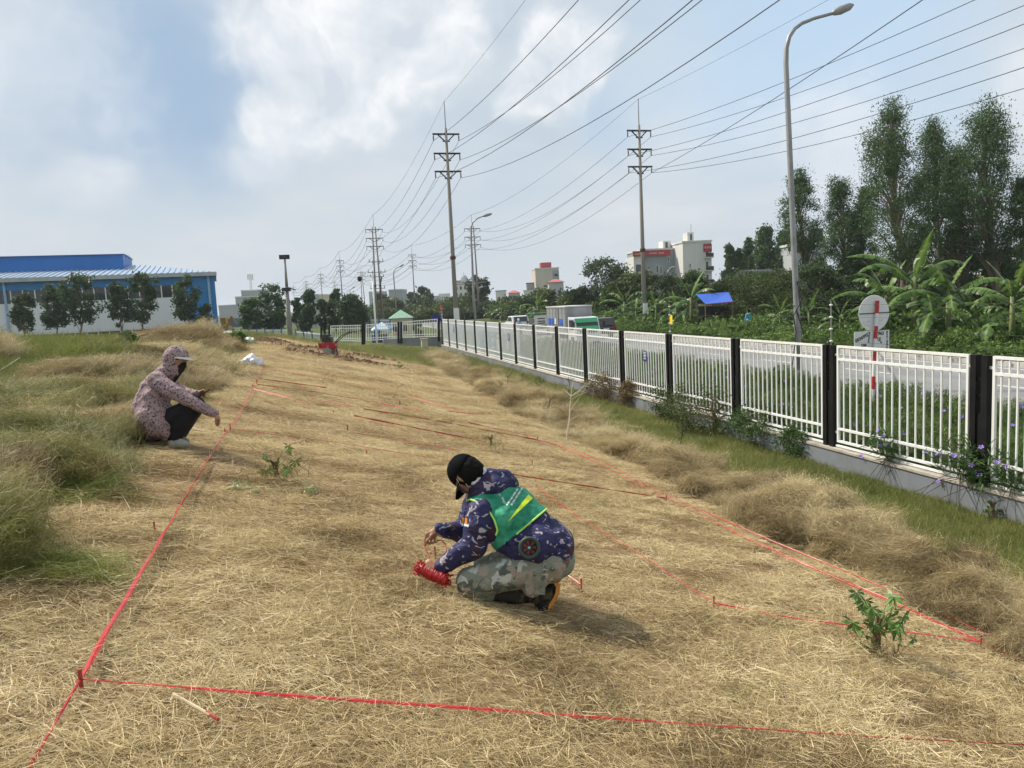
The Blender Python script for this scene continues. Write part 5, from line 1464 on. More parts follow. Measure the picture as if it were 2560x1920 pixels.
for px in np.arange(870, 2590, 40):
    for row in range(2):
        x = px+rsv.uniform(-16, 16)+row*20
        yt = np.interp(x, env[:, 0], env[:, 1])
        if row == 0: d = np.interp(x, (870, 1240, 1500, 2560), (190, 150, 88, 68))*rsv.uniform(.9, 1.1); y = yt+rsv.uniform(-10, 14)
        else:
            if x < 1230: d = 150*rsv.uniform(.9, 1.1); y = yt+18+rsv.uniform(-5, 8)
            else: d = np.interp(x, (1230, 1500, 2560), (110, 70, 48))*rsv.uniform(.92, 1.08); y = np.interp(x, (1230, 1600, 2560), (768, 757, 722))+rsv.uniform(-16, 14)
        if x > 1230: d = max(d, 31.5/((x-PCX)/FPX*math.cos(YAW)+math.sin(YAW)))
        b = at(x, 800, d); b[2] = -1.6
        w = rsv.uniform(62, 105)*(1 if row else 1.1)
        lm_ = M[('darkleaf', 'olive', 'midleaf', 'darkleaf', 'olive')[k % 5]]
        tree('shrub', shrub_label(x, row, k), b, at(x, y, d)[2]+1.6, w*d/FPX, 'shrub', 400+k, group='shrubs beyond the road' if x > 1230 else 'far shrubs behind the gate house', lm=lm_, bare=.02, cat='shrub', per=150, leaf=d*.0042)
        k += 1
tree_px('shrub', 'feathery olive shrub right of the blue tarp shelter', 1885, 690, 200, 58, -1.5, 'shrub', 480, lm=M['olive'], bare=.02, cat='shrub', n_cl=60, per=230, leaf=.17)
tree_px('shrub', 'dark olive shrub behind the small banana plants by the lamp', 2060, 668, 150, 47, -1.5, 'shrub', 481, lm=M['darkleaf'], bare=.02, cat='shrub', n_cl=50, per=230, leaf=.16)
tree_px('shrub', 'round dark bush at the gate house fence', 1047, 806, 28, 62, -1.6, 'shrub', 482, lm=M['darkleaf'], bare=.02, cat='shrub', n_cl=20, per=90)

# banana plants
def m_ban(g, b):
    a = g.n('ShaderNodeAttribute', attribute_name='c').outputs['Fac']
    g.put(b.inputs['Base Color'], g.ramp(a, [(0, (.035, .075, .018)), (.5, (.085, .16, .035)), (.85, (.17, .27, .06)), (1, (.30, .34, .12))]))
M['banana'] = leafy('banana_leaf', [(0, (.035, .075, .02)), (.5, (.08, .15, .035)), (.85, (.16, .25, .06)), (1, (.28, .33, .12))], .3, .38, inst=False)
M['banstem'] = weathered('banana_stem', (.20, .22, .09), .6, 3, .7, dark=(.14, .09, .05), streak=True)
def banana_leaf(rs, L, az, el0, curl, w, fresh):
    """arching blade with torn strips on both sides of a midrib"""
    n = 15
    t = np.linspace(0, 1, n)
    el = el0-curl*t**1.4
    step = L/(n-1)
    h = np.concatenate([[0], np.cumsum(np.cos(el[:-1])*step)]); z = np.concatenate([[0], np.cumsum(np.sin(el[:-1])*step)])
    u = np.array([np.cos(az), np.sin(az), 0]); s = np.array([-np.sin(az), np.cos(az), 0])
    V = []; F = []; c = []
    wid = w*np.clip(np.sin(np.pi*np.clip((t-.12)/.88, 0, 1)**.75), 0, 1)**.7
    def P(i, side, f, sag): 
        tt = t[i]; wl = np.interp(tt, t, wid)
        nrm = np.array([-np.sin(el[i])*u[0], -np.sin(el[i])*u[1], np.cos(el[i])])
        return u*h[i]+np.array([0, 0, z[i]])+s*side*wl*f*math.cos(sag)-np.array([0, 0, 1])*wl*f*math.sin(sag)*.9+nrm*.0
    for i in range(n-1):
        for side in (-1, 1):
            sag = (.25 if fresh else .75)+rs.normal(0, .22); gap = 0 if fresh else rs.uniform(.0, .35)
            a, b_ = P(i, 0, 0, 0), P(i+1, 0, 0, 0)
            q0, q1 = P(i, side, 1, sag), P(i+1, side, 1, sag)
            e1 = q1*(1-gap)+q0*gap
            tip = u*step*(.0 if fresh else .35)*rs.uniform(.2, 1)
            m0, m1 = (a+q0)/2+np.array([0, 0, .06*w]), (b_+e1)/2+np.array([0, 0, .06*w])
            k0 = len(V)
            V += [a, b_, m0, m1, q0+tip, e1+tip]
            F += [(k0, k0+1, k0+3, k0+2), (k0+2, k0+3, k0+5, k0+4)]
            cc = np.clip((.62 if fresh else .42)+rs.normal(0, .16), 0, 1); c += [.95, .95, cc, cc, cc*.8, cc*.8]
    return np.array(V), np.array(F), np.array(c)
def banana(lbl, base, H, n, seed, L=None, grp='banana plants beyond the road', w=.34):
    rs = np.random.default_rng(seed); base = np.array(base, float)
    t = thing('banana_plant', lbl, 'banana plant', base, group=grp)
    MB().tube([(0, 0, -.3), (.03, 0, H*.3), (.0, .03, H*.58)], [.11*H/3, .085*H/3, .05*H/3], 9).build('stem', M['banstem'], t, smooth=True)
    L = L or H*.70
    for j in range(n):
        az = 2.399*j+rs.normal(0, .3)
        f = j/(n-1)
        fresh = j >= n-2
        V, F, c = banana_leaf(rs, L*rs.uniform(.85, 1.15)*(.72 if fresh else 1), az, (-.12+1.2*f)*rs.uniform(.85, 1.15) if not fresh else 1.2, (2.0-.55*f)*rs.uniform(.85, 1.1) if not fresh else .5, w*H/3.2*rs.uniform(.7, .95)*(.6 if fresh else 1), fresh)
        V = V+np.array([0, 0, H*(.30+.28*f)])
        leaf_obj('leaf', V, F, c, M['banana'], t)
    return t
def across(px, d, X):
    """depth at which a thing seen at px stands at least X metres to the right, clear of the road"""
    return max(d, X/((px-PCX)/FPX*math.cos(YAW)+math.sin(YAW)))
def banana_px(lbl, px, ytop, d, n, seed, **kw):
    d = across(px, d, 28.2)
    b = at(px, 800, d); b[2] = -1.45
    banana(lbl, b, (at(px, ytop, d)[2]+1.45), n, seed, **kw)
banana_px('largest banana plant with arching torn leaves behind the round sign', 2285, 585, 33, 17, 1, w=.36)
banana_px('banana plant leaning left beside the largest one behind the round sign', 2215, 655, 32, 15, 2)
banana_px('banana plant right of the largest one with broad drooping leaves', 2370, 625, 33.5, 15, 3, w=.40)
banana_px('banana plant standing right of the sign, beyond the bare earth', 2530, 640, 30, 16, 4, w=.38)
banana_px('small young banana plant left of the tall lamp post', 1950, 735, 35, 12, 5)
banana_px('small young banana plant with an upright leaf right of the tall lamp post', 2022, 728, 34, 11, 6)
banana_px('small banana plant between the lamp and the round sign', 2100, 745, 34, 12, 7)
banana_px('banana plant left of the far roadside pole', 1562, 708, 62, 14, 8)
banana_px('low banana plant at the foot of the far roadside pole', 1590, 745, 58, 13, 9)
banana_px('banana plant just right of the far roadside pole', 1640, 720, 57, 14, 10)
banana_px('tall banana plant with an upright leaf left of the blue tarp shelter', 1728, 682, 54, 14, 11)
banana_px('short banana plant beside the blue tarp shelter', 1690, 725, 52, 13, 12)
banana_px('far banana plant above the white car', 1255, 748, 98, 13, 13)
banana_px('far banana plant above the painted hoarding', 1228, 758, 96, 13, 14)
banana_px('far banana plant above the green tricycle', 1345, 735, 96, 14, 15)
banana_px('far low banana plant left of the truck box', 1300, 758, 94, 13, 16)

# weeds on the verge beyond the road, planted bed with violet flowers
def mk_weed(rs):
    C = rs.normal(0, 1, (14, 3))*np.array([.22, .22, .14])+np.array([0, 0, .3])
    V, F, c = leaf_cloud(C, rs.uniform(.10, .2, 14), 22, .10, rs, .5)
    return V, F, c
M['weed'] = leafy('weed_leaf', [(0, (.05, .09, .022)), (.4, (.105, .18, .042)), (.75, (.19, .285, .07)), (1, (.29, .37, .11))], .3, .5)
C_weed = tuft_coll('weedclump', 7, mk_weed, M['weed'])
n = 5200
X = rng.uniform(25.4, 44, n); Y = rng.uniform(6, 95, n)
d = np.hypot(X, Y); kk = (rng.uniform(size=n) < np.clip(34/d, .2, 1)); X, Y, d = X[kk], Y[kk], d[kk]
hgt = .35+.9*fbm(X*.3, Y*.3, 131, 3)*sst(25.2, 27.5, X)
Z = G(X, Y); kk = in_view(X, Y, Z, 200); X, Y, Z, d, hgt = X[kk], Y[kk], Z[kk], d[kk], hgt[kk]
s3 = np.stack([1.0+.3*hgt, 1.0+.3*hgt, .45+1.15*hgt], 1)*(1+.012*np.clip(d-28, 0, 60))[:, None]
scatter('verge_weeds', C_weed, np.stack([X, Y, Z], 1), np.stack([0*X, 0*X, rng.uniform(0, 6.28, len(X))], 1), s3, .5+1.1*(fbm(X*.35, Y*.35, 133, 3)-.5)+rng.normal(0, .12, len(X)),
        'thick green weeds covering the verge beyond the road', 'weeds')
n = 2600
X = rng.uniform(44, 62, n); Y = rng.uniform(10, 130, n); Z = G(X, Y); kk = in_view(X, Y, Z, 150); X, Y, Z = X[kk], Y[kk], Z[kk]
scatter('undergrowth', C_weed, np.stack([X, Y, Z], 1), np.stack([0*X, 0*X, rng.uniform(0, 6.28, len(X))], 1), rng.uniform(1.6, 3.0, len(X)), rng.uniform(0, .3, len(X)), 'dark undergrowth below the trees beyond the road', 'undergrowth')

def mk_ruellia(rs):
    n = 70
    a = rs.uniform(0, 2*np.pi, n); r = .12*np.sqrt(rs.uniform(0, 1, n))
    zz = rs.uniform(.05, .55, n)
    base = np.stack([r*np.cos(a), r*np.sin(a), zz], 1)
    el = rs.normal(.75, .3, n); th = rs.uniform(0, 2*np.pi, n)
    dd = np.stack([np.cos(th)*np.cos(el), np.sin(th)*np.cos(el), np.sin(el)], 1)
    v, f, ow = ribbons(base, dd, rs.uniform(.09, .2, n), rs.uniform(.012, .022, n), .35, rs, 3, curl=.2)
    m = 9
    b2 = np.stack([rs.normal(0, .06, m), rs.normal(0, .06, m), np.zeros(m)], 1); d2 = np.stack([rs.normal(0, .15, m), rs.normal(0, .15, m), np.ones(m)], 1)
    v2, f2, o2 = ribbons(b2, d2, rs.uniform(.4, .65, m), np.full(m, .008), 0, rs, 3, curl=.08)
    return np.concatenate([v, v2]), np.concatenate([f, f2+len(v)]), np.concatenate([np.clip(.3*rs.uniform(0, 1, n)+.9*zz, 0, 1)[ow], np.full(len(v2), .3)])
M['ruellia'] = leafy('bed_leaf', [(0, (.03, .055, .018)), (.4, (.075, .125, .035)), (.75, (.15, .215, .06)), (1, (.24, .30, .10))], .3, .45)
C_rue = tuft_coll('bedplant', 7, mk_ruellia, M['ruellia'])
n = 7000
X = rng.uniform(9.42, 15.7, n); Y = rng.uniform(3, 62, n); d = np.hypot(X, Y)
kk = (rng.uniform(size=n) < np.clip(20/d, .35, 1)) & ~((X < 10.2) & (Y > hy0-1)); X, Y, d = X[kk], Y[kk], d[kk]; Z = G(X, Y)*0+BED_Z; kk = in_view(X, Y, Z, 120); X, Y, Z, d = X[kk], Y[kk], Z[kk], d[kk]
sc_ = rng.uniform(.75, 1.1, len(X))*(1+.010*np.clip(d-12, 0, 40))*(.50+.42*fbm(X*.7, Y*.7, 141, 2))
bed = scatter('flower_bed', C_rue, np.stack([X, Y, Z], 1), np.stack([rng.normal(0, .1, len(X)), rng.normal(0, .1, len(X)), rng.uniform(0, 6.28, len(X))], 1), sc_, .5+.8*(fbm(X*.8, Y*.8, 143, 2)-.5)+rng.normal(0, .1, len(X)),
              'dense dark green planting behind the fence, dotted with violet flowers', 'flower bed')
M['violet'] = mat('violet_petal', None, (.30, .17, .66), .6)
fl = MB()
for k in range(5):
    a = k*2*math.pi/5
    c, s_ = math.cos, math.sin
    fl.add([(0, 0, -.012), (.012*c(a-.6), .012*s_(a-.6), 0), (.036*c(a-.32), .036*s_(a-.32), .008), (.036*c(a+.32), .036*s_(a+.32), .008), (.012*c(a+.6), .012*s_(a+.6), 0)], [(0, 1, 2, 3, 4)])
flm = fl.mesh('flower'); flm.materials.append(M['violet'])
rsf = np.random.default_rng(5)
for k in range(75):
    x = 9.5+5.5*rsf.uniform()**1.5; y = rsf.uniform(6.5, 32)
    z = BED_Z+rsf.uniform(.38, .62)
    o = bpy.data.objects.new('flower', flm); COL.objects.link(o); o.parent = bed
    o.location = (x, y, z); tl = rsf.uniform(.5, 1.3); o.rotation_euler = Euler((tl, 0, math.atan2(-x, y)*1+math.pi*0+rsf.normal(0, .5)+.0)); o.scale = (1.15,)*3
# ------------------------------------------------------------------ red tape, stakes and small things on the plot
def m_tape(g, b):
    n = g.noise(g.map(g.obj(), (1, 1, 1)), 30, 3, .6)
    g.put(b.inputs['Base Color'], g.ramp(n, [(.3, (.36, .010, .014)), (.55, (.50, .02, .024)), (.75, (.58, .045, .045))]))  # palest stop paints translucent highlights into the tape colour
M['tape'] = mat('red_plastic_tape', m_tape, (.66, .04, .05), .35, spec=.5)
M['tapefar'] = mat('sun_bleached_red_tape', m_tape, (.7, .12, .08), .4)
M['stake'] = weathered('red_painted_stake', (.38, .05, .04), .5, 20, .7, dark=(.22, .10, .06))
M['bamboo'] = weathered('split_bamboo', (.62, .50, .33), .4, 12, .6, dark=(.42, .30, .18))
def gz(px, py, h=0.0):
    p = hitg(px, py, off=h); return p
def tape(pts, w, lbl, grp='red marking tapes', turns=1.2, seed=0, strands=1, name='marking_tape', spread=.02, m=None, sag=.0):
    """twisted flat tape through 3-D points"""
    rs = np.random.default_rng(seed)
    pts = [np.array(p, float) for p in pts]
    cum = np.concatenate([[0], np.cumsum([np.linalg.norm(b_-a) for a, b_ in zip(pts[:-1], pts[1:])])])
    n = int(max(10, min(160, cum[-1]/.05)))
    s = np.linspace(0, cum[-1], n); A = np.array(pts)
    P0 = np.stack([np.interp(s, cum, A[:, k]) for k in range(3)], 1)
    mb = MB()
    for q in range(strands):
        off = np.stack([rs.normal(0, spread)*np.sin(np.pi*s/cum[-1]+rs.uniform(0, 1))+.003*np.sin(s*9+q), rs.normal(0, spread)*np.sin(np.pi*s/cum[-1]), np.abs(rs.normal(0, spread*.4))*np.sin(np.pi*s/cum[-1])-sag*np.sin(np.pi*s/cum[-1])], 1) if strands > 1 or sag else np.zeros((n, 3))
        P = P0+off
        ph = rs.uniform(0, 6)
        ang = ph+np.cumsum(rs.normal(turns*.05, .16, n))
        V = []; F = []
        for i in range(n):
            d = P[min(i+1, n-1)]-P[max(i-1, 0)]; d /= np.linalg.norm(d)
            sx = np.cross(d, (0, 0, 1.0)); sx /= np.linalg.norm(sx); sy = np.cross(sx, d)
            a = np.clip(.55*np.sin(ang[i]), -1, 1)+.3
            u = sx*math.cos(a*1.3)+sy*math.sin(a*1.3); v = np.cross(d, u)
            ww = w*(.72+.28*math.sin(ang[i]*1.7))
            for e, f in ((-1, 0), (0, 1), (1, 0), (0, -1)): V.append(P[i]+u*ww*.5*e+v*(.0016+w*.06)*f)
        for i in range(n-1):
            for k in range(4): F.append((i*4+k, i*4+(k+1) % 4, i*4+4+(k+1) % 4, i*4+4+k))
        mb.add(V, F)
    return tag(mb.build(name, m or M['tape'], smooth=False), lbl, 'tape', grp)
def stake(px, ytop, ybot, lbl, r=.005, lean=0.0):
    b = gz(px, ybot); d = (b-CO)@CF
    h = max(.06, (ybot-ytop)*d/FPX*1.03)
    t = thing('stake', lbl, 'stake', (b[0], b[1], b[2]-.04), group='red marking stakes')
    MB().box((-r, -r*.7, 0), (r+lean*.0, r*.7, h+.04)).build('stick', M['stake'], t)
    MB().box((-r*1.35, -r*1.1, h*.38), (r*1.35, r*1.1, h*.38+.014)).build('knot', M['tape'], t)
    return b+np.array([0, 0, .02+h*.35])
A = stake(205, 1672, 1730, 'red stake at the corner where the nearest red tapes meet', .0065)
B = stake(577, 1060, 1086, 'red stake where the second cross tape leaves the side tape')
B2 = stake(563, 1072, 1092, 'short red stake on the side tape beside the squatting person')
E_ = stake(1785, 1490, 1527, 'red stake at the bend of the tape left of the cut stump')
D = stake(2452, 1588, 1622, 'red stake on the outer double tape near the cut stump')
C_ = stake(1667, 1238, 1256, 'red stake where the second cross tape meets the outer double tape')
F_ = stake(1454, 1446, 1482, 'red stake behind the shoe of the kneeling worker')
K_ = stake(1343, 1212, 1228, 'red stake above the green vest of the worker')
N_ = stake(1089, 1366, 1402, 'red stake inside the tape loop held by the worker')
O_ = stake(388, 1304, 1338, 'lone red stake outside the side tape by the hay')
for px, y0, y1, lb in ((917, 1126, 1142, 'red stake just below the second cross tape'), (633, 962, 976, 'red stake at the far end of the side tape'), (643, 950, 966, 'red stake beside the white plastic bag'), (949, 982, 994, 'tiny red stake in the middle of the far straw'), (1000, 1002, 1016, 'tiny red stake right of the far straw clump'), (869, 1062, 1078, 'tiny red stake between two far tapes'), (834, 1026, 1036, 'tiny red stake on the left of the far tapes'), (1345, 1092, 1106, 'tiny red stake by the windrow at the end of a far tape'), (1230, 1094, 1106, 'tiny red stake behind the dry clump'), (1331, 1150, 1164, 'tiny red stake in the straw before the windrow')):
    stake(px, y0, y1, lb, .008)
def L(*pp, h=.06): return [gz(x, y, .022+h*.6) for x, y in pp]
ext = gz(2540, 1861, .05)
tape([A]+L((700, 1737), (1200, 1772), (1700, 1808), (2200, 1843), h=.04)+[ext, ext+(ext-gz(2200, 1843, .05))*1.4], .019, 'nearest red tape running across the straw from the corner stake', seed=1)
tape([A]+L((355, 1432), (470, 1236), h=.06)+[B2, B], .016, 'red double tape along the left side of the plot', seed=2, strands=3, spread=.012)
nb = gz(110, 1855, .03)
tape([A, nb, nb+(nb-A)*1.2], .012, 'single red tape leading back from the corner stake', seed=3)
tape([B]+L((830, 1104), (1125, 1152), (1300, 1189), (1480, 1217), h=.09)+[C_], .022, 'second red tape crossing behind the kneeling worker', seed=4, turns=.6)
tape([E_]+L((2000, 1548), (2200, 1572), h=.07)+[D], .02, 'red tape passing behind the cut stump', seed=5, turns=.6)
tape([E_]+L((1600, 1385), (1450, 1295), h=.06)+[K_], .014, 'red tape from the bend stake up to the stake above the vest', seed=6)
tape([K_]+L((1300, 1217), (1260, 1213), h=.06), .010, 'short red tape end left of the stake above the vest', seed=7)
tape([D]+L((2200, 1490), (1900, 1358), h=.08)+[C_]+L((1480, 1152), (1390, 1112), (1310, 1092), h=.06), .013, 'lower strand of the outer red tapes along the windrow', seed=8, strands=2, spread=.02)
tape([D, gz(2550, 1650, .05)], .013, 'red tape leaving the stump side stake towards the near end', seed=19)
tape(L((2560, 1628), (2380, 1545), (2190, 1460), (1930, 1352), (1690, 1248), h=.09)+L((1500, 1150), (1420, 1118), h=.08), .012, 'upper strand of the outer red tapes along the windrow', seed=9)
tape([F_]+L((1408, 1462), h=.05), .010, 'lower red tape end tied to the stake behind the shoe', seed=10)
tape([F_]+L((1425, 1442), (1405, 1430), h=.07), .010, 'upper red tape end tied to the stake behind the shoe', seed=11)
tape([B]+L((600, 1030), (625, 985), (634, 966), (650, 935), (660, 912), h=.06), .016, 'red tape bundle at the far end of the left side', seed=12, strands=2, spread=.03)
far = (((649, 946), (740, 959), (816, 969)), ((633, 971), (720, 994), (783, 1014)), ((643, 961), (760, 976), (893, 997), (1050, 1028)), ((779, 997), (881, 1016)), ((909, 1022), (1100, 1053), (1345, 1100)), ((885, 1039), (1060, 1074), (1214, 1104)), ((891, 1083), (1020, 1103), (1145, 1125)), ((661, 921), (800, 944), (966, 974), (1194, 1039)), ((780, 930), (960, 960), (1110, 985)), ((1120, 1028), (1215, 1038)), ((1170, 1056), (1280, 1080), (1330, 1092)))
FARL = ('beside the white bag, first of the far tapes', 'starting at the side tape below the white bag', 'longest of the tapes right of the white bag', 'short piece in the left of the far straw', 'running to the foot of the windrow', 'passing just behind the dry clump', 'lying next beyond the second cross tape', 'nearest the tilled strips, from the bag to the windrow', 'short of the tilled strips', 'short piece by the windrow foot', 'ending at the tiny stake by the windrow')
for k, f in enumerate(far):
    tape(L(*f, h=.08), .03, 'far red tape in the straw '+FARL[k], 'far red tapes across the straw', seed=20+k, turns=.4)
def ground_stick(p0, p1, r, m, lbl, name='bamboo_stick', cat='stick', group=None):
    a, b_ = gz(*p0, .055), gz(*p1, .055)
    return tag(MB().tube([a, a*.5+b_*.5, b_], [r, r*1.05, r*.8], 6).build(name, m), lbl, cat, group)
s_ = ground_stick((432, 1735), (545, 1798), .006, M['bamboo'], 'pale split bamboo stick with a red tip lying below the nearest tape')
a, b_ = gz(515, 1781, .055), gz(546, 1799, .055)
tp = MB().tube([a, b_], .0070, 6).build('red_tip', M['stake'], s_)
ground_stick((466, 1066), (508, 1078), .008, M['bamboo'], 'upper pale stick in front of the squatting person', group='sticks by the squatting person')
ground_stick((470, 1072), (500, 1077), .008, M['bamboo'], 'lower pale stick in front of the squatting person', group='sticks by the squatting person')

# leafy plants -------------------------------------------------------------
def lobed_leaf(rs, size, n=7):
    """deeply lobed papaya-like leaf in the xz plane, hanging; returns v, f"""
    V = [(0, 0, 0)]; F = []
    for k in range(n):
        a = -1.9+3.8*k/(n-1)
        l = size*(.55+.45*math.cos(a*.6))*rs.uniform(.8, 1.15)
        d = np.array([math.sin(a), 0, -math.cos(a)]); s = np.array([math.cos(a), 0, math.sin(a)])
        i = len(V)
        V += [tuple(d*l*.25+s*l*.07+np.array([0, .02*size, 0])), tuple(d*l*.6+s*l*.15+np.array([0, rs.normal(0, .1)*l, 0])), tuple(d*l+np.array([0, rs.normal(0, .15)*l, 0])), tuple(d*l*.6-s*l*.15), tuple(d*l*.25-s*l*.07)]
        F += [(0, i, i+1), (0, i+1, i+3, i+4), (i+1, i+2, i+3)]
    return V, F
M['papaya'] = weathered('papaya_leaf', (.09, .20, .045), .5, 25, .45, dark=(.05, .11, .03))
M['paleleaf'] = weathered('pale_new_leaf', (.22, .29, .09), .4, 25, .5)
M['stump'] = weathered('cut_brown_stump', (.16, .10, .06), .5, 14, .9, bumpy=.6)
def stump_plant(px, py, H, nl, size, lbl, lm, seed, sticks=True):
    rs = np.random.default_rng(seed); b = gz(px, py)
    t = thing('cut_plant', lbl, 'plant', (b[0], b[1], b[2]))
    if sticks:
        MB().tube([(0, 0, -.05), (.005, 0, H*.35), (.0, .005, H*.55)], [.034*H/.4, .03*H/.4, .027*H/.4], 8).build('stump', M['stump'], t)
        for k in range(4):
            a = rs.uniform(0, 6.28); MB().tube([(0, 0, H*.3), (.04*math.cos(a), .04*math.sin(a), H*rs.uniform(.55, .8))], .010*H/.4, 5).build('cut_stem', M['stump'], t)
    for k in range(nl):
        az = 2.4*k+rs.normal(0, .4); r = H*rs.uniform(.2, .55); z = H*rs.uniform(.22, 1.0)
        tip = np.array([r*math.cos(az)+.03, r*math.sin(az), z])
        st = MB().tube([(0, 0, H*.35), tip*.55+np.array([0, 0, H*.3]), tip], [.005, .004, .003], 5).build('leaf_stalk', M['paleleaf'], t)
        V, F = lobed_leaf(rs, size*rs.uniform(.7, 1.15))
        Mx = Matrix.Translation(tip)@Matrix.Rotation(az+math.pi/2+rs.normal(0, .4), 4, 'Z')@Matrix.Rotation(rs.uniform(-.2, .9), 4, 'X')
        MB().add([Mx@Vector(v) for v in V], F).build('leaf', lm, st)
    return t
stump_plant(2188, 1640, .40, 20, .10, 'cut brown stump with drooping green lobed leaves standing in the straw', M['papaya'], 3)
stump_plant(690, 1200, .30, 9, .085, 'small pale green plant sprouting in the straw right of the side tape', M['paleleaf'], 4)
stump_plant(1228, 1118, .28, 3, .06, 'dry grassy clump with a few leaves behind the capped worker', M['paleleaf'], 5)
stump_plant(996, 926, .35, 6, .10, 'small green seedling at the end of the tilled strips', M['papaya'], 6, False)
def loose_leaves(px, py, n, r, lbl, seed):
    rs = np.random.default_rng(seed); b = gz(px, py)
    t = thing('fallen_sprig', lbl, 'leaves', (b[0], b[1], b[2]))
    for k in range(n):
        x, y = rs.normal(0, r, 2); z = float(G(b[0]+x, b[1]+y))-b[2]+.035
        V, F = lobed_leaf(rs, .075*rs.uniform(.6, 1.2), 5)
        Mx = Matrix.Translation((x, y, z))@Matrix.Rotation(rs.uniform(0, 6.28), 4, 'Z')@Matrix.Rotation(R(80)+rs.normal(0, .25), 4, 'X')
        MB().add([Mx@Vector(v) for v in V], F).build('leaf', M['papaya'], t)
loose_leaves(613, 1228, 7, .09, 'cut green sprig lying in the straw left of the small plant foot', 11)
loose_leaves(765, 1234, 8, .10, 'cut green sprig lying in the straw right of the small plant', 12)
loose_leaves(755, 1212, 4, .05, 'small cut leaves lying above the right hand sprig', 13)
loose_leaves(330, 1140, 6, .10, 'green leaves showing in the hay below the squatting person', 14)
def straw_clump(px, py, s, lbl, seed):
    rs = np.random.default_rng(seed); b = gz(px, py); v, f, c = mk_stubble(rs)
    v2, f2, c2 = mk_grass(rs)
    v = np.concatenate([v*1.3, v2*.9]); f = np.concatenate([f, f2+len(v)-len(v2)]); c = np.concatenate([c*.5, c2*.8])
    me = npmesh('dry_clump', v*s, f); fattr(me, 'c', c)
    o = link('dry_clump', me, M['hayplain']); o.location = b; tag(o, lbl, 'grass clump')
M['hayplain'] = leafy('dry_clump_blade', [(0, (.10, .075, .03)), (.5, (.26, .21, .09)), (1, (.46, .38, .2))], .25, .6, inst=False)
for k, (px, py, s, lb) in enumerate(((1226, 1124, 1.7, 'dry grass clump standing behind the worker cap'), (1202, 1097, 1.1, 'small dark clump above the dry grass clump'), (816, 957, 1.6, 'dark dry clump in the far straw'), (910, 957, 1.5, 'round dry clump beside the dark far clump'), (1040, 940, 1.5, 'far dry clump towards the windrow'), (690, 1190, 1.6, 'dry grass around the foot of the small pale plant'), (2170, 1640, 1.4, 'dry grass around the foot of the cut stump'), (960, 990, 1.2, 'low dry clump beside a tiny far stake'))):
    straw_clump(px, py, s, lb, 40+k)

# tilled strips ------------------------------------------------------------
def m_soil(g, b):
    p = g.geo().outputs['Position']; n = g.noise(p, 6, 5, .65)
    g.put(b.inputs['Base Color'], g.ramp(n, [(.3, (.095, .06, .038)), (.5, (.19, .12, .075)), (.7, (.29, .19, .12))]))
    g.put(b.inputs['Normal'], g.bump(g.noise(p, 18, 4, .6), .8, .04))
M['soil'] = mat('brown_tilled_soil', m_soil, (.24, .14, .08), .95, spec=.1)
STR = [(gz(690, 864), gz(985, 905), .85), (gz(715, 878), gz(1015, 925), .85), (gz(640, 850), gz(690, 858), .9)]
def mk_clod(rs):
    bm = bmesh.new(); bmesh.ops.create_icosphere(bm, subdivisions=1, radius=.5)
    v = np.array([x.co[:] for x in bm.verts]); f = np.array([[q.index for q in x.verts] for x in bm.faces]); bm.free()
    v = v*rs.uniform(.6, 1.2, (len(v), 1))
    return v, f, rs.uniform(0, 1, len(v))
C_clod = tuft_coll('clod', 5, mk_clod, M['soil'])
for q, (a, b_, w) in enumerate(STR):
    n, m = 70, 12
    t = np.linspace(0, 1, n); u = np.linspace(-1, 1, m)
    dr = (b_-a)[:2]; dr /= np.linalg.norm(dr); pr = np.array([-dr[1], dr[0]])
    T, U = np.meshgrid(t, u, indexing='ij')
    X = a[0]+(b_-a)[0]*T+pr[0]*U*w+.12*(vn(T*12, 0*T, 7)-.5); Y = a[1]+(b_-a)[1]*T+pr[1]*U*w+.3*(vn(T*9, 0*T, 8+q)-.5)
    hh = (1-U**2)*(.03+.16*fbm(X*2.2, Y*2.2, 151+q, 3))*sst(0, .05, T)*(1-sst(.92, 1, T))-.02
    i = np.arange((n-1)*(m-1)); r_, c_ = i//(m-1), i % (m-1)
    f = np.stack([r_*m+c_, r_*m+c_+1, (r_+1)*m+c_+1, (r_+1)*m+c_], 1)
    V = np.stack([X, Y, G(X, Y)+hh], -1).reshape(-1, 3)
    j = rng.integers(0, n*m, 420); P = V[j]+np.stack([rng.normal(0, .06, 420), rng.normal(0, .06, 420), rng.uniform(0, .04, 420)], 1)
    scatter('tilled_soil', C_clod, P, rng.uniform(0, 6, (420, 3)), rng.uniform(.04, .13, 420), rng.uniform(0, 1, 420), ('upper strip of freshly tilled brown soil behind the tiller', 'lower strip of freshly tilled brown soil under the tiller', 'heap of brown soil at the head of the tilled strips')[q], 'soil', (V, f), M['soil'])

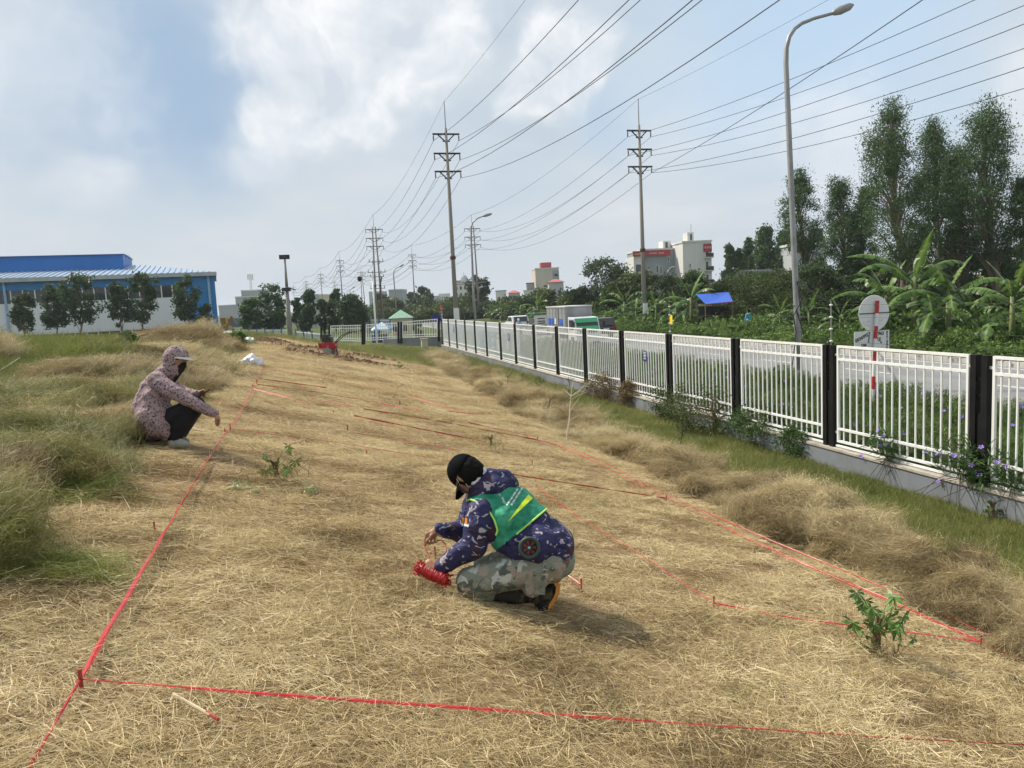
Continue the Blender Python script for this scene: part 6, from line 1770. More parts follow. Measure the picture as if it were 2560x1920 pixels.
# tiller -------------------------------------------------------------------
b = gz(826, 890)
ti = thing('tiller', 'small red motor tiller with black engine standing on the tilled strips', 'tiller', b, -YAW-.15)
M['tilred'] = weathered('tiller_red', (.42, .025, .035), .3, 8, .4)
MB().prism([(-.26, .28), (-.30, .42), (-.1, .52), (.22, .50), (.30, .36), (.2, .26)], -.16, .16, ax='y').build('body', M['tilred'], ti, bevel=.02)
en = MB().box((-.24, -.15, .52), (.12, .15, .72)).build('engine', M['carblack'], ti, bevel=.02)
MB().box((-.22, -.16, .73), (.02, .16, .80)).build('fuel_tank', M['darkmetal'], en)
MB().box((-.36, -.2, .30), (-.28, .2, .5)).build('front_guard', M['tilred'], ti)
for s in (-1, 1):
    MB().tube([(.2, s*.08, .45), (.55, s*.18, .75), (.82, s*.25, .86), (1.0, s*.26, .84)], .02, 6).build('handle', M['darkmetal'], ti)
    wl = MB().lathe([(.05, -.05), (.17, -.05), (.17, .05), (.05, .05)], 10, M=Matrix.Translation((-.02, s*.22, .16))@Matrix.Rotation(R(90), 4, 'X')).build('tine_wheel', M['galv'], ti)
    for k in range(6):
        a = k*math.pi/3; MB().bar((-.02+.1*math.cos(a), s*.22, .16+.1*math.sin(a)), (-.02+.24*math.cos(a+.3), s*.26, .16+.24*math.sin(a+.3)), .035).build('tine', M['galv'], wl)
MB().bar((.22, 0, .4), (.3, 0, .02), .04).build('drag_bar', M['darkmetal'], ti)
# sacks and bag
M['sack'] = weathered('white_woven_sack', (.66, .66, .64), .4, 6, .7, bumpy=.5)
M['bag'] = weathered('crumpled_white_plastic', (.74, .75, .76), .3, 10, .35, bumpy=.8)
def lump(px, py, s, lbl, seed, m, name='sack', cat='sack', rough=.35, group=None):
    rs = np.random.default_rng(seed); b = gz(px, py)
    bm = bmesh.new(); bmesh.ops.create_icosphere(bm, subdivisions=4, radius=1.0)
    v = np.array([x.co[:] for x in bm.verts]); f = np.array([[q.index for q in x.verts] for x in bm.faces]); bm.free()
    nz = fbm(v[:, 0]*2+seed, v[:, 1]*2+v[:, 2]*1.7, seed, 4)-.5
    fold = np.abs(fbm(v[:, 0]*4+seed, v[:, 2]*4+v[:, 1]*3, seed+3, 3)-.5)
    v = v*(1+rough*2*nz+rough*fold)[:, None]*np.array(s)
    v[:, 2] = np.maximum(v[:, 2], -s[2]*.3)
    o = link(name, npmesh(name, v, f, True), m); o.location = (b[0], b[1], b[2]+s[2]*.25); o.rotation_euler = (0, 0, rs.uniform(0, 3))
    return tag(o, lbl, cat, group)
lump(632, 915, (.22, .2, .19), 'crumpled white plastic bag at the end of the side tape', 3, M['bag'], 'plastic_bag', 'bag', .55)
lump(611, 910, (.2, .15, .1), 'dirty white rag heap left of the plastic bag', 8, M['bag'], 'plastic_scrap', 'bag', .5)
lump(560, 836, (.32, .28, .30), 'white sack leaning on the tall hay pile', 4, M['sack'])
lump(572, 846, (.3, .25, .24), 'small white sack below the sack on the hay pile', 5, M['sack'])
lump(604, 860, (.36, .25, .17), 'white sack lying in front of the bright bush', 6, M['sack'])
lump(623, 860, (.26, .22, .18), 'grey white sack at the right of the bright bush', 7, M['sack'])
lump(673, 842, (.3, .25, .28), 'white sack behind the soil heap', 9, M['sack'])
def bush(px, py, H, W, lbl, seed, lm, leaf, n_cl=26, per=110, name='bush'):
    b = gz(px, py); tree(name, lbl, b, H, W, 'shrub', seed, lm=lm, bare=.02, cat='bush', n_cl=n_cl, per=per, leaf=leaf)
bush(592, 862, .42, .75, 'bright green bush between the white sacks', 500, M['lush'], .10)
bush(322, 872, .45, .55, 'small round dark green bush on the mound meadow', 501, M['midleaf'], .07)
for k, (px, py, w) in enumerate(((195, 846, 1.6), (262, 845, 1.8), (335, 848, 1.7), (398, 852, 1.5), (228, 842, 1.4))):
    b = gz(px, py)
    tree('bush', ('leafy green weeds at the crest of the mound, before the broad warehouse tree', 'leafy green weeds at the crest left of the bare trunked tree', 'leafy green weeds at the crest below the tallest warehouse tree', 'leafy green weeds left of the tall hay pile', 'pale green weeds behind the crest of the mound')[k], b, .16, w*.45, 'shrub', 510+k, lm=M['lush'], bare=.02, cat='bush', n_cl=24, per=80, leaf=.06)
# weeds against the wall ----------------------------------------------------
def wall_bush(px, py, H, W, lbl, seed, lm, leaf=.05, n_cl=60, per=130):
    b = gz(px, py); tree('weed_bush', lbl, b, H, W, 'shrub', seed, lm=lm, bare=.02, cat='weeds', n_cl=n_cl, per=per, leaf=leaf)
M['dryleaf'] = leafmat('dry_leaf', (.08, .055, .025), (.17, .12, .055), (.25, .2, .09), .2)
wall_bush(1800, 1085, 1.0, 2.1, 'broad green weed bush against the wall below the notice panel', 520, M['olive'])
wall_bush(1700, 1050, .85, 1.6, 'olive weed bush left of the broad one against the wall', 521, M['olive'])
wall_bush(1900, 1110, .75, 1.5, 'leafy weeds right of the broad weed bush', 522, M['midleaf'])
wall_bush(1520, 1000, .8, 1.6, 'dry brown weed bush against the wall', 523, M['dryleaf'], .05)
wall_bush(1590, 1015, .7, 1.3, 'brownish green weeds between the dry bush and the olive bush', 524, M['dryleaf'], .05)
wall_bush(2010, 1135, .5, 1.1, 'low dark weeds at the foot of the paired black posts', 525, M['midleaf'])
def twig(base, H, seed, lbl, m, r=.012, lean=(0, 0), n=7, name='dead_weed', leaves=False, group=None):
    rs = np.random.default_rng(seed); t = thing(name, lbl, 'dead plant', base, group=group)
    mn = np.array([lean[0], lean[1], H])
    pts = [mn*f+np.array([*rs.normal(0, .03*H, 2), 0])*(f > 0) for f in (0, .3, .55, .8, 1)]
    MB().tube(pts, [r, r*.85, r*.65, r*.45, r*.2], 6).build('stem', m, t)
    for k in range(n):
        f = rs.uniform(.25, .9); p = np.array([np.interp(f, (0, .3, .55, .8, 1), [q[j] for q in pts]) for j in range(3)])
        a = rs.uniform(0, 6.28); l = H*rs.uniform(.25, .55); up = rs.uniform(.1, .9)
        e = p+np.array([math.cos(a)*l*.7, math.sin(a)*l*.7, up*l]); md = (p+e)/2+np.array([0, 0, rs.normal(0, .06*l)])
        br = MB().tube([p, md, e], [r*.55, r*.4, r*.12], 5)
        e2 = md+np.array([rs.normal(0, .3)*l, rs.normal(0, .3)*l, l*.35]); br.tube([md, e2], [r*.3, r*.1], 4)
        br.build('branch', m, t)
    return t
M['palewood'] = weathered('bleached_branch', (.48, .42, .30), .3, 8, .8)
M['darkstem'] = weathered('dark_dry_stem', (.05, .04, .025), .3, 8, .9)
b = gz(1415, 1100); tp = atX(1500, 970, b[0]+.5)
twig(b, 1.15, 31, 'bleached bare branch with forked twigs stuck by the windrow', M['palewood'], .018, (.35, .55), 8, 'bare_branch')
twig(gz(1520, 1080), .5, 37, 'small bleached twig right of the bare branch', M['palewood'], .010, (.05, .1), 4, 'bare_branch')
for k, (px, py, h, lb) in enumerate(((1279, 985, .75, 'dark dry stem with seed heads left of the bushy dead plant'), (1302, 965, .6, 'dark dry stem standing nearest the wall left of the dead plant'), (1345, 1015, .85, 'bushy dark dead plant before the far fence panels'), (1370, 1045, .6, 'bent dark dry stem beside the bare branch'), (1425, 990, .7, 'single dark dry stem by the wall behind the bare branch'), (1255, 990, .45, 'short dry stem on the strip beside the windrow'), (1222, 960, .5, 'thin dry stem at the left of the strip'), (1700, 1120, .55, 'brown dry stem on the strip before the weed bush'))):
    twig(gz(px, py), h, 60+k, lb, M['darkstem'], .012, (rng.normal(0, .08), rng.normal(0, .08)), 9, group='dry stems on the green strip')
# violet flowered plants pushing through the near fence
for k, (px, py) in enumerate(((2440, 1215), (2520, 1225), (2390, 1190), (2230, 1130))):
    p = atX(px, py, FX-.02)
    t = thing('flowering_weed', ('violet flowered weed pushing through the railing by the nearest black posts', 'violet flowered weed hanging over the wall at the right of the black posts', 'violet flowered weed left of the nearest black posts', 'small violet flowered weed at the middle of the near railing')[k], 'weed', (p[0], p[1], WALL_TOP+.02), group='violet weeds at the railing')
    V = []; F = []; C = []; rs = np.random.default_rng(70+k); nn_ = 0
    for j in range(4):
        v, f, c = mk_ruellia(rs); Mx = Euler((rs.normal(0, .35), -.35+rs.normal(0, .4), rs.uniform(0, 6))).to_matrix()
        v = v@np.array(Mx).T*rs.uniform(.8, 1.15)+np.array([0, rs.normal(0, .15), 0]); V.append(v); F.append(f+nn_); C.append(c); nn_ += len(v)
    me = npmesh('foliage', np.concatenate(V), np.concatenate(F)); fattr(me, 'c', np.concatenate(C)); link('foliage', me, M['midleaf'], t)
    st = MB()
    for j in range(4):
        a = rs.uniform(-.5, .5)
        st.tube([(0, a*.3, .05), (-.2, a, -.05), (-.38, a*1.6, -.25), (-.42, a*2.0, -.5+.2*rs.uniform())], [.006, .005, .004, .002], 5)
    st.build('trailing_stem', M['darkstem'], t)
    for j in range(5):
        o = bpy.data.objects.new('flower', flm); COL.objects.link(o); o.parent = t
        o.location = (-.25*rs.uniform(), rs.normal(0, .25), rs.uniform(-.15, .55)); o.rotation_euler = (rs.uniform(.4, 1.2), 0, rs.uniform(-.8, .8)-1.2); o.scale = (1.1,)*3
b = gz(2480, 1300); tree('weed_bush', 'small pale green weed growing at the foot of the wall near the violet weeds', b, .28, .2, 'wisp', 540, lm=M['lush'], bare=.1, cat='weeds', n_cl=12, per=18, leaf=.045)
tag(MB().tube([gz(2524, 1690, .01), gz(2545, 1700, .03), gz(2580, 1712, .02)], [.012, .016, .012], 6).build('black_strap', M['rubber']), 'short black strap lying on the straw beside the outer tapes', 'strap')
# arched bramble on the meadow
tag(MB().tube([gz(335, 868), gz(352, 872)+np.array([0, 0, .35]), gz(375, 872)+np.array([0, 0, .42]), gz(398, 892)+np.array([0, 0, .05])], [.012, .011, .01, .006], 6).build('arched_twig', M['darkstem']), 'dark arched twig on the meadow behind the squatting person', 'twig')
tag(MB().tube([gz(-20, 942)+np.array([0, 0, .02]), gz(25, 930)+np.array([0, 0, .12]), gz(53, 922)+np.array([0, 0, .2])], [.014, .012, .006], 6).build('dry_stalk', M['palewood']), 'pale dry stalk leaning over the meadow grass', 'stalk')
# ------------------------------------------------------------------ people
from mathutils.bvhtree import BVHTree
def VV(a, b, c): return CR*a+CU*b+CF*c
def round_cone(p0, r0, p1, r1, sub=2):
    bm = bmesh.new()
    for p, r in ((p0, r0), (p1, r1)):
        bmesh.ops.create_icosphere(bm, subdivisions=sub, radius=float(r), matrix=Matrix.Translation(Vector(p)))
    res = bmesh.ops.convex_hull(bm, input=bm.verts)
    bmesh.ops.delete(bm, geom=list({g for g in res['geom_interior']+res['geom_unused'] if isinstance(g, bmesh.types.BMVert)}), context='VERTS')
    bm.verts.index_update()
    v = [tuple(x.co) for x in bm.verts]; f = [tuple(q.index for q in x.verts) for x in bm.faces]
    bm.free()
    return v, f
def skin_mesh(name, caps, voxel, smooth=4, fold=0.0, fscale=9.0, seed=0, fdir=(1, 1, 1), origin=(0, 0, 0)):
    """one continuous surface grown over tapered limbs"""
    mb = MB()
    for c in caps:
        v, f = round_cone(*c)
        mb.add([np.array(p)-np.array(origin) for p in v], f)
    me = bpy.data.meshes.new(name); me.from_pydata(mb.v, [], mb.f)
    tmp = bpy.data.objects.new('tmp', me); COL.objects.link(tmp)
    m = tmp.modifiers.new('r', 'REMESH'); m.mode = 'VOXEL'; m.voxel_size = voxel; m.use_smooth_shade = True
    if smooth:
        s = tmp.modifiers.new('s', 'SMOOTH'); s.factor = .5; s.iterations = smooth
    out = bpy.data.meshes.new_from_object(tmp.evaluated_get(bpy.context.evaluated_depsgraph_get()))
    bpy.data.objects.remove(tmp); bpy.data.meshes.remove(me)
    if fold:
        n = len(out.vertices); co = np.empty(n*3, np.float32); out.vertices.foreach_get('co', co); co = co.reshape(-1, 3)
        no = np.empty(n*3, np.float32); out.vertices.foreach_get('normal', no); no = no.reshape(-1, 3)
        w = co@np.array([CR, CU, CF]).T*np.array(fdir)*fscale
        a = fbm(w[:, 0]+w[:, 2]*.7, w[:, 1]+w[:, 2]*.4, 200+seed, 3)
        rid = 1-np.abs(2*fbm(w[:, 0]*1.3+5, w[:, 1]*1.3+w[:, 2], 230+seed, 2)-1)
        co = co+no*((a-.5)*1.4+(rid-.75)*.9)[:, None]*fold
        out.vertices.foreach_set('co', co.astype(np.float32).ravel())
    out.polygons.foreach_set('use_smooth', np.ones(len(out.polygons), bool)); out.update()
    return out
def bvh_of(me):
    return BVHTree.FromPolygons([v.co[:] for v in me.vertices], [tuple(p.vertices) for p in me.polygons])
def chain(pts):
    """[(p, r), ...] -> capsules"""
    return [(a[0], a[1], b[0], b[1]) for a, b in zip(pts[:-1], pts[1:])]
def cast(tree_, px, py, base, off=.002):
    d = Vector(ray(px, py)).normalized()
    h = tree_.ray_cast(Vector(CO-base), d)
    return (np.array(h[0])+np.array(h[1])*off, np.array(h[1])) if h[0] is not None else (None, None)
def decal(name, tree_, quad, nu, nv, base, m, parent, off=.003):
    """patch of cloth following the garment inside a photo quad (tl, tr, br, bl)"""
    q = [np.array(p, float) for p in quad]; V = []; ok = True
    for j in range(nv+1):
        for i in range(nu+1):
            u, v = i/nu, j/nv
            p = (q[0]*(1-u)+q[1]*u)*(1-v)+(q[3]*(1-u)+q[2]*u)*v
            c, n = cast(tree_, p[0], p[1], base, off)
            V.append(c)
    F = []
    for j in range(nv):
        for i in range(nu):
            k = j*(nu+1)+i; f = (k, k+1, k+nu+2, k+nu+1)
            if all(V[x] is not None for x in f) and max(np.linalg.norm(V[f[0]]-V[x]) for x in f) < .12: F.append(f)
    V = [(0, 0, 0) if v is None else v for v in V]
    used = sorted({i for f in F for i in f}); mp = {i: k for k, i in enumerate(used)}
    return MB().add([V[i] for i in used], [tuple(mp[i] for i in f) for f in F]).build(name, m, parent, smooth=True)
def camo(name, base, cols, scale, rough=.75, stretch=(1, 1, 1)):
    def fn(g, b):
        o = g.map(g.obj(), stretch)
        c = base
        for k, (colr, lo, hi, sc, dist) in enumerate(cols):
            n = g.noise(g.map(o, loc=(k*3.7, k*1.3, k*5.1)), scale*sc, 2, .5, dist)
            c = g.mix(g.ss(n, lo, hi), c, colr)
        f = g.noise(g.obj(), 420, 2, .5)
        c = g.mix(g.math('MULTIPLY', f, .18), c, (.02, .02, .03))
        g.put(b.inputs['Base Color'], c)
        g.put(b.inputs['Normal'], g.bump(g.math('ADD', g.noise(g.map(g.obj(), (1, 1, 1.8)), 20, 3, .55, 1.0), g.math('MULTIPLY', g.noise(g.obj(), 60, 2, .5, .6), .35)), .6, .016))
    return mat(name, fn, base, rough, spec=.25)
def m_skin(g, b):
    n = g.noise(g.obj(), 40, 3, .5)
    g.put(b.inputs['Base Color'], g.ramp(n, [(.35, (.30, .15, .085)), (.65, (.42, .225, .13))]))
    b.inputs['Subsurface Weight'].default_value = .08; b.inputs['Subsurface Radius'].default_value = (.01, .004, .002)
M['skin'] = mat('tanned_skin', m_skin, (.38, .2, .12), .5, spec=.35)
M['navycamo'] = camo('navy_camouflage', (.028, .028, .10), [((.05, .026, .05), .56, .60, 7, 1.0), ((.012, .014, .045), .57, .61, 9, 1.5), ((.44, .41, .45), .625, .64, 10, 1.8), ((.38, .34, .39), .65, .665, 17, 1.2)], 1.0, .6, (1, 1, 1.25))
M['greycamo'] = camo('grey_green_camouflage', (.23, .25, .20), [((.34, .29, .23), .54, .58, 8, .8), ((.10, .12, .10), .55, .59, 9, 1.0), ((.50, .51, .46), .60, .62, 12, 1.0)], 1.0, .85)
M['darkcamo'] = camo('dark_camouflage', (.035, .032, .022), [((.09, .07, .035), .55, .60, 14, 1.0), ((.012, .013, .012), .55, .58, 12, 1.0)], 1.0, .8)
M['pinkprint'] = None
def m_pink(g, b):
    vo = g.n('ShaderNodeTexVoronoi'); vo.inputs['Scale'].default_value = 46
    g.put(vo.inputs['Vector'], g.vmath('ADD', g.obj(), g.vmath('SCALE', g.noise(g.obj(), 60, 2, .5, out=1), .012)))
    c = g.mix(g.ss(vo.outputs['Distance'], .44, .28), (.34, .25, .255), (.08, .045, .06))
    c = g.mix(g.ss(g.noise(g.obj(), 8, 4, .6), .45, .7, 0, .4), c, (.25, .17, .19))
    g.put(b.inputs['Base Color'], c); g.put(b.inputs['Normal'], g.bump(g.noise(g.obj(), 22, 3, .55, .8), .4, .012))
M['pinkprint'] = mat('dusty_pink_printed_cotton', m_pink, (.38, .28, .29), .85, spec=.2)
def m_vest(g, b):
    n = g.noise(g.map(g.obj(), (1, 1, 1)), 16, 4, .6, .6)
    g.put(b.inputs['Base Color'], g.ramp(n, [(.3, (.014, .15, .085)), (.55, (.032, .28, .165)), (.75, (.09, .42, .27))]))
    g.put(b.inputs['Normal'], g.bump(n, .3, .01))
M['vest'] = mat('green_vest_fabric', m_vest, (.02, .22, .13), .7, spec=.25)
M['vestprint'] = weathered('worn_white_vest_print', (.55, .66, .62), .8, 160, .7, dark=(.12, .36, .26))
M['lime'] = mat('lime_piping', None, (.50, .86, .16), .6)
M['reflect'] = mat('yellow_reflective_band', None, (.72, .86, .02), .5)
M['capblack'] = weathered('black_cotton', (.008, .008, .010), .3, 20, .9, dark=(.014, .014, .016), spec=.04)
M['hair'] = weathered('black_hair', (.005, .0045, .004), .5, 60, .7, dark=(.012, .011, .010), spec=.12)
M['maskgrey'] = weathered('grey_face_mask', (.10, .13, .135), .3, 14, .8)
M['maskwhite'] = mat('white_mask_strap', None, (.75, .75, .75), .7)
M['sole'] = weathered('orange_rubber_sole', (.62, .25, .05), .35, 14, .7)
M['orangepatch'] = mat('orange_sleeve_patch', None, (.60, .20, .02), .6)
M['lining'] = mat('pale_hood_lining', None, (.62, .66, .70), .8)
M['fanred'] = mat('red_fan_blade', None, (.30, .03, .03), .4)
M['fanrim'] = mat('dark_green_fan_rim', None, (.035, .06, .05), .5)
M['belt'] = weathered('brown_undershirt', (.16, .09, .065), .4, 20, .85)

# ---- kneeling worker -------------------------------------------------------
DW = 4.78
def W(px, py, dd=0.0): return at(px, py, DW+dd)
wb = gp(*W(1290, 1500)[:2]); wb[2] = float(G(wb[0], wb[1]))
def Wl(px, py, dd=0.0): return W(px, py, dd)-wb
person = None
hf = VV(-.45, -.80, .38); hf /= np.linalg.norm(hf)                 # where the face looks
hu = VV(-.70, .62, .15); hu -= hf*(hu@hf); hu /= np.linalg.norm(hu)  # crown of the head
hs = np.cross(hu, hf); hs /= np.linalg.norm(hs)                      # towards his left ear (camera side)
if hs@CF > 0: hs = -hs
H0 = Wl(1162, 1183, .05)
neck = Wl(1212, 1222, .10)
sh_n, sh_f = Wl(1204, 1276, -.06), Wl(1196, 1246, .27)
el_n, wr_n = Wl(1187, 1362, -.10), Wl(1104, 1417, -.05)
el_f, wr_f = Wl(1160, 1330, .24), Wl(1101, 1322, .14)
hip_n, hip_f = Wl(1372, 1408, -.06), Wl(1372, 1385, .20)
kn_n, kn_f = Wl(1176, 1455, -.08), Wl(1210, 1425, .24)
an_n, an_f = Wl(1362, 1482, -.03), Wl(1190, 1478, .16)
body = []
body += [(H0+hu*.012-hf*.012, .088, H0+hf*.02-hu*.01, .082), (H0+hf*.028-hu*.03, .07, H0+hf*.052-hu*.075, .045), (H0+hf*.092-hu*.02, .012, H0+hf*.102-hu*.042, .014)]
for sd in (-1, 1):
    e = H0+hs*sd*.082-hu*.012
    body += [(e+hu*.026, .010, e-hu*.004+hs*sd*.006, .013), (e-hu*.004+hs*sd*.006, .012, e-hu*.03, .008)]
    ey = H0+hf*.083+hs*sd*.031+hu*.002
    body += [(ey, .012, ey+hf*.002, .012)]
body += chain([(H0-hu*.05-hf*.02, .058), (neck, .062)])
body += chain([(neck, .08), (Wl(1262, 1278, .09), .13), (Wl(1330, 1335, .07), .13), (Wl(1372, 1392, .07), .14)])
body += chain([(sh_n, .065), (el_n, .045), (wr_n, .027)])+chain([(sh_f, .065), (el_f, .045), (wr_f, .027)])
body += chain([(hip_n, .08), (kn_n, .045), (Wl(1290, 1484, -.03), .03), (an_n, .032)])+chain([(hip_f, .08), (kn_f, .045), (an_f, .032)])
def hand(wrist, palm, fingers, thumb, rp=.022, r=.0088):
    out = [(wrist, .024, palm, rp*1.08)]
    for f in fingers:
        out += [(palm*.5+wrist*.5, .015, f[0], .0115)]
        out += chain([(p, r*(1-.10*k)) for k, p in enumerate(f)])
    out += [(palm*.4+wrist*.6, .016, thumb[0], .012)]+chain([(p, r*1.08*(1-.1*k)) for k, p in enumerate(thumb)])
    return out
body += hand(wr_f, Wl(1083, 1330, .13), [
    [Wl(1067, 1335, .110), Wl(1061, 1350, .105), Wl(1062, 1364, .110)],
    [Wl(1073, 1338, .118), Wl(1068, 1354, .112), Wl(1074, 1361, .122)],
    [Wl(1080, 1341, .128), Wl(1077, 1356, .122), Wl(1083, 1359, .134)],
    [Wl(1087, 1343, .140), Wl(1086, 1354, .136), Wl(1091, 1356, .146)]],
    [Wl(1078, 1340, .10), Wl(1068, 1352, .095), Wl(1063, 1363, .103)])
body += hand(wr_n, Wl(1086, 1410, -.045), [
    [Wl(1074, 1403, -.050), Wl(1066, 1408, -.062), Wl(1066, 1420, -.066)],
    [Wl(1075, 1409, -.060), Wl(1068, 1417, -.076), Wl(1071, 1428, -.078)],
    [Wl(1078, 1415, -.070), Wl(1074, 1424, -.086), Wl(1078, 1434, -.084)],
    [Wl(1084, 1420, -.076), Wl(1082, 1430, -.088), Wl(1086, 1437, -.084)]],
    [Wl(1082, 1401, -.035), Wl(1072, 1399, -.040), Wl(1064, 1404, -.048)])
bme = skin_mesh('person', body, .0055, 3)
person = link('person', bme, M['skin']); person.location = wb
tag(person, 'kneeling worker in navy camouflage jacket and green vest winding red tape', 'person')
# trousers
tro = chain([(hip_n, .125), (Wl(1300, 1425, -.07), .118), (kn_n, .095)])+chain([(hip_f, .125), (kn_f, .095), (an_f, .075)])
tro += [(hip_n, .13, hip_f, .13), (Wl(1398, 1404, -.04), .10, Wl(1402, 1392, .16), .10), (kn_n, .093, Wl(1196, 1478, -.05), .062), (Wl(1196, 1478, -.05), .06, Wl(1228, 1484, -.04), .05), (Wl(1345, 1440, -.10), .085, Wl(1330, 1470, -.09), .06)]
trousers = link('trousers', skin_mesh('trousers', tro, .009, 3, .010, 11, 1), M['greycamo'], person)
link('under_shirt', skin_mesh('under_shirt', [(Wl(1382, 1398, -.05), .118, Wl(1386, 1385, .16), .118)], .01, 3), M['belt'], person)
# pocket flap hanging over the heel
fl_ = [Wl(1312, 1452, -.175), Wl(1364, 1459, -.155), Wl(1362, 1487, -.150), Wl(1320, 1485, -.165), Wl(1313, 1470, -.17)]
MB().add([*fl_, *[p+VV(0, 0, .008) for p in fl_]], [(0, 1, 2, 3, 4), (9, 8, 7, 6, 5), (0, 5, 6, 1), (1, 6, 7, 2), (2, 7, 8, 3), (3, 8, 9, 4), (4, 9, 5, 0)]).build('pocket_flap', M['greycamo'], person)
# boots
shin = chain([(Wl(1200, 1478, -.02), .058), (Wl(1290, 1487, -.03), .058), (an_n, .055), (Wl(1380, 1462, -.03), .045)])+chain([(an_n, .052), (Wl(1352, 1520, -.05), .04)])+[(Wl(1384, 1460, -.05), .03, Wl(1362, 1518, -.06), .035), (Wl(1384, 1460, .0), .03, Wl(1362, 1518, .01), .035)]
boot = link('boot', skin_mesh('boot', shin, .007, 3, .004, 20, 3), M['darkcamo'], person)
prof = [(1392, 1450), (1401, 1462), (1399, 1482), (1391, 1500), (1382, 1516), (1370, 1528), (1352, 1534)]
inn = [(1384, 1458), (1390, 1468), (1388, 1484), (1381, 1498), (1373, 1511), (1364, 1520), (1350, 1526)]
sm = MB(); V = []
for q in (-.085, -.075, .02, .03):
    sh = .8 if q in (-.085, .03) else 1.0
    for o_, i_ in zip(prof, inn):
        po, pi_ = Wl(*o_, q), Wl(*i_, q); V += [pi_*(1-sh)+po*sh, pi_]
n = len(prof)
F = []
for k in range(3):
    for j in range(n-1):
        a, b_ = k*2*n+2*j, (k+1)*2*n+2*j
        F += [(a, a+2, b_+2, b_), (a+1, b_+1, b_+3, a+3)]
for j in range(n-1):
    F += [(2*j, 2*j+1, 2*j+3, 2*j+2), (6*n+2*j, 6*n+2*j+2, 6*n+2*j+3, 6*n+2*j+1)]
for k in range(3):
    a, b_ = k*2*n, (k+1)*2*n; F += [(a, b_, b_+1, a+1), (a+2*n-2, a+2*n-1, b_+2*n-1, b_+2*n-2)]
sm.add(V, F).build('sole', M['sole'], boot, smooth=False)
fs = link('shoe', skin_mesh('shoe', [(Wl(1188, 1487, .10), .036, Wl(1168, 1490, .05), .03), (Wl(1166, 1488, -.06), .022, Wl(1184, 1493, -.07), .024)], .006, 3), M['maskwhite'], person)
link('shoe_side', skin_mesh('shoe_side', [(Wl(1163, 1496, -.07), .017, Wl(1186, 1501, -.08), .018)], .005, 2), M['vest'], fs)
# jacket
tor = [(neck+VV(.02, -.03, 0), .115, Wl(1262, 1276, .09), .165), (Wl(1262, 1276, .09), .165, Wl(1330, 1333, .06), .172), (Wl(1330, 1333, .06), .172, Wl(1366, 1372, .06), .165),
       (sh_n+VV(.01, 0, .03), .098, sh_f, .098), (Wl(1262, 1300, -.05), .115, Wl(1290, 1262, .24), .115), (Wl(1342, 1362, -.09), .135, Wl(1366, 1342, .20), .14), (Wl(1300, 1362, -.08), .11, Wl(1372, 1382, -.04), .13), (Wl(1280, 1345, -.04), .11, Wl(1320, 1330, .2), .12), (Wl(1250, 1322, -.06), .095, Wl(1262, 1352, -.06), .085), (Wl(1385, 1368, -.05), .125, Wl(1388, 1356, .16), .125)]
arms = chain([(sh_n, .098), (Wl(1196, 1318, -.09), .092), (el_n, .082), (Wl(1150, 1386, -.08), .07), (Wl(1112, 1412, -.055), .052)])+chain([(sh_f, .095), (el_f, .075), (Wl(1108, 1325, .15), .048)])
jme = skin_mesh('jacket', tor+arms, .009, 3, .011, 9, 2, (1, 1, 1))
jacket = link('jacket', jme, M['navycamo'], person)
jt = bvh_of(jme)
hood = [(Wl(1188, 1212, .02), .045, Wl(1222, 1196, .06), .068), (Wl(1222, 1196, .06), .068, Wl(1262, 1198, .10), .066), (Wl(1262, 1198, .10), .066, Wl(1280, 1210, .14), .05), (Wl(1196, 1225, -.02), .05, Wl(1236, 1214, .0), .062), (Wl(1236, 1214, .0), .062, Wl(1276, 1210, .08), .05), (Wl(1190, 1230, -.03), .035, Wl(1182, 1238, .02), .03)]
hd = link('hood', skin_mesh('hood', hood, .007, 3, .010, 12, 5), M['navycamo'], jacket)
link('hood_lining', skin_mesh('hood_lining', [(Wl(1186, 1205, -.015), .026, Wl(1196, 1186, .0), .024), (Wl(1196, 1186, .0), .022, Wl(1208, 1176, .02), .024)], .005, 3), M['lining'], hd)
for a, b_, r0, r1 in ((Wl(1112, 1412, -.055), Wl(1099, 1418, -.05), .052, .046), (Wl(1108, 1325, .15), Wl(1099, 1322, .145), .048, .044)):
    link('cuff', skin_mesh('cuff', [(a, r0, b_, r1)], .005, 2, .003, 30), M['navycamo'], jacket)
# vest: a slightly larger shell over the torso, open at the arm and ending at the hem
vm = skin_mesh('vest', [(a, ra+.014, b_, rb_+.014) for a, ra, b_, rb_ in tor[:2]+tor[3:5]+tor[7:9]], .008, 4, .008, 10, 7, (1, 1, 1))
poly = np.array([(1166, 1252), (1176, 1240), (1200, 1224), (1238, 1218), (1280, 1205), (1300, 1204), (1330, 1225), (1372, 1258), (1369, 1272), (1330, 1304), (1294, 1334), (1262, 1362), (1240, 1378), (1229, 1366), (1238, 1345), (1244, 1325), (1236, 1300), (1222, 1278), (1205, 1262), (1184, 1252)], float)
def inside(p, poly):
    x, y = p; c = False; j = len(poly)-1
    for i in range(len(poly)):
        if (poly[i, 1] > y) != (poly[j, 1] > y) and x < (poly[j, 0]-poly[i, 0])*(y-poly[i, 1])/(poly[j, 1]-poly[i, 1])+poly[i, 0]: c = not c
        j = i
    return c
bm = bmesh.new(); bm.from_mesh(vm)
kill = []
for v in bm.verts:
    x, y, d_ = proj(np.array(v.co)+wb)
    if not inside((x, y), poly): kill.append(v)
bmesh.ops.delete(bm, geom=kill, context='VERTS'); bm.to_mesh(vm); bm.free()
vest = link('vest', vm, M['vest'], person)
